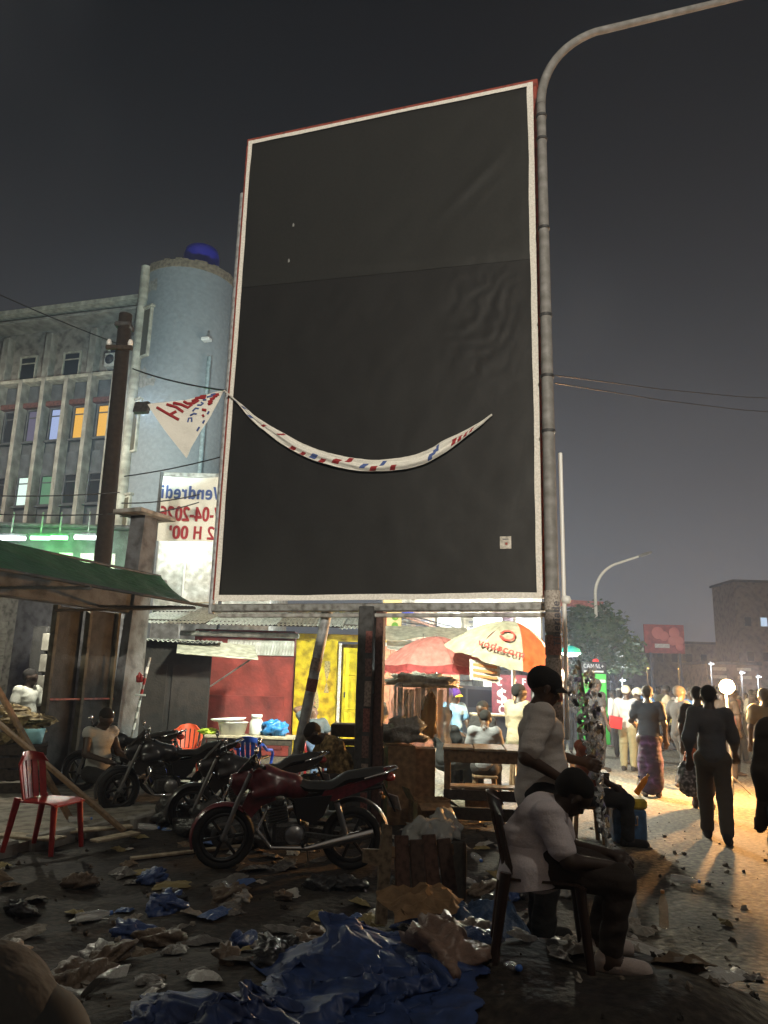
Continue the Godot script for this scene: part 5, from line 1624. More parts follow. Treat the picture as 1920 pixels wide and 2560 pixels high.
	obj("lamp_bulb", lathe([Vector2(0, -0.07), Vector2(0.08, -0.04), Vector2(0.1, 0), Vector2(0.08, 0.04), Vector2(0, 0.07)], 14), glow("headlamp", Color(1.0, 0.86, 0.5), 40.0), w, at(0, 1.74, 0.02))
	for k in 3:
		obj("foot", tube([Vector3(0, 0.3, -0.05), Vector3(cos(k * 2.1) * 0.3, 0.02, sin(k * 2.1) * 0.3 - 0.05)], 0.012, 6), mats.steel, w)
	lamp_omni("headlamp_light", Vector3(5.85, 1.74, -13.0), Color(1.0, 0.72, 0.42), 62.0, 0.1)
	# low stalls along the street
	for k in 4:
		var s := thing("stall_table", ["long low stall table behind the standing woman in black", "stall table with goods beyond the man in grey", "farther stall table under the red hoarding", "stall table at the right beyond the lamp"][k], "table", Vector3([7.6, 8.9, 12.5, 14.5][k], 0, [-21.0, -25.5, -30.0, -27.0][k]), 0.2)
		obj("table_top", box(1.8, 0.06, 0.9, 0.01), mats.pale_wood, s, at(0, 0.8, 0))
		for lx in [-0.8, 0.8]:
			for lz in [-0.38, 0.38]:
				obj("leg", box(0.06, 0.78, 0.06, 0.006), mats.wood, s, at(lx, 0.39, lz))
		for i in 6:
			var gd := obj("goods_box", box(0.22, rng.randf_range(0.12, 0.3), 0.2, 0.012), mat("goods_%d" % (i % 4), [Color(0.6, 0.58, 0.52), Color(0.3, 0.05, 0.05), Color(0.1, 0.2, 0.45), Color(0.55, 0.42, 0.1)][i % 4], 0.6), self, at(s.position.x - 0.7 + i * 0.28, 0.93, s.position.z + rng.randf_range(-0.2, 0.2)))
			tag(gd, "small coloured carton on one of the far stall tables", "carton", "cartons on the far stall tables")

# ---------------------------------------------------------------- furniture and goods
func plastic_chair(label: String, pos: Vector3, turn: float, m: Material, arms := true, group := "") -> Node3D:
	# faces +z
	var t := thing("plastic_chair", label, "chair", pos, turn, group)
	var seat := func(u: float, v: float) -> Vector3:
		return Vector3((u - 0.5) * lerpf(0.40, 0.46, v), 0.43 + 0.02 * cos((u - 0.5) * 5.0) * 0 - 0.018 * sin(u * PI) * sin(v * PI) - 0.025 * smoothstep(0.85, 1.0, v), lerpf(-0.2, 0.22, v))
	obj("seat", sheet(seat, 10, 10, 0.014), m, t)
	var back := func(u: float, v: float) -> Vector3:
		var a := (u - 0.5) * 2.0
		var w := lerpf(0.20, 0.235 - 0.09 * smoothstep(0.72, 1.0, v) , v)
		return Vector3(a * w, 0.44 + v * (0.41 - 0.03 * a * a), -0.2 - 0.09 * v + 0.07 * a * a)
	# backrest with vertical slots: five strips and a rounded top rail
	for k in 5:
		var f := func(u: float, v: float) -> Vector3:
			return back.call(0.05 + (k + 0.10 + 0.72 * u) * 0.18, v * 0.86)
		obj("back_slat", sheet(f, 4, 10, 0.012), m, t)
	var rail := func(u: float, v: float) -> Vector3:
		return back.call(u, 0.80 + 0.2 * v)
	obj("top_rail", sheet(rail, 14, 4, 0.02), m, t)
	for s in [-1.0, 1.0]:
		obj("leg", tube([Vector3(s * 0.19, 0.42, 0.19), Vector3(s * 0.225, 0.0, 0.235)], [0.03, 0.022], 8), m, t)
		obj("leg", tube([Vector3(s * 0.19, 0.46, -0.19), Vector3(s * 0.215, 0.0, -0.26)], [0.032, 0.022], 8), m, t)
		if arms:
			obj("armrest", tube([Vector3(s * 0.225, 0.74, -0.24), Vector3(s * 0.245, 0.655, -0.1), Vector3(s * 0.25, 0.64, 0.1), Vector3(s * 0.235, 0.58, 0.2), Vector3(s * 0.21, 0.43, 0.2)], 0.022, 8), m, t)
	return t

func bottle(label: String, pos: Vector3, m: Material, rot := Basis.IDENTITY, s := 1.0, group := "", cap := Color(0.05, 0.15, 0.5)) -> Node3D:
	var t := thing("bottle", label, "bottle", pos, 0.0, group)
	t.basis = rot * Basis.from_scale(Vector3.ONE * s)
	obj("bottle_body", lathe([Vector2(0, 0), Vector2(0.03, 0), Vector2(0.036, 0.01), Vector2(0.036, 0.06), Vector2(0.034, 0.07), Vector2(0.036, 0.08), Vector2(0.036, 0.17), Vector2(0.028, 0.21), Vector2(0.014, 0.24), Vector2(0.0135, 0.255)], 14), m, t)
	obj("cap", lathe([Vector2(0, 0.25), Vector2(0.016, 0.25), Vector2(0.016, 0.272), Vector2(0, 0.272)], 10), mat("cap_%d" % int(cap.r * 90 + cap.b * 9), cap, 0.4), t)
	return t

func carton(label: String, pos: Vector3, size: Vector3, turn: float, open := false, m: Material = null) -> Node3D:
	var t := thing("cardboard_box", label, "box", pos, turn)
	if m == null:
		m = mats.cardboard
	var w := 0.008
	obj("side", box(size.x, size.y, w, 0.002), m, t, at(0, size.y * 0.5, size.z * 0.5))
	obj("side", box(size.x, size.y, w, 0.002), m, t, at(0, size.y * 0.5, -size.z * 0.5))
	obj("side", box(w, size.y, size.z - 0.01, 0.002), m, t, at(size.x * 0.5 - 0.004, size.y * 0.5, 0))
	obj("side", box(w, size.y, size.z - 0.01, 0.002), m, t, at(-size.x * 0.5 + 0.004, size.y * 0.5, 0))
	obj("bottom", box(size.x - 0.02, w, size.z - 0.02, 0.002), m, t, at(0, 0.01, 0))
	if open:
		obj("flap", box(size.x * 0.95, w, size.z * 0.45, 0.002), m, t, Transform3D(Basis.from_euler(Vector3(0.5, 0, 0)), Vector3(0, size.y - 0.06, size.z * 0.5 + size.z * 0.2)))
		obj("flap", box(size.x * 0.4, w, size.z * 0.95, 0.002), m, t, Transform3D(Basis.from_euler(Vector3(0, 0, -0.6)), Vector3(size.x * 0.5 + size.x * 0.17, size.y - 0.1 * size.x, 0)))
		obj("flap", box(size.x * 0.4, w, size.z * 0.95, 0.002), m, t, Transform3D(Basis.from_euler(Vector3(0, 0, -1.1)), Vector3(-size.x * 0.5 - 0.06, size.y + 0.15 * size.x, 0)))
	else:
		obj("flap", box(size.x, w, size.z * 0.495, 0.002), m, t, at(0, size.y + 0.005, size.z * 0.25))
		obj("flap", box(size.x, w, size.z * 0.495, 0.002), m, t, at(0, size.y + 0.008, -size.z * 0.25))
		obj("tape", box(size.x, 0.002, 0.05, 0.0005), mat("tape", Color(0.35, 0.24, 0.12), 0.3), t, at(0, size.y + 0.0145, 0))
	return t

func build_street_objects():
	var redp := mat("chair_red", Color(0.40, 0.02, 0.018), 0.38, "grime", "", 2.0)
	plastic_chair("red plastic chair standing alone on the pavement at the left", Vector3(-3.02, 0.09, -7.45), 1.35, redp, false)
	plastic_chair("royal blue plastic armchair seen from behind the table of basins", Vector3(-1.83, 0, -11.7), 2.95, mat("chair_blue", Color(0.03, 0.08, 0.42), 0.4))
	plastic_chair("orange red plastic chair beside the black kiosk", Vector3(-3.35, 0, -13.9), 0.2, mat("chair_orange", Color(0.52, 0.07, 0.025), 0.4))
	plastic_chair("dark plastic chair under the slumped person in the pale shirt", Vector3(0.82, 0.37, -4.05), 1.42, mat("chair_brown", Color(0.030, 0.016, 0.012), 0.28), false).scale = Vector3.ONE * 0.9
	var hs := thing("stool", "added stool holding up the dark rounded shape at the lower left, out of view", "stool", Vector3(-0.69, 0.06, -1.5))  # added support under the dark shape, below the view
	obj("seat", box(0.3, 0.04, 0.3, 0.01), mats.dark_wood, hs, at(0, 0.78, 0))
	for lx in [-0.12, 0.12]:
		for lz in [-0.12, 0.12]:
			obj("leg", box(0.04, 0.76, 0.04, 0.005), mats.dark_wood, hs, at(lx, 0.38, lz))
	var hm := thing("rounded_shape", "dark rounded shape with a paler rim close to the camera at the lower left corner", "rounded_shape", Vector3(-0.69, 0.86, -1.5), 0.9)  # unidentified dark shape, modelled as a smooth dome
	obj("shell", skin([[Vector3(0, 0.16, -0.02), Vector3(0, 0.15, 0.03), 0.155, 0.145], [Vector3(0, 0.06, -0.05), Vector3(0, 0.06, 0.0), 0.12, 0.12]], 0.014, 0.05), mat("rounded_shape_grey", Color(0.030, 0.027, 0.025), 0.9, "fabric", "n_cloth", 3.0), hm)
	obj("front_bulge", skin([[Vector3(-0.05, 0.14, 0.075), Vector3(0.05, 0.14, 0.075), 0.115, 0.115]], 0.014, 0.03), mat("front_bulge_black", Color(0.012, 0.012, 0.012), 0.85), hm)
	plastic_chair("red plastic stool chair under the man leaning back", Vector3(-1.12, 0, -14.25), 0.3, redp)
	# pale table with basins
	var t := thing("stall_table", "narrow wooden table carrying white basins and a blue bag", "table", Vector3(-2.1, 0, -13.3), -0.05)
	obj("table_top", box(1.5, 0.045, 0.6, 0.008), mats.pale_wood, t, at(0, 0.72, 0))
	obj("apron", box(1.4, 0.09, 0.03, 0.005), mats.dark_wood, t, at(0, 0.65, 0.27))
	for lx in [-0.68, 0.68]:
		for lz in [-0.25, 0.25]:
			obj("leg", box(0.055, 0.7, 0.055, 0.006), mats.dark_wood, t, at(lx, 0.35, lz))
	var wp: StandardMaterial3D = mats.white_plastic
	var bs := thing("basin", "white plastic basin with a tray on top on the pale table", "basin", Vector3(-2.45, 0.745, -13.3))
	obj("basin_body", lathe([Vector2(0, 0), Vector2(0.2, 0), Vector2(0.25, 0.19), Vector2(0.27, 0.2), Vector2(0.25, 0.205), Vector2(0.19, 0.02), Vector2(0, 0.02)], 20), wp, bs)
	obj("tray", lathe([Vector2(0, 0.0), Vector2(0.25, 0.0), Vector2(0.3, 0.035), Vector2(0.29, 0.04), Vector2(0.24, 0.012), Vector2(0, 0.012)], 22), wp, bs, at(-0.08, 0.22, 0, 0, 0, 0.06))
	var jr := thing("jar", "tall white plastic jar between the basin and the blue bag", "jar", Vector3(-2.06, 0.745, -13.32))
	obj("jar_body", lathe([Vector2(0, 0), Vector2(0.1, 0), Vector2(0.115, 0.02), Vector2(0.115, 0.2), Vector2(0.08, 0.26), Vector2(0.08, 0.28)], 16), mat("milky", Color(0.6, 0.6, 0.57), 0.3), jr)
	obj("lid", lathe([Vector2(0, 0.28), Vector2(0.095, 0.28), Vector2(0.095, 0.33), Vector2(0, 0.335)], 16), wp, jr)
	var bb1 := obj("plastic_bag", lump(0.2, 0.13, 0.15, 0.35, 41, 1.5, 14, false), mat("bag_blue", Color(0.02, 0.16, 0.42), 0.3, "", "n_crumple", 4.0), self, at(-1.74, 0.84, -13.28))
	tag(bb1, "bulging blue plastic bag at the right end of the pale table", "bag")
	var gb := obj("cloth", lump(0.16, 0.05, 0.1, 0.4, 42, 1.6, 10), mat("lime_cloth", Color(0.35, 0.45, 0.04), 0.8), self, at(-2.83, 0.78, -13.25))
	tag(gb, "lime green cloth at the left end of the pale table", "cloth")
	var bl := thing("plastic_tub", "royal blue plastic tub on the ground before the kiosk", "tub", Vector3(-3.25, 0.0, -12.2))
	obj("tub_body", lathe([Vector2(0, 0), Vector2(0.22, 0), Vector2(0.3, 0.3), Vector2(0.32, 0.3), Vector2(0.3, 0.32), Vector2(0.2, 0.03), Vector2(0, 0.03)], 18), mat("tub_blue", Color(0.02, 0.06, 0.42), 0.35), bl)
	obj("bag", lump(0.2, 0.12, 0.2, 0.3, 77, 1.5, 10), mat("bag_blue", Color(0, 0, 0)), bl, at(0.04, 0.34, 0))
	# pole with faded streamers before the kiosk
	var ps := thing("striped_pole", "thin pole wrapped in red and white tape before the black kiosk", "pole", Vector3(-3.72, 0, -12.2))
	obj("pole", tube([Vector3(-0.18, 0, 0), Vector3(0.1, 1.95, 0)], 0.018, 8), mats.galv, ps)
	for k in 6:
		obj("tape", tube([Vector3(-0.06 + k * 0.024, 0.85 + k * 0.17, 0), Vector3(-0.046 + k * 0.024, 0.95 + k * 0.17, 0)], 0.023, 8), redp if k in [3, 4] else wp, ps)
	obj("cross_piece", box(0.16, 0.03, 0.02, 0.004), wp, ps, at(0.01, 1.37, 0.02))
	obj("ribbon", lump(0.05, 0.07, 0.02, 0.4, 5, 1.5, 8), redp, ps, at(-0.03, 1.62, 0))
	# dark counter
	var c := thing("counter", "long dark counter behind the bent person in the patterned shirt", "counter", Vector3(-0.15, 0, -10.7), -0.02)
	obj("counter_top", box(0.95, 0.16, 0.5, 0.01), mats.dark_wood, c, at(0, 1.02, 0))
	obj("shelf", box(0.95, 0.05, 0.5, 0.008), mats.dark_wood, c, at(0, 0.86, 0.01))
	obj("front", box(0.93, 0.8, 0.04, 0.006), mat("counter_front", Color(0.06, 0.062, 0.066), 0.7, "blotch"), c, at(0, 0.42, 0.2))
	for s in [-0.44, 0.44]:
		obj("leg", box(0.06, 0.95, 0.06, 0.006), mats.dark_wood, c, at(s, 0.48, -0.2))
	# tall carton with plastic bags on top
	carton("tall brown carton standing left of the wooden table", Vector3(0.27, 0, -9.85), Vector3(0.34, 0.9, 0.34), 0.15)
	carton("second brown carton right behind the tall one", Vector3(0.58, 0, -10.15), Vector3(0.28, 0.85, 0.3), 0.05)
	carton("small open carton with flaps beside the tall brown cartons", Vector3(0.62, 0, -9.45), Vector3(0.4, 0.34, 0.3), 0.3, true)
	carton("cardboard box on the ground under the wooden table", Vector3(1.32, 0.16, -10.25), Vector3(0.38, 0.24, 0.3), -0.1)
	var bag := obj("plastic_bag", lump(0.24, 0.15, 0.18, 0.35, 61, 1.4, 14, false), mat("bag_grey", Color(0.34, 0.33, 0.30), 0.35, "grime", "n_crumple", 3.0), self, at(0.32, 1.06, -9.85))
	tag(bag, "crumpled grey plastic bag on top of the tall brown carton", "bag")
	var bag2 := obj("plastic_bag", lump(0.12, 0.14, 0.1, 0.35, 62, 1.4, 12, false), mat("bag_white", Color(0.66, 0.65, 0.62), 0.4, "", "n_crumple", 3.0), self, at(-0.02, 1.24, -10.65))
	tag(bag2, "white plastic bag on the dark counter", "bag")
	# goods rack wrapped in clear plastic
	var wr := thing("wrapped_rack", "rack of hanging goods under crumpled clear plastic by the pink umbrella", "rack", Vector3(0.55, 0, -10.7))
	for k in 8:
		var f := func(u: float, v: float) -> Vector3:
			return Vector3(-0.26 + k * 0.078 + (u - 0.5) * 0.07, 1.60 - v * 0.62 - 0.03 * sin(k), 0.02 * sin(v * 9.0 + k) + 0.06 * (k % 2))
		obj("hanging_cloth", sheet(f, 3, 8, 0.006), mat("hang_%d" % (k % 4), [Color(0.03, 0.035, 0.04), Color(0.45, 0.33, 0.2), Color(0.12, 0.12, 0.13), Color(0.5, 0.26, 0.12)][k % 4], 0.7, "fabric", "n_cloth", 3.0), wr)
	obj("rail", tube([Vector3(-0.34, 1.62, 0), Vector3(0.4, 1.62, 0)], 0.015, 6), mats.steel, wr)
	for s in [-0.33, 0.39]:
		obj("leg", tube([Vector3(s, 0, 0.02), Vector3(s, 1.62, 0.02)], 0.018, 6), mats.wood, wr)
	var cover := func(u: float, v: float) -> Vector3:
		var a := (u - 0.5) * 2.0
		return Vector3(a * 0.4 + 0.03 + 0.02 * sin(v * 14.0), 1.70 - 0.10 * a * a - v * 0.75 + 0.03 * sin(u * 20.0 + v * 6.0), 0.14 + 0.04 * sin(u * 17.0) * (0.3 + v) + 0.02 * sin(v * 13.0 + u * 5.0))
	obj("plastic_cover", sheet(cover, 30, 16, 0.002), mats.clear_plastic, wr)
	obj("plastic_cover", lump(0.42, 0.09, 0.18, 0.45, 64, 1.8, 14, false), mat("cover_fold", Color(0.66, 0.65, 0.58), 0.3, "grime", "n_crumple", 3.0), wr, at(0.03, 1.68, 0.05))
	obj("hanging_cloth", lump(0.09, 0.30, 0.06, 0.3, 65, 2.0, 12, false), mat("gold_pack", Color(0.50, 0.30, 0.11), 0.35, "speck", "n_crumple", 5.0), wr, at(0.13, 1.2, 0.2))
	# wooden table right
	var w := thing("stall_table", "sturdy wooden stall table with pale board top behind the seated man", "table", Vector3(1.42, 0, -10.05), -0.1)
	for k in 3:
		obj("top_board", box(0.375, 0.03, 0.85, 0.006), mats.pale_wood, w, at(-0.4 + k * 0.385, 0.885, 0, 0, 0.02 * (k - 1), 0))
	obj("apron", box(1.15, 0.14, 0.03, 0.005), mats.wood, w, at(0, 0.80, 0.38))
	obj("apron", box(1.15, 0.14, 0.03, 0.005), mats.wood, w, at(0, 0.80, -0.38))
	obj("apron", box(0.03, 0.14, 0.74, 0.005), mats.wood, w, at(-0.56, 0.80, 0))
	for lx in [-0.53, 0.53]:
		for lz in [-0.35, 0.35]:
			obj("leg", box(0.075, 0.86, 0.075, 0.008), mats.wood, w, at(lx, 0.43, lz))
	obj("shelf_board", box(1.15, 0.025, 0.3, 0.005), mats.pale_wood, w, at(0, 0.42, 0.05))
	obj("stretcher", box(1.15, 0.12, 0.03, 0.005), mats.dark_wood, w, at(0, 0.36, 0.4))
	obj("stretcher", box(1.3, 0.14, 0.04, 0.006), mats.dark_wood, w, at(0.05, 0.15, 0.42))
	# cooler
	var co := thing("cooler_box", "blue cooler box with yellow lid on the dusty street", "cooler", Vector3(2.82, 0, -9.05), -0.12)
	obj("cooler_body", box(0.36, 0.36, 0.3, 0.02), mat("cooler_blue", Color(0.08, 0.19, 0.40), 0.5, "grime", "", 2.0), co, at(0, 0.18, 0))
	obj("lid", box(0.385, 0.11, 0.325, 0.025), mat("cooler_yellow", Color(0.68, 0.50, 0.04), 0.45, "grime", "", 2.0), co, at(0, 0.415, 0))
	obj("handle", tube([Vector3(-0.075, 0.28, 0.155), Vector3(-0.075, 0.2, 0.165), Vector3(0.075, 0.2, 0.165), Vector3(0.075, 0.28, 0.155)], 0.009, 6), mat("handle_tan", Color(0.4, 0.25, 0.14), 0.6), co)
	for s in [-0.075, 0.075]:
		obj("handle_mount", box(0.025, 0.03, 0.02, 0.004), mats.white_plastic, co, at(s, 0.28, 0.152))
	bottle("orange drink bottle lying on the cooler lid", Vector3(2.92, 0.51, -9.02), mat("orange_drink", Color(0.75, 0.26, 0.02), 0.15), Basis.from_euler(Vector3(0.3, 0.2, -0.5)), 0.95, "", Color(0.7, 0.35, 0.05))
	bottle("empty clear bottle behind the orange drink on the cooler", Vector3(2.99, 0.475, -9.12), mats.clear_plastic, Basis.IDENTITY, 0.8)
	bottle("clear water bottle standing on the ground by the seated man's knees", Vector3(1.90, 0.0, -6.1), mats.clear_plastic, Basis.IDENTITY, 1.25)
	bottle("small clear bottle standing right of the water bottle", Vector3(2.05, 0.02, -5.85), clear("bottle_amber", Color(0.6, 0.4, 0.2), 0.35), Basis.IDENTITY, 0.9, "", Color(0.5, 0.2, 0.05))
	# low table with small goods
	var lt := thing("low_table", "small low vendor table with packets near the cooler", "table", Vector3(2.65, 0, -10.3), -0.15)
	obj("table_top", box(0.62, 0.04, 0.45, 0.006), mats.dark_wood, lt, at(0, 0.6, 0))
	for lx in [-0.28, 0.28]:
		for lz in [-0.19, 0.19]:
			obj("leg", box(0.05, 0.58, 0.05, 0.006), mats.dark_wood, lt, at(lx, 0.29, lz))
	for k in 8:
		var pk := obj("packet", box(0.055, 0.09, 0.055, 0.008), mat("packet_%d" % (k % 3), [Color(0.6, 0.5, 0.42), Color(0.55, 0.35, 0.25), Color(0.62, 0.6, 0.55)][k % 3], 0.5), self, at(2.42 + (k % 4) * 0.14, 0.668, -10.42 + (k / 4) * 0.2 - (k % 4) * 0.02))
		tag(pk, "small pale packet standing on the low vendor table", "packet", "packets on the low vendor table")
	# tall pole hung with shiny clear sachets
	var g := thing("sachet_pole", "tall leaning pole hung with glittering clear plastic sachets", "display", Vector3(2.32, 0, -8.2))
	obj("pole", tube([Vector3(0.03, 0, 0), Vector3(-0.19, 1.95, -0.1)], 0.016, 6), mats.steel, g)
	var sm := []
	for k in 5:
		sm.append(lump(0.022, 0.03, 0.012, 0.45, 500 + k, 1.8, 6))
	var smat := [mat("sachet_silver", Color(0.85, 0.86, 0.88), 0.2, "", "n_crumple", 8.0, 0.85), mat("sachet_clear", Color(0.72, 0.74, 0.76), 0.1, "", "n_crumple", 6.0, 0.4), mat("sachet_gold", Color(0.7, 0.55, 0.35), 0.15, "", "n_crumple", 8.0, 0.7), mat("sachet_dark", Color(0.06, 0.06, 0.07), 0.08), mat("sachet_violet", Color(0.42, 0.40, 0.6), 0.1, "", "", 1.0, 0.5), mats.clear_plastic]
	for k in 290:
		var h := 0.08 + 1.78 * pow(rng.randf(), 0.72)
		var spread := lerpf(0.05, 0.17, smoothstep(0.5, 1.7, h))
		var a := rng.randf() * TAU
		obj("sachet", sm[k % 5], smat[[0, 1, 5, 0, 5, 2, 1, 4, 3, 1][k % 10]], g, Transform3D(Basis.from_euler(Vector3(rng.randf_range(-0.6, 0.6), a, rng.randf_range(-0.7, 0.7))), Vector3(0.03 - 0.11 * h + cos(a) * spread * sqrt(rng.randf()), h, sin(a) * spread * 0.8 - 0.05 * h)))
	# bench leg and stools of people sitting
	for q in [[Vector3(2.33, 0, -8.95), "low wooden stool under the vendor by the sachet pole"], [Vector3(-0.55, 0, -9.75), "low wooden stool under the bent person in the patterned shirt"], [Vector3(1.55, 0, -11.5), "low wooden stool under the man in grey behind the table"], [Vector3(1.40, 0, -13.9), "low wooden stool under the man in the two coloured cap"], [Vector3(2.3, 0, -12.7), "tall wooden stool under the man in the tan shirt"]]:
		var hgt := 0.62 if q[1].begins_with("tall") else 0.40
		var s := thing("stool", q[1], "stool", q[0])
		obj("seat", box(0.34, 0.04, 0.3, 0.01), mats.wood, s, at(0, hgt - 0.02, 0))
		for lx in [-0.13, 0.13]:
			for lz in [-0.11, 0.11]:
				obj("leg", bar(Vector3(lx, hgt - 0.04, lz), Vector3(lx * 1.25, 0, lz * 1.25), 0.04, 0.04), mats.wood, s)
	# table by the tan shirt man
	var tt := thing("stall_table", "small table under the cream umbrella by the man in tan", "table", Vector3(2.05, 0, -13.7))
	obj("table_top", box(0.9, 0.04, 0.5, 0.008), mats.pale_wood, tt, at(0, 1.16, 0))
	for lx in [-0.4, 0.4]:
		obj("leg", box(0.06, 1.14, 0.4, 0.008), mats.wood, tt, at(lx, 0.57, 0))

# ---------------------------------------------------------------- motorbikes
var bike_mesh := {}
func bm(key: String, make: Callable) -> Mesh:
	if not bike_mesh.has(key):
		bike_mesh[key] = make.call()
	return bike_mesh[key]

func motorbike(label: String, pos: Vector3, turn: float, paint: Material, group := "", steer := 0.15, lean := -0.06) -> Node3D:
	# local: x forward, y up; rear axle at x = 0, front axle at x = 1.28
	var t := thing("motorbike", label, "motorbike", pos, turn, group)
	t.rotation.x = lean
	var blk: StandardMaterial3D = mats.black_plastic
	var met := mat("bike_metal", Color(0.35, 0.35, 0.35), 0.32, "", "", 1.0, 0.8)
	var eng := mat("bike_engine", Color(0.09, 0.09, 0.09), 0.45, "blotch", "n_fine", 5.0, 0.5)
	var chrome := mat("bike_chrome", Color(0.7, 0.7, 0.7), 0.1, "", "", 1.0, 1.0)
	var wheel := func(x: float, z: float, turn_y: float, wide: float):
		var c := []
		for k in 13:
			var a := TAU * k / 12.0
			c.append(Vector2(0.265 + cos(a) * 0.042, sin(a) * wide))
		var tyre := obj("wheel", bm("tyre%.3f" % wide, func(): return lathe(c, 32)), mats.rubber, t, Transform3D(Basis.from_euler(Vector3(0, turn_y, 0)) * Basis.from_euler(Vector3(PI / 2, 0, 0)), Vector3(x, 0.305, z)))
		obj("rim", bm("rim", func(): return lathe([Vector2(0.2, -0.028), Vector2(0.235, -0.034), Vector2(0.235, 0.034), Vector2(0.2, 0.028), Vector2(0.2, -0.028)], 32)), blk, tyre)
		for k in 6:
			var a := TAU * k / 6.0
			obj("spoke", bm("spoke%d" % k, func(): return bar(Vector3(cos(a) * 0.03, 0, sin(a) * 0.03), Vector3(cos(a + 0.12) * 0.21, 0, sin(a + 0.12) * 0.21), 0.03, 0.028)), blk, tyre)
		obj("brake_disc", bm("disc", func(): return lathe([Vector2(0.07, 0.0), Vector2(0.125, 0.0), Vector2(0.125, 0.005), Vector2(0.07, 0.005), Vector2(0.07, 0)], 24)), met, tyre, at(0, 0.05, 0))
		obj("hub", bm("hub", func(): return lathe([Vector2(0, -0.07), Vector2(0.035, -0.07), Vector2(0.04, 0), Vector2(0.035, 0.07), Vector2(0, 0.07)], 12)), met, tyre)
	wheel.call(0.0, 0.0, 0.0, 0.055)
	wheel.call(1.28, 0.0, steer, 0.045)
	for s in [-1.0, 1.0]:
		obj("fork_leg", bm("fork%d" % int(s), func(): return tube([Vector3(1.28, 0.305, s * 0.085), Vector3(1.17, 0.62, s * 0.085), Vector3(1.05, 0.93, s * 0.085)], [0.026, 0.024, 0.019], 10)), met, t)
		obj("swing_arm", bm("swing%d" % int(s), func(): return bar(Vector3(0, 0.305, s * 0.09), Vector3(0.5, 0.36, s * 0.1), 0.03, 0.05)), eng, t)
		obj("shock", bm("shock%d" % int(s), func(): return tube([Vector3(0.06, 0.36, s * 0.12), Vector3(0.1, 0.46, s * 0.12), Vector3(0.17, 0.66, s * 0.12)], [0.018, 0.032, 0.03], 10)), met, t)
		obj("handle_grip", bm("grip%d" % int(s), func(): return tube([Vector3(1.0, 0.98, s * 0.06), Vector3(0.97, 1.03, s * 0.2), Vector3(0.9, 1.03, s * 0.36)], [0.014, 0.014, 0.018], 8)), blk, t)
		var mr := obj("mirror", bm("mirror%d" % int(s), func(): return tube([Vector3(0.95, 1.03, s * 0.27), Vector3(1.0, 1.16, s * 0.32)], 0.007, 6)), blk, t)
		obj("mirror_head", bm("mirror_head", func(): return lump(0.025, 0.04, 0.065, 0.05, 3, 1.0, 8, false)), chrome, mr, at(0.99, 1.19, s * 0.34))
		obj("indicator", bm("ind", func(): return lump(0.02, 0.02, 0.04, 0.05, 3, 1.0, 7, false)), mat("indicator", Color(0.6, 0.22, 0.03), 0.3), t, at(-0.3, 0.72, s * 0.1))
	obj("front_fender", bm("ffend", func(): return sheet(func(u: float, v: float) -> Vector3:
		var a := lerpf(-0.35, 2.2, u)
		var w := (v - 0.5) * 2.0
		return Vector3(1.28 + cos(a) * (0.335 - 0.03 * w * w), 0.305 + sin(a) * (0.335 - 0.03 * w * w), w * 0.065), 20, 6, 0.006)), paint, t)
	obj("rear_fender", bm("rfend", func(): return sheet(func(u: float, v: float) -> Vector3:
		var a := lerpf(1.0, 2.9, u)
		var w := (v - 0.5) * 2.0
		return Vector3(cos(a) * (0.36 - 0.03 * w * w) - 0.02, 0.34 + sin(a) * (0.36 - 0.03 * w * w), w * 0.075), 16, 6, 0.006)), blk, t)
	obj("fuel_tank", bm("tank", func(): return skin([[Vector3(0.62, 0.80, 0), Vector3(0.9, 0.87, 0), 0.115, 0.125], [Vector3(0.9, 0.87, 0), Vector3(1.0, 0.83, 0), 0.12, 0.09], [Vector3(0.8, 0.78, 0.09), Vector3(0.98, 0.74, 0.11), 0.07, 0.05], [Vector3(0.8, 0.78, -0.09), Vector3(0.98, 0.74, -0.11), 0.07, 0.05], [Vector3(0.52, 0.76, 0), Vector3(0.62, 0.80, 0), 0.07, 0.1]], 0.018, 0.06)), paint, t)
	for s in [-1.0, 1.0]:
		obj("tank_shroud", bm("shroud%d" % int(s), func(): return prism(PackedVector2Array([Vector2(0.82, 0.78), Vector2(1.06, 0.74), Vector2(1.12, 0.6), Vector2(1.02, 0.5), Vector2(0.92, 0.62), Vector2(0.78, 0.68)]), 0.02)), paint, t, at(0, 0, s * 0.16, s * 0.1))
		obj("side_panel", bm("side%d" % int(s), func(): return prism(PackedVector2Array([Vector2(0.22, 0.74), Vector2(0.6, 0.7), Vector2(0.56, 0.52), Vector2(0.4, 0.46), Vector2(0.3, 0.54)]), 0.03)), blk, t, at(0, 0, s * 0.12))
		obj("tail_panel", bm("tailp%d" % int(s), func(): return prism(PackedVector2Array([Vector2(0.34, 0.70), Vector2(0.3, 0.78), Vector2(-0.1, 0.88), Vector2(-0.36, 0.97), Vector2(-0.33, 0.9), Vector2(-0.05, 0.77), Vector2(0.2, 0.68)]), 0.025)), paint, t, at(0, 0, s * 0.105, s * -0.05))
	obj("seat", bm("seat", func(): return sheet(func(u: float, v: float) -> Vector3:
		var x := lerpf(0.56, -0.3, u)
		var w := (v - 0.5) * 2.0
		var y := lerpf(0.83, 0.93, smoothstep(0.35, 0.6, u)) + 0.05 * smoothstep(0.5, 1.0, u) + 0.03 * smoothstep(0.12, 0.0, u)
		return Vector3(x, y - 0.055 * w * w, w * lerpf(0.08, 0.125, sin(u * PI))), 24, 8, 0.05)), mat("bike_seat", Color(0.03, 0.03, 0.03), 0.5, "", "n_fine", 8.0), t)
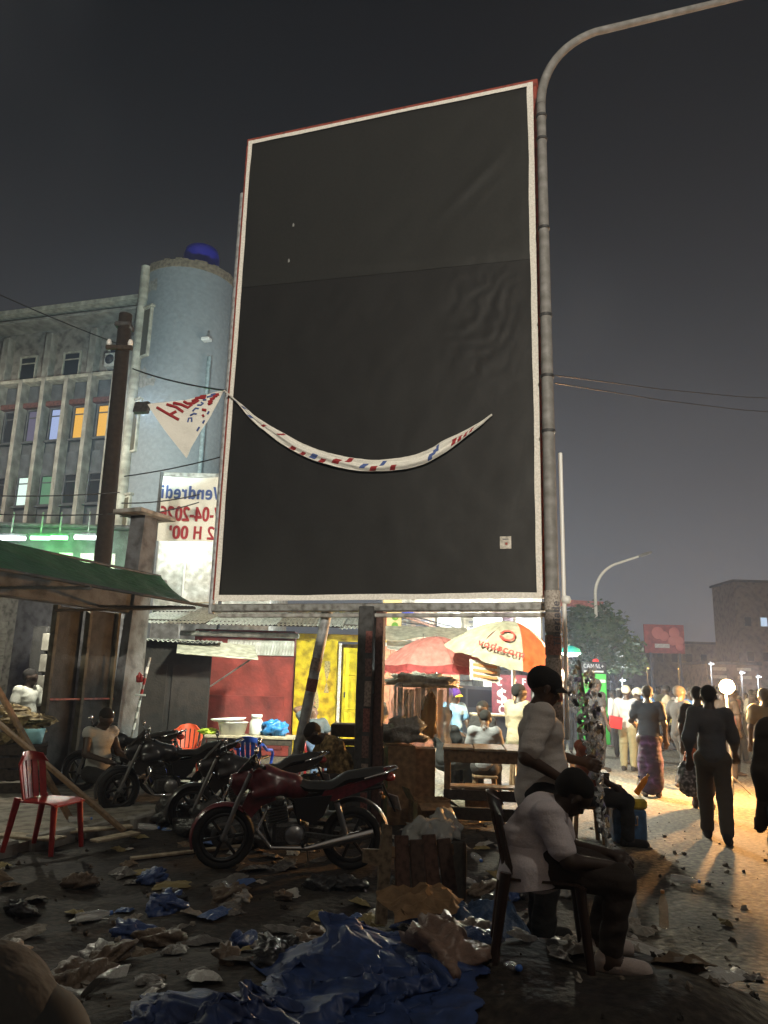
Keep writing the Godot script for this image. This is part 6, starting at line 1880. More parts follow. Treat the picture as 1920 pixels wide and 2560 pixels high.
	obj("grab_rail", bm("grab", func(): return tube([Vector3(-0.1, 0.9, 0.13), Vector3(-0.34, 0.97, 0.13), Vector3(-0.44, 1.0, 0.06), Vector3(-0.44, 1.0, -0.06), Vector3(-0.34, 0.97, -0.13), Vector3(-0.1, 0.9, -0.13)], 0.013, 8)), chrome, t)
	obj("tail_light", bm("taill", func(): return lump(0.06, 0.045, 0.07, 0.05, 3, 1.0, 9, false)), mat("tail_red", Color(0.4, 0.06, 0.05), 0.12), t, at(-0.37, 0.90, 0))
	obj("number_plate", bm("plate", func(): return box(0.015, 0.15, 0.2, 0.003)), mat("plate_white", Color(0.55, 0.53, 0.52), 0.5, "grime", "", 3.0), t, at(-0.42, 0.66, 0, 0.5, 0, -0.35))
	obj("plate_bracket", bm("plateb", func(): return bar(Vector3(-0.3, 0.84, 0), Vector3(-0.44, 0.56, 0), 0.05, 0.02)), blk, t)
	obj("headlamp_cowl", bm("cowl", func(): return skin([[Vector3(1.06, 0.86, 0), Vector3(1.18, 0.84, 0), 0.09, 0.085], [Vector3(1.10, 0.95, 0), Vector3(1.04, 1.05, 0), 0.055, 0.02], [Vector3(1.14, 0.78, 0), Vector3(1.16, 0.74, 0), 0.06, 0.045]], 0.016, 0.05)), paint, t)
	obj("wind_screen", bm("screen", func(): return prism(PackedVector2Array([Vector2(1.18, 0.93), Vector2(1.0, 1.13), Vector2(1.02, 0.98)]), 0.14)), blk, t)
	obj("headlamp", bm("hlamp", func(): return lump(0.03, 0.065, 0.075, 0.02, 3, 1.0, 10, false)), chrome, t, at(1.235, 0.84, 0))
	obj("instrument", bm("instr", func(): return box(0.08, 0.06, 0.16, 0.015)), blk, t, at(1.03, 1.03, 0, 0, 0, 0.5))
	obj("frame", bm("frame", func():
		var st := new_st()
		for q in [[Vector3(1.04, 0.92, 0), Vector3(0.6, 0.66, 0)], [Vector3(0.6, 0.66, 0.1), Vector3(-0.28, 0.82, 0.08)], [Vector3(0.6, 0.66, -0.1), Vector3(-0.28, 0.82, -0.08)], [Vector3(1.0, 0.75, 0), Vector3(0.82, 0.24, 0.05)], [Vector3(0.82, 0.24, 0.05), Vector3(0.45, 0.25, 0.08)], [Vector3(0.5, 0.36, 0.09), Vector3(0.6, 0.66, 0.09)], [Vector3(0.5, 0.36, -0.09), Vector3(0.6, 0.66, -0.09)]]:
			add_tube(st, q, 0.02, 8)
		st.generate_normals()
		return st.commit()), blk, t)
	obj("engine_block", bm("engine", func():
		var st := new_st()
		add_box(st, Vector3(0.62, 0.36, 0), Vector3(0.36, 0.22, 0.24), 0.04)
		for k in 6:
			add_box(st, Vector3(0.74 + k * 0.006, 0.47 + k * 0.026, 0), Vector3(0.2, 0.014, 0.2), 0.004, Basis(Vector3.BACK, -0.25))
		add_box(st, Vector3(0.78, 0.65, 0), Vector3(0.17, 0.08, 0.17), 0.02)
		return done(st)), eng, t)
	obj("engine_cover", bm("ecover", func(): return lathe([Vector2(0, 0.0), Vector2(0.1, 0.0), Vector2(0.085, 0.03), Vector2(0, 0.04)], 18)), met, t, at(0.58, 0.36, -0.12, 0, -PI / 2, 0))
	obj("engine_cover", bike_mesh["ecover"], met, t, at(0.58, 0.36, 0.12, 0, PI / 2, 0))
	obj("exhaust", bm("exh", func(): return tube([Vector3(0.86, 0.58, -0.05), Vector3(0.95, 0.4, -0.1), Vector3(0.8, 0.24, -0.14), Vector3(0.45, 0.24, -0.16), Vector3(0.2, 0.3, -0.17), Vector3(-0.2, 0.4, -0.18)], [0.02, 0.02, 0.02, 0.024, 0.045, 0.05], 12)), chrome, t)
	for s in [-1.0, 1.0]:
		obj("foot_peg", bm("peg%d" % int(s), func(): return tube([Vector3(0.5, 0.3, s * 0.12), Vector3(0.5, 0.3, s * 0.26)], 0.015, 8)), blk, t)
	obj("chain_guard", bm("chain", func(): return bar(Vector3(0.05, 0.4, 0.12), Vector3(0.45, 0.42, 0.12), 0.02, 0.04)), blk, t)
	obj("side_stand", bm("stand", func(): return tube([Vector3(0.45, 0.26, 0.12), Vector3(0.42, 0.0, 0.27)], 0.012, 6)), met, t)
	return t

func build_motorbikes():
	var red := mat("bike_red", Color(0.16, 0.012, 0.022), 0.22, "grime", "", 3.0)
	red.clearcoat_enabled = true
	red.clearcoat = 0.7
	motorbike("dark red motorbike parked side-on in the middle foreground", Vector3(-0.22, ground_h(-0.3, -7.4), -7.45), PI + 0.11, red).scale = Vector3.ONE * 0.9
	var black := mat("bike_black", Color(0.012, 0.012, 0.014), 0.2)
	black.clearcoat_enabled = true
	var g := "dark motorbikes parked in a row at the left"
	motorbike("black motorbike just behind the dark red one", Vector3(-0.95, 0, -9.1), PI + 0.35, black, g, -0.3).scale = Vector3.ONE * 0.86
	motorbike("black motorbike in the middle of the parked row at the left", Vector3(-2.15, 0.03, -10.3), PI + 0.4, black, g, 0.3).scale = Vector3.ONE * 0.86
	motorbike("black motorbike under the seated rider by the shop", Vector3(-3.0, 0.09, -10.9), PI - 0.15, black, g, 0.0).scale = Vector3.ONE * 0.86

# ---------------------------------------------------------------- people
func cloth_mat(key: String, c: Color, t := "fabric", s := 4.0) -> StandardMaterial3D:
	return mat("cloth_" + key, c, 0.9, t, "n_cloth", s, 0.0, 0.8)

func walk(stride: float, lift := 0.0) -> Dictionary:
	var j := stance()
	j.knee_l += Vector3(0, 0.0, stride * 0.55)
	j.ank_l += Vector3(0, lift, stride * 0.8)
	j.toe_l += Vector3(0, lift, stride * 0.8)
	j.knee_r += Vector3(0, 0.0, -stride * 0.15)
	j.ank_r += Vector3(0, 0.04, -stride * 0.7)
	j.toe_r += Vector3(0, 0.0, -stride * 0.65)
	j.el_l += Vector3(0, 0, -stride * 0.4)
	j.wr_l += Vector3(0, 0.03, -stride * 0.5)
	j.el_r += Vector3(0, 0, stride * 0.35)
	j.wr_r += Vector3(0, 0.05, stride * 0.75)
	return j

func build_people():
	var sk: StandardMaterial3D = mats.skin
	var dk: StandardMaterial3D = mats.skin_dark
	var white := cloth_mat("white", Color(0.66, 0.61, 0.58))
	var black := cloth_mat("black", Color(0.018, 0.017, 0.018))
	var dark := cloth_mat("dark", Color(0.035, 0.03, 0.03))
	var jeans := cloth_mat("jeans", Color(0.10, 0.15, 0.26))
	var grey := cloth_mat("grey", Color(0.28, 0.28, 0.30))
	var tan := cloth_mat("tan", Color(0.46, 0.37, 0.25))
	var khaki := cloth_mat("khaki", Color(0.22, 0.21, 0.13))
	var blue := cloth_mat("blue", Color(0.10, 0.25, 0.55))
	var rust := cloth_mat("rust", Color(0.25, 0.07, 0.04))
	var shoe := cloth_mat("shoe", Color(0.5, 0.42, 0.40))
	var shoe_d := cloth_mat("shoe_dark", Color(0.02, 0.018, 0.018))
	# person slumped forward on the chair in the foreground
	var j := seated(0.40)
	j.pelvis = Vector3(0, 0.51, -0.06)
	j.belly = Vector3(0, 0.60, -0.07)
	j.chest = Vector3(0, 0.72, 0.0)
	j.neck = Vector3(0, 0.81, 0.11)
	j.head = Vector3(0, 0.875, 0.19)
	j.sh_l = Vector3(0.17, 0.775, 0.05)
	j.sh_r = Vector3(-0.17, 0.775, 0.05)
	j.el_r = Vector3(-0.23, 0.56, 0.16)
	j.wr_r = Vector3(-0.13, 0.535, 0.37)
	j.hand_r = Vector3(0.35, -0.25, 0.85)
	j.el_l = Vector3(0.23, 0.56, 0.16)
	j.wr_l = Vector3(0.12, 0.55, 0.38)
	j.hand_l = Vector3(-0.35, -0.25, 0.85)
	j.knee_r = Vector3(-0.13, 0.46, 0.42)
	j.ank_r = Vector3(-0.13, 0.09, 0.36)
	j.toe_r = Vector3(-0.15, 0.045, 0.52)
	j.knee_l = Vector3(0.14, 0.46, 0.43)
	j.ank_l = Vector3(0.16, 0.09, 0.30)
	j.toe_l = Vector3(0.19, 0.045, 0.46)
	j.look = Vector3(0.35, -0.5, 1)
	var lilac := cloth_mat("lilac", Color(0.74, 0.67, 0.70))
	var p := person("person in pale lilac shirt sitting slumped on the dark chair", j, {"cell": 0.0135, "skin": dk, "shirt": lilac, "sleeve": 0.7, "hem": 1.0, "fold": 0.014, "trousers": cloth_mat("brown_dark", Color(0.030, 0.020, 0.016)), "cuff": 0.06, "shoes": shoe, "hair": mats.hair, "fingers": true}, Vector3(0.82, 0.37, -4.05), 1.35, "", 0.87)
	# loose tail of the shirt hanging over the chair seat
	obj("shirt_tail", sheet(func(u: float, v: float) -> Vector3:
		var a := lerpf(2.2, 5.6, u)
		return Vector3(sin(a) * (0.17 + 0.06 * smoothstep(0.0, 0.45, v)), 0.60 - v * (0.23 - 0.10 * absf(u - 0.5)), -0.05 + cos(a) * (0.15 + 0.04 * v) + 0.014 * sin(u * 23.0) * v), 30, 8, 0.006), lilac, p)
	# man standing behind the chair
	j = stance()
	j.head += Vector3(0, -0.01, 0.01)
	j.el_r = Vector3(-0.27, 1.15, -0.13)
	j.wr_r = Vector3(-0.19, 1.02, 0.10)
	j.hand_r = Vector3(0.3, -0.3, 0.85)
	j.el_l = Vector3(0.25, 1.15, 0.06)
	j.wr_l = Vector3(0.16, 1.10, 0.28)
	j.look = Vector3(0.1, -0.03, 1)
	person("man in white shirt and dark cap standing behind the seated person", j, {"cell": 0.0155, "skin": sk, "shirt": white, "sleeve": 0.78, "hem": 1.0, "fold": 0.016, "trousers": black, "shoes": shoe_d, "cap": black, "fingers": true, "bulk": 1.08}, Vector3(1.07, ground_h(1.07, -5.2), -5.2), 1.5, "", 0.985)
	# vendor by the sachet pole
	j = seated(0.40)
	j.chest += Vector3(0, 0, 0.06)
	j.head += Vector3(0, -0.02, 0.1)
	j.neck += Vector3(0, -0.01, 0.08)
	person("dark clothed vendor sitting behind the sachet pole", j, {"cell": 0.022, "skin": dk, "shirt": rust, "trousers": black, "shoes": shoe_d, "hair": mats.hair}, Vector3(2.33, 0, -8.95), 1.45)
	# bent person in patterned shirt
	j = seated(0.40)
	j.belly += Vector3(0, 0, 0.03)
	j.chest = Vector3(0, 0.84, 0.14)
	j.sh_l = Vector3(0.18, 0.93, 0.20)
	j.sh_r = Vector3(-0.18, 0.93, 0.20)
	j.neck = Vector3(0, 0.97, 0.26)
	j.head = Vector3(0, 1.02, 0.38)
	j.look = Vector3(0, -0.6, 1)
	for s in ["_l", "_r"]:
		var x: float = 0.24 if s == "_l" else -0.24
		j["el" + s] = Vector3(x, 0.70, 0.30)
		j["wr" + s] = Vector3(x * 0.5, 0.72, 0.52)
	person("person in brown patterned shirt bent forward behind the red motorbike", j, {"cell": 0.022, "skin": dk, "shirt": cloth_mat("camo", Color(0.55, 0.50, 0.42), "camo", 2.5), "sleeve": 0.9, "trousers": dark, "shoes": shoe_d, "hair": mats.hair, "bulk": 1.1}, Vector3(-0.42, 0, -9.75), -1.25)
	# man leaning back with his arm over his head
	j = seated(0.43)
	j.belly += Vector3(0, 0, -0.03)
	j.chest = Vector3(0, 0.80, -0.12)
	j.sh_l = Vector3(0.17, 0.92, -0.16)
	j.sh_r = Vector3(-0.17, 0.92, -0.16)
	j.neck = Vector3(0, 0.96, -0.20)
	j.head = Vector3(0, 1.07, -0.25)
	j.look = Vector3(0, 0.7, 0.7)
	j.el_r = Vector3(-0.34, 1.14, -0.20)
	j.wr_r = Vector3(-0.12, 1.22, -0.22)
	j.el_l = Vector3(0.28, 0.7, -0.05)
	j.wr_l = Vector3(0.2, 0.58, 0.14)
	person("man in grey shirt and jeans leaning back with arm over his head", j, {"cell": 0.024, "skin": mats.skin_mid, "shirt": cloth_mat("slate", Color(0.09, 0.11, 0.13)), "trousers": jeans, "shoes": shoe, "hair": mats.hair}, Vector3(-1.12, 0, -14.25), 0.35)
	# seated figure in white top by the shop
	j = seated(0.24)
	j.head += Vector3(0, -0.02, 0.06)
	j.wr_l = Vector3(0.16, 0.55, 0.42)
	j.wr_r = Vector3(-0.16, 0.52, 0.45)
	person("person in pale vest sitting low before the corner shop", j, {"cell": 0.022, "skin": dk, "shirt": cloth_mat("vest", Color(0.42, 0.42, 0.40)), "sleeve": 0.05, "trousers": black, "shoes": shoe_d, "hair": mats.hair}, Vector3(-3.62, 0.09, -10.35), 0.9)
	j = stance()
	j.wr_l = Vector3(0.22, 0.98, 0.28)
	j.el_l = Vector3(0.27, 1.12, 0.05)
	j.look = Vector3(0.3, 0, 1)
	person("man in white shirt standing inside the corner shop", j, {"cell": 0.024, "skin": dk, "shirt": cloth_mat("bright", Color(0.65, 0.66, 0.6)), "trousers": dark, "shoes": shoe_d, "hair": mats.hair}, Vector3(-5.38, 0, -12.0), 1.2)
	# group under the umbrellas
	j = seated(0.40)
	j.look = Vector3(0.5, -0.2, 1)
	var cap2 := cloth_mat("purple", Color(0.09, 0.03, 0.22))
	person("man in pale blue shirt and purple and yellow cap under the pink umbrella", j, {"cell": 0.024, "skin": sk, "shirt": cloth_mat("sky", Color(0.22, 0.42, 0.68)), "trousers": dark, "shoes": shoe_d, "cap": cap2, "brim_mat": cloth_mat("yellow", Color(0.65, 0.45, 0.03))}, Vector3(1.30, 0.28, -13.6), 0.5)
	j = seated(0.40)
	j.chest += Vector3(0, -0.02, 0.05)
	j.head += Vector3(0, -0.03, 0.08)
	person("man in grey shirt seen from behind at the wooden table", j, {"cell": 0.024, "skin": sk, "shirt": grey, "trousers": dark, "shoes": shoe_d, "hair": mats.hair}, Vector3(1.55, 0, -11.5), 2.9)
	j = seated(0.62)
	for s in ["_l", "_r"]:
		j["ank" + s] += Vector3(0, 0.14, -0.08)
		j["toe" + s] += Vector3(0, 0.14, -0.08)
	j.look = Vector3(-0.4, 0, 1)
	person("man in loose tan shirt sitting under the cream umbrella", j, {"cell": 0.024, "skin": dk, "shirt": tan, "sleeve": 1.1, "trousers": khaki, "shoes": shoe_d, "hair": mats.hair, "bulk": 1.15}, Vector3(2.26, 0, -12.65), 2.2, "", 1.1)
	j = seated(0.38)
	person("person in black bent beside the clear wrapped rack", j, {"cell": 0.026, "skin": dk, "shirt": black, "trousers": black, "hair": mats.hair}, Vector3(1.05, 0, -12.3), 2.4)
	j = seated(0.38)
	person("person in black seated between the blue shirt and the table", j, {"cell": 0.026, "skin": sk, "shirt": dark, "trousers": black, "hair": mats.hair}, Vector3(1.72, 0.1, -13.0), -0.8)
	# walkers and standing people on the street
	j = walk(0.34)
	var shiny := cloth_mat("suit", Color(0.07, 0.056, 0.042))
	person("man in dark shirt and trousers walking away on the right", j, {"cell": 0.02, "skin": dk, "shirt": cloth_mat("olive", Color(0.075, 0.08, 0.095)), "sleeve": 1.6, "trousers": shiny, "cuff": 0.075, "shoes": shoe_d, "hair": mats.hair, "fold": 0.008}, Vector3(3.86, 0, -9.15), 2.75)
	j = stance()
	j.el_l += Vector3(0.02, 0.04, 0.1)
	j.wr_l = Vector3(0.2, 1.1, 0.25)
	person("woman in dark top and long patterned wrap walking on the street", j, {"cell": 0.022, "skin": dk, "shirt": cloth_mat("plum", Color(0.035, 0.04, 0.06)), "dress": cloth_mat("wax", Color(0.30, 0.16, 0.30), "print", 1.1), "flare": 0.19, "skirt_y": 0.14, "hair": mats.hair, "bulk": 1.1}, Vector3(4.36, 0, -12.7), 2.9)
	j = walk(0.2)
	person("woman in spotted trousers and brown top beside the glaring lamp", j, {"cell": 0.022, "skin": dk, "shirt": cloth_mat("mocha", Color(0.22, 0.17, 0.10)), "trousers": cloth_mat("spots", Color(0.5, 0.48, 0.45), "dots", 2.4), "shoes": shoe_d, "hair": mats.hair, "bulk": 1.05}, Vector3(6.02, 0, -12.2), 2.8)
	j = stance()
	person("woman in dark dress carrying a checked bag beyond the walking man", j, {"cell": 0.024, "skin": dk, "shirt": dark, "dress": cloth_mat("brown_d", Color(0.08, 0.05, 0.035)), "flare": 0.18, "hair": mats.hair}, Vector3(4.72, 0, -11.6), 2.6)
	var bg := thing("checked_bag", "bulging blue and white checked bag with orange top on the street", "bag", Vector3(4.36, 0.45, -11.1))
	obj("bag_body", lump(0.16, 0.26, 0.12, 0.18, 88, 1.2, 12, false), mat("bag_check", Color(0.40, 0.42, 0.55), 0.5, "dots", "", 1.6), bg)
	obj("handle", tube([Vector3(-0.08, 0.24, 0), Vector3(-0.03, 0.42, 0), Vector3(0.05, 0.42, 0), Vector3(0.1, 0.22, 0)], 0.012, 6), mat("strap_orange", Color(0.5, 0.12, 0.03), 0.7), bg)
	obj("bundle_top", lump(0.08, 0.1, 0.08, 0.3, 89, 1.4, 10), mat("strap_orange", Color(0, 0, 0)), bg, at(0.03, 0.3, 0))
	j = stance()
	j.wr_l = Vector3(0.16, 1.0, 0.22)
	person("person in black clothes holding a red folder near the green kiosk", j, {"cell": 0.026, "skin": dk, "shirt": black, "trousers": black, "shoes": shoe_d, "hair": mats.hair}, Vector3(4.55, 0, -16.4), 2.0, "", 1.08)
	var fo := obj("folder", box(0.3, 0.24, 0.03, 0.005), mat("folder_red", Color(0.42, 0.02, 0.03), 0.5), self, at(4.90, 0.98, -16.25, 0.3, 0, -0.15))
	tag(fo, "red and white folder held by the person in black", "folder")
	j = stance()
	person("man in pale grey shirt and cap beyond the woman in the patterned wrap", j, {"cell": 0.026, "skin": dk, "shirt": cloth_mat("mist", Color(0.36, 0.35, 0.36)), "sleeve": 1.5, "trousers": khaki, "shoes": shoe_d, "cap": cloth_mat("cap_pale", Color(0.55, 0.52, 0.42))}, Vector3(5.25, 0, -16.6), 2.6)
	# dark figure cut off by the right edge, close to the camera
	j = stance()
	j.el_r = Vector3(-0.30, 1.14, 0.0)
	j.wr_r = Vector3(-0.30, 0.92, 0.1)
	person("dark figure in a long coat cut off by the right edge", j, {"cell": 0.024, "skin": dk, "shirt": cloth_mat("coat", Color(0.035, 0.026, 0.02)), "sleeve": 1.6, "dress": cloth_mat("coat", Color(0, 0, 0)), "flare": 0.23, "skirt_y": 0.62, "trousers": black, "shoes": shoe_d, "hair": mats.hair, "bulk": 1.2}, Vector3(2.84, 0, -5.35), 2.9)
	# distant crowd: colour and place tell them apart
	var far := [
		[6.0, -19.5, white, dark, "distant person in white shirt right of the green kiosk"],
		[7.0, -20.5, blue, dark, "distant person in blue shirt right of the green kiosk"],
		[6.2, -22.5, grey, jeans, "distant person in grey shirt before the green kiosk"],
		[8.1, -22.0, tan, dark, "distant person in tan shirt left of the red hoarding"],
		[7.4, -18.0, dark, khaki, "distant person in dark shirt and khaki trousers behind the woman in the wrap"],
		[9.3, -23.5, dark, dark, "distant person all in black under the red hoarding"],
		[8.6, -19.0, rust, dark, "distant person in rust red shirt beyond the walking man"],
		[10.4, -25.0, white, khaki, "distant person in white shirt and khaki trousers under the red hoarding"],
		[9.6, -20.0, khaki, dark, "distant person in khaki shirt left of the glaring lamp"],
		[11.6, -26.5, grey, dark, "distant person in grey shirt and black trousers beyond the lamp"],
		[10.2, -21.0, black, jeans, "distant person in black shirt and jeans right of the lamp"],
		[12.6, -28.0, blue, khaki, "distant person in blue shirt and khaki trousers at the far right"],
		[8.0, -15.6, dark, dark, "person in dark clothes right of the glaring lamp"],
		[8.7, -17.0, rust, jeans, "person in rust shirt and jeans at the right edge of the crowd"],
		[11.0, -23.0, tan, khaki, "distant person in tan and khaki at the far right"],
		[13.5, -30.0, white, jeans, "farthest person in white shirt and jeans at the right"],
	]
	var tops := [white, dark, grey, rust, tan, khaki, blue, black]
	var tn := ["white", "dark brown", "grey", "rust red", "tan", "khaki", "blue", "black"]
	var rows := [[7.6, -26.0], [9.0, -28.0], [10.0, -30.0], [11.3, -31.0], [12.2, -33.0], [13.4, -34.5], [14.2, -31.0], [8.4, -31.0], [12.9, -25.0], [11.9, -21.5], [9.2, -17.6], [15.0, -33.0], [16.0, -36.0], [10.8, -35.0], [6.9, -17.3], [7.7, -24.0]]
	for i in rows.size():
		far.append([rows[i][0], rows[i][1], tops[i % 8], [dark, jeans, khaki][i % 3], "%s person in %s top in the %s of the crowd" % ["far off" if rows[i][1] < -27.0 else "distant", tn[i % 8], "left half" if i in [0, 1, 7, 14, 15] else ("right half" if i > 7 else "middle")]])
	for i in 22:
		var zz := -23.0 - 0.75 * i
		var xx := -zz * (0.30 + 0.18 * fmod(i * 0.618, 1.0))
		far.append([xx, zz, tops[(i * 3) % 8], [dark, jeans, khaki][i % 3], "tiny far off figure in %s top deep in the street crowd" % tn[(i * 3) % 8]])
	for q in [[5.3, -13.8, black, "dark clothed person close behind the woman in the patterned wrap"], [6.6, -15.0, dark, "dark clothed person left of the glaring lamp"], [7.2, -14.2, black, "black clothed person just right of the glaring lamp"], [5.9, -17.8, dark, "dark clothed person between the pale grey shirt and the lamp"], [7.3, -16.2, rust, "person in rust red behind the spotted trousers"], [7.9, -18.4, black, "black clothed person farther right of the lamp"], [4.9, -20.5, dark, "dark clothed person by the green kiosk"], [9.9, -18.3, dark, "dark clothed person near the right edge"]]:
		far.append([q[0], q[1], q[2], [dark, black][int(q[0] * 10.0) % 2], q[3]])
	for i in far.size():
		var f: Array = far[i]
		var pose := walk(0.25) if i % 3 == 0 else stance()
		var o := {"cell": 0.034 if f[1] > -24.0 else 0.045, "skin": dk, "shirt": f[2], "trousers": f[3], "sleeve": 0.6 if i % 2 else 1.4}
		if i % 4 == 1:
			o["cap"] = cloth_mat("cap_pale", Color(0.5, 0.5, 0.5))
			o["brim"] = false
		else:
			o["hair"] = mats.hair
		person(f[4], pose, o, Vector3(f[0], 0, f[1]), 2.9 + (i % 5) * 0.5 - (3.0 if i % 4 == 2 else 0.0), "distant crowd on the street", 0.95 + 0.03 * (i % 4))

# ---------------------------------------------------------------- rubbish
func crumpled_sheet(w: float, l: float, amp: float, sd: int, seg := 10) -> ArrayMesh:
	var fn := FastNoiseLite.new()
	fn.seed = sd
	fn.frequency = 2.2 / maxf(w, l)
	fn.fractal_octaves = 4
	fn.fractal_type = FastNoiseLite.FRACTAL_RIDGED
	var f := func(u: float, v: float) -> Vector3:
		var x := (u - 0.5) * w
		var z := (v - 0.5) * l
		var k := 1.0 + 0.35 * fn.get_noise_2d(x * 0.7 + 9.0, z * 0.7)
		var e := smoothstep(0.0, 0.25, minf(minf(u, 1.0 - u), minf(v, 1.0 - v)))
		return Vector3(x * k + fn.get_noise_2d(z * 2.0, x) * w * 0.08, (fn.get_noise_2d(x, z) * 0.5 + 0.5) * amp * (0.25 + 0.75 * e), z * k + fn.get_noise_2d(x * 2.0 + 4.0, z) * l * 0.08)
	return sheet(f, seg, seg, 0.0025, false)

func build_litter():
	var g := RandomNumberGenerator.new()
	g.seed = 909
	# blue tarpaulin heap in front, laid over the mound
	var fn := FastNoiseLite.new()
	fn.seed = 17
	fn.frequency = 1.5
	fn.fractal_octaves = 4
	fn.fractal_type = FastNoiseLite.FRACTAL_RIDGED
	var fs := FastNoiseLite.new()
	var tarp := mat("tarp_blue", Color(0.035, 0.075, 0.24), 0.5, "grime", "n_fine", 2.2, 0.0, 0.5)
	# thin plastic thrown down in folds: billowed noise bent by itself gives creases with sharp crests
	var heap := func(x0: float, x1: float, z0: float, z1: float, px: float, pz: float, ph: float, sd: float) -> Callable:
		return func(u: float, v: float) -> Vector3:
			var x := lerpf(x0, x1, u)
			var z := lerpf(z0, z1, v)
			var wx := x + fs.get_noise_2d(x + sd, z) * 0.5
			var wz := z + fs.get_noise_2d(z, x + sd + 3.0) * 0.5
			var fold := 1.0 - absf(sin(wx * 6.5 + wz * 3.5 + sd))
			var fold2 := 1.0 - absf(sin(wx * -4.0 + wz * 8.5 + sd * 2.0))
			var hump := ph * exp(-pow((x - px) / 0.36, 2.0) - pow((z - pz) / 0.32, 2.0))
			var rag := 0.16 * fs.get_noise_2d(u * 3.0 + sd, v * 3.0)
			var e := smoothstep(0.0, 0.22, minf(minf(u, 1.0 - u), minf(v, 1.0 - v)) + rag * 0.5)
			return Vector3(x + rag * 1.2, ground_h(x, z) + 0.02 + e * (hump + 0.058 * pow(fold, 2.0) + 0.04 * pow(fold2, 3.0) + 0.012 * fn.get_noise_2d(x * 1.5, z * 1.5)), z + rag)
	fs.seed = 23
	fs.frequency = 0.9
	tag(obj("tarpaulin", sheet(heap.call(-0.55, 0.42, -3.4, -4.5, -0.1, -4.2, 0.20, 1.0), 120, 110, 0.003), tarp), "crumpled blue tarpaulin heap in the middle foreground", "tarpaulin")
	tag(obj("tarpaulin", sheet(heap.call(-1.05, -0.2, -3.1, -3.85, -0.6, -3.4, 0.05, 4.0), 90, 80, 0.003), mat("tarp_navy", Color(0.026, 0.052, 0.17), 0.5, "grime", "n_fine", 2.2)), "flatter navy tarpaulin sheet left of the blue heap", "tarpaulin")
	var f2 := func(u: float, v: float) -> Vector3:
		var x := lerpf(0.35, 0.80, u) + 0.1 * v
		var z := lerpf(-5.55, -4.75, v)
		var e := smoothstep(0.0, 0.2, minf(minf(u, 1.0 - u), minf(v, 1.0 - v)))
		return Vector3(x + fn.get_noise_2d(z * 2.0, x) * 0.06, ground_h(x, z) + 0.02 + e * 0.22 * (fn.get_noise_2d(x * 1.7 + 5.0, z * 1.7) * 0.5 + 0.6), z)
	tag(obj("tarpaulin", sheet(f2, 30, 44, 0.003), mat("tarp_blue2", Color(0.045, 0.10, 0.22), 0.42, "grime", "n_crumple", 3.0)), "smaller blue plastic sheet left of the seated man's chair", "tarpaulin")
	# pinkish plastic bag
	var pb := obj("plastic_bag", lump(0.17, 0.13, 0.24, 0.45, 71, 1.3, 18, false), mat("bag_pink", Color(0.30, 0.20, 0.16), 0.45, "grime", "n_crumple", 2.5), self, at(0.36, 0.36, -4.05, 0.5, 0.15, -0.2))
	tag(pb, "pinkish tan plastic bag on the blue tarpaulin", "bag")
	var pb2 := obj("plastic_bag", lump(0.13, 0.07, 0.1, 0.4, 72, 1.5, 14, false), mat("bag_pale2", Color(0.34, 0.29, 0.24), 0.5, "", "n_crumple", 3.0), self, at(0.52, 0.34, -4.45, 0.9))
	tag(pb2, "small pale plastic bag beside the pinkish bag", "bag")
	# broken timber crate and stump in the middle
	var cr := thing("broken_crate", "broken dark wooden crate sticking out of the rubbish heap", "crate", Vector3(0.30, 0.17, -5.45), 0.3)
	for k in 4:
		obj("slat", box(0.10, 0.50 - 0.05 * (k % 2), 0.025, 0.006), mat("crate_wood_%d" % (k % 2), [Color(0.10, 0.05, 0.035), Color(0.075, 0.042, 0.03)][k % 2], 0.85, "blotch", "n_fine", 3.0), cr, at(-0.12 + k * 0.105, 0.24, 0.02 * (k % 2), 0, -0.25, 0.03 * (k - 1)))
	obj("batten", box(0.46, 0.07, 0.04, 0.006), mats.wood, cr, at(0.03, 0.38, -0.05, 0, -0.25, 0))
	obj("side", box(0.03, 0.42, 0.3, 0.006), mats.dark_wood, cr, at(0.3, 0.2, -0.12, 0.1, -0.2, -0.12))
	var cb := obj("stake", prism(PackedVector2Array([Vector2(-0.035, 0), Vector2(0.035, 0), Vector2(0.05, 0.42), Vector2(0.045, 0.58), Vector2(-0.01, 0.60), Vector2(-0.03, 0.44), Vector2(-0.14, 0.44), Vector2(-0.14, 0.36), Vector2(-0.03, 0.34)]), 0.05), mat("stake_wood", Color(0.20, 0.15, 0.10), 0.85, "blotch", "n_fine", 3.0), self, at(0.05, 0.14, -5.35, 0.2, -0.1, -0.04))
	tag(cb, "upright pale wooden stake with a short arm beside the broken crate", "stake")
	var bx := obj("carton_scrap", crumpled_sheet(0.42, 0.3, 0.12, 31, 12), mats.cardboard, self, at(0.28, 0.36, -4.95, 0.4, 0.2, 0))
	tag(bx, "folded brown carton scrap below the broken crate", "carton")
	var strip := obj("plastic_strip", sheet(func(u: float, v: float) -> Vector3:
		var x := lerpf(-1.75, -1.15, u)
		var z := -4.15 - 0.12 * sin(u * 5.0) + v * 0.09
		return Vector3(x, ground_h(x, z) + 0.05 + 0.05 * cos(u * 6.5) + 0.02 * sin(v * 5.0 + u * 13.0), z), 26, 5, 0.002), mat("strip_plastic", Color(0.5, 0.5, 0.48), 0.2, "", "n_crumple", 4.0))
	tag(strip, "long twisted strip of whitish plastic in the dark mud at the left", "plastic strip")
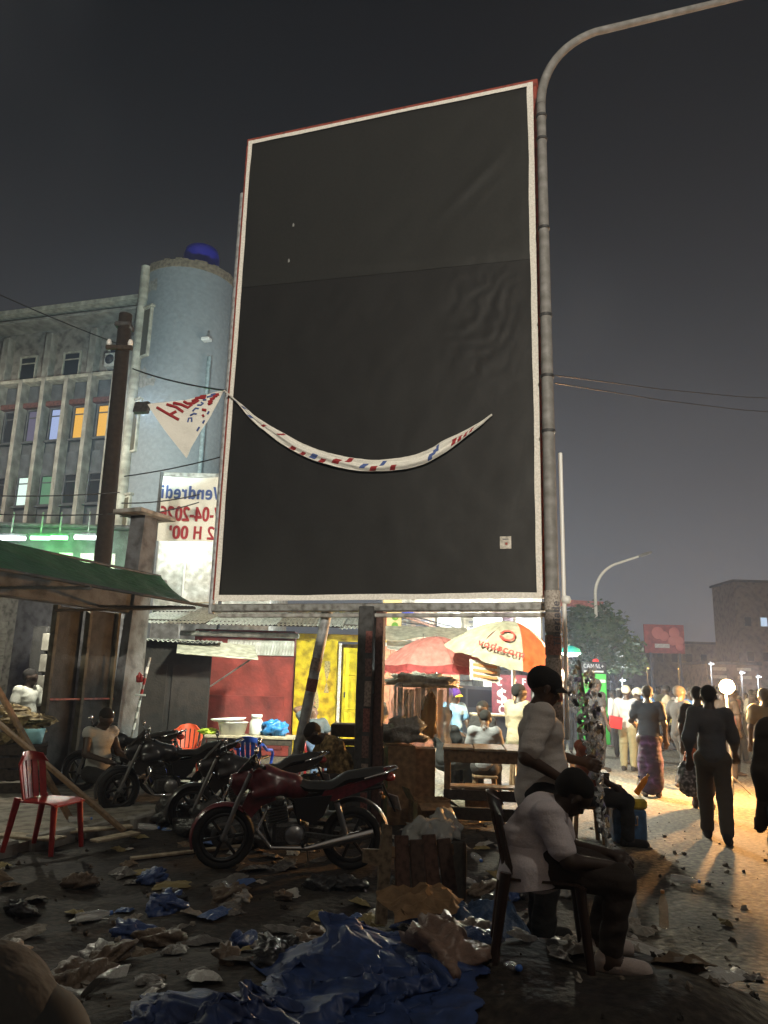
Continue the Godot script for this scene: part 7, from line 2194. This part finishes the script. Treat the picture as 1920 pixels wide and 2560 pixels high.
	# bottles and cans
	bottle("crushed silver bottle lying beside the pinkish bag", Vector3(0.60, 0.33, -4.0), mat("silver_foil", Color(0.6, 0.6, 0.6), 0.15, "", "n_crumple", 6.0, 0.8), Basis.from_euler(Vector3(1.2, 0.5, 0.2)), 0.9)
	var bn := 0
	for q in [[-2.45, -8.4, 1.3], [-1.2, -6.6, 0.4], [-3.3, -8.7, 2.0], [0.55, -7.2, 0.9], [0.2, -8.3, 2.5], [2.6, -7.2, 1.1], [-2.0, -5.6, 2.2], [0.95, -7.9, 0.2]]:
		bottle("crushed clear plastic bottle lying in the dirt", Vector3(q[0], ground_h(q[0], q[1]) + 0.05 + (0.09 if q[0] < -2.2 else 0.0), q[1]), mats.clear_plastic, Basis.from_euler(Vector3(PI / 2, q[2], 0)), 0.9, "clear bottles scattered in the dirt")
		bn += 1
	# knotted carrier bags, cups and cartons trodden into the dirt
	var bagm := [mat("carrier_black", Color(0.02, 0.02, 0.022), 0.3, "", "n_crumple", 3.0), mat("carrier_white", Color(0.34, 0.33, 0.31), 0.35, "", "n_crumple", 3.0), mat("carrier_blue", Color(0.03, 0.065, 0.20), 0.35, "", "n_crumple", 3.0), mat("carrier_tan", Color(0.14, 0.10, 0.07), 0.5, "", "n_crumple", 3.0)]
	var bagn := ["black", "white", "blue", "tan"]
	var bagshape := []
	for k in 5:
		bagshape.append(lump(0.12, 0.05, 0.09, 0.42, 900 + k, 1.3, 14, false))
	for k in 44:
		var x := g.randf_range(-2.6, 1.6)
		var z := g.randf_range(-7.0, -4.3)
		if absf(x - 0.95) < 0.5 and z > -5.6:
			continue
		var m := [0, 0, 1, 2, 3, 3][k % 6] as int
		var o := obj("carrier_bag", bagshape[k % 5], bagm[m], self, Transform3D(Basis.from_euler(Vector3(g.randf_range(-0.4, 0.4), g.randf() * TAU, g.randf_range(-0.4, 0.4))) * Basis.from_scale(Vector3.ONE * g.randf_range(0.6, 1.3)), Vector3(x, ground_h(x, z) + 0.03, z)))
		tag(o, "crumpled %s carrier bag lying in the rubbish" % bagn[m], "bag", "crumpled %s carrier bags" % bagn[m])
	# scraps of paper and plastic
	var papers := [mat("scrap_paper", Color(0.40, 0.37, 0.33), 0.85, "grime", "n_crumple", 3.0), mat("scrap_grey", Color(0.20, 0.19, 0.18), 0.6, "grime", "n_crumple", 3.0), mat("scrap_white", Color(0.46, 0.45, 0.42), 0.5, "", "n_crumple", 3.0), mat("scrap_brown", Color(0.20, 0.14, 0.09), 0.8, "grime"), mat("scrap_yellow", Color(0.26, 0.21, 0.09), 0.7), mat("scrap_blue", Color(0.06, 0.12, 0.30), 0.4, "", "n_crumple", 3.0)]
	var names := ["pale paper scrap", "grey plastic scrap", "white plastic scrap", "brown carton scrap", "yellowish wrapper", "blue plastic scrap"]
	var shapes := []
	for k in 10:
		shapes.append(crumpled_sheet(0.16 + 0.03 * (k % 4), 0.11 + 0.025 * (k % 3), 0.045 + 0.01 * (k % 3), 200 + k, 7))
	for k in 230:
		var x := g.randf_range(-3.4, 3.0)
		var z := -3.9 - pow(g.randf(), 1.6) * 6.5
		if x < -2.3 and z < -7.0 and g.randf() < 0.5:
			continue
		var m := [0, 0, 1, 2, 2, 3, 3, 4, 5, 1][g.randi() % 10] as int
		if x > 1.8 and g.randf() < 0.65:
			continue
		var lift := 0.09 if (x < -3.62 + (-z - 7.1) * 0.45 and z < -7.0) else 0.0
		var s := g.randf_range(0.45, 1.15)
		var o := obj("litter_scrap", shapes[g.randi() % 10], papers[m], self, Transform3D(Basis.from_euler(Vector3(g.randf_range(-0.3, 0.3), g.randf() * TAU, g.randf_range(-0.3, 0.3))) * Basis.from_scale(Vector3.ONE * s), Vector3(x, ground_h(x, z) + 0.006 + lift, z)))
		tag(o, names[m] + " lying in the mud of the littered ground", "litter", "scraps of " + names[m])
	# crumbs of rubbish and clods nobody could count
	var mm := MultiMesh.new()
	mm.transform_format = MultiMesh.TRANSFORM_3D
	mm.use_colors = true
	mm.mesh = lump(0.03, 0.018, 0.025, 0.5, 4, 1.6, 5)
	mm.instance_count = 800
	for k in 800:
		var x := g.randf_range(-4.0, 4.2)
		var z := -2.6 - pow(g.randf(), 1.3) * 8.5
		var s := pow(g.randf(), 2.0) * 0.8 + 0.2
		mm.set_instance_transform(k, Transform3D(Basis.from_euler(Vector3(g.randf() * 6.0, g.randf() * 6.0, g.randf() * 6.0)) * Basis.from_scale(Vector3.ONE * s), Vector3(x, ground_h(x, z) + 0.004, z)))
		var c := [Color(0.05, 0.04, 0.03), Color(0.10, 0.08, 0.06), Color(0.03, 0.026, 0.022), Color(0.16, 0.13, 0.1), Color(0.30, 0.27, 0.23)][[0, 0, 1, 1, 2, 2, 0, 3, 3, 4][g.randi() % 10]] as Color
		mm.set_instance_color(k, c)
	var mi := MultiMeshInstance3D.new()
	mi.name = "rubble"
	mi.multimesh = mm
	var cm := mat("rubble", Color(1, 1, 1), 0.9)
	cm.vertex_color_use_as_albedo = true
	mi.material_override = cm
	add_child(mi)
	tag(mi, "dirt clods and crumbs of rubbish strewn over the ground", "rubble", "", "stuff")
	# sacks and bags by the motorbikes
	var n := 0
	for q in [[-1.75, -8.75, 0.36, 0.2, 0.28, "dark rubbish sack between the red chair and the motorbikes"], [-1.2, -8.35, 0.3, 0.15, 0.24, "low dark sack left of the red motorbike's front wheel"], [-2.3, -9.3, 0.22, 0.16, 0.2, "small dark sack by the kerb stones"], [0.55, -8.6, 0.22, 0.14, 0.2, "clear plastic heap below the small open carton"], [0.75, -9.0, 0.2, 0.16, 0.18, "shiny plastic heap beside the wooden table leg"]]:
		var o := obj("sack", lump(q[2], q[3], q[4], 0.4, 800 + n, 1.4, 14, false), mat("sack_dark", Color(0.05, 0.05, 0.05), 0.35, "grime", "n_crumple", 3.0) if n < 3 else mat("sack_clear", Color(0.30, 0.31, 0.30), 0.2, "", "n_crumple", 4.0), self, at(q[0], ground_h(q[0], q[1]) + q[3] * 0.7, q[1], n * 1.1))
		tag(o, q[5], "sack")
		n += 1
	# loose boards on the pavement
	var k2 := 0
	for q in [[-2.95, -8.3, 0.9, 0.16, 0.5, "pale board lying behind the red chair"], [-3.35, -7.9, 0.7, 0.2, -0.3, "pale board lying left of the red chair legs"], [-2.55, -8.0, 0.5, 0.14, 1.0, "short pale board lying right of the red chair"], [-1.65, -7.9, 1.4, 0.07, 0.55, "long thin batten on the ground before the motorbikes"]]:
		var o := obj("board", box(q[2], 0.025, q[3], 0.006), mats.pale_wood, self, at(q[0], (0.11 if k2 < 3 else 0.03), q[1], q[4], 0, 0.02))
		tag(o, q[5], "board")
		k2 += 1

# ---------------------------------------------------------------- cables
func cable(label: String, a: Vector3, b: Vector3, sag: float, r := 0.012):
	var pts := []
	for k in 13:
		var u := k / 12.0
		pts.append(a.lerp(b, u) + Vector3(0, -sag * 4.0 * u * (1.0 - u), 0))
	tag(obj("cable", tube(pts, r, 5), mats.black_plastic), label, "cable")

func build_wires():
	cable("cable from the utility pole down to the billboard corner", Vector3(-4.8, 7.3, -13.4), bb(-2.25, 5.66, -0.02), 0.05, 0.014)
	cable("thin cable from the utility pole towards the upper left", Vector3(-4.85, 7.7, -13.4), Vector3(-9.5, 9.6, -13.0), 0.1)
	cable("cable crossing behind the triangular banner end", Vector3(-4.75, 5.2, -13.4), Vector3(-1.8, 5.75, -12.6), 0.08)
	cable("uppermost cable sagging from the utility pole past the apartment windows", Vector3(-4.8, 4.9, -13.4), Vector3(-9.0, 4.7, -12.6), 0.12)
	cable("lower cable from the utility pole to the left", Vector3(-4.8, 4.5, -13.4), Vector3(-9.2, 4.45, -12.8), 0.1)
	cable("short cable between the utility pole and the date banner pole", Vector3(-4.75, 4.7, -13.4), Vector3(-3.4, 4.95, -13.6), 0.05)
	cable("second short cable below it by the date banner pole", Vector3(-4.75, 4.45, -13.4), Vector3(-3.4, 4.8, -13.6), 0.05)
	cable("upper thin cable across the right sky", Vector3(2.05, 5.4, -8.75), Vector3(26.0, 15.7, -30.0), 0.9, 0.007)
	cable("lower thin cable across the right sky", Vector3(2.05, 5.3, -8.75), Vector3(26.0, 15.1, -30.0), 1.0, 0.007)
	cable("pale cable from the lamp post insulator to the far banner", Vector3(2.1, 2.6, -8.6), Vector3(8.3, 5.7, -36.0), 0.25, 0.008)
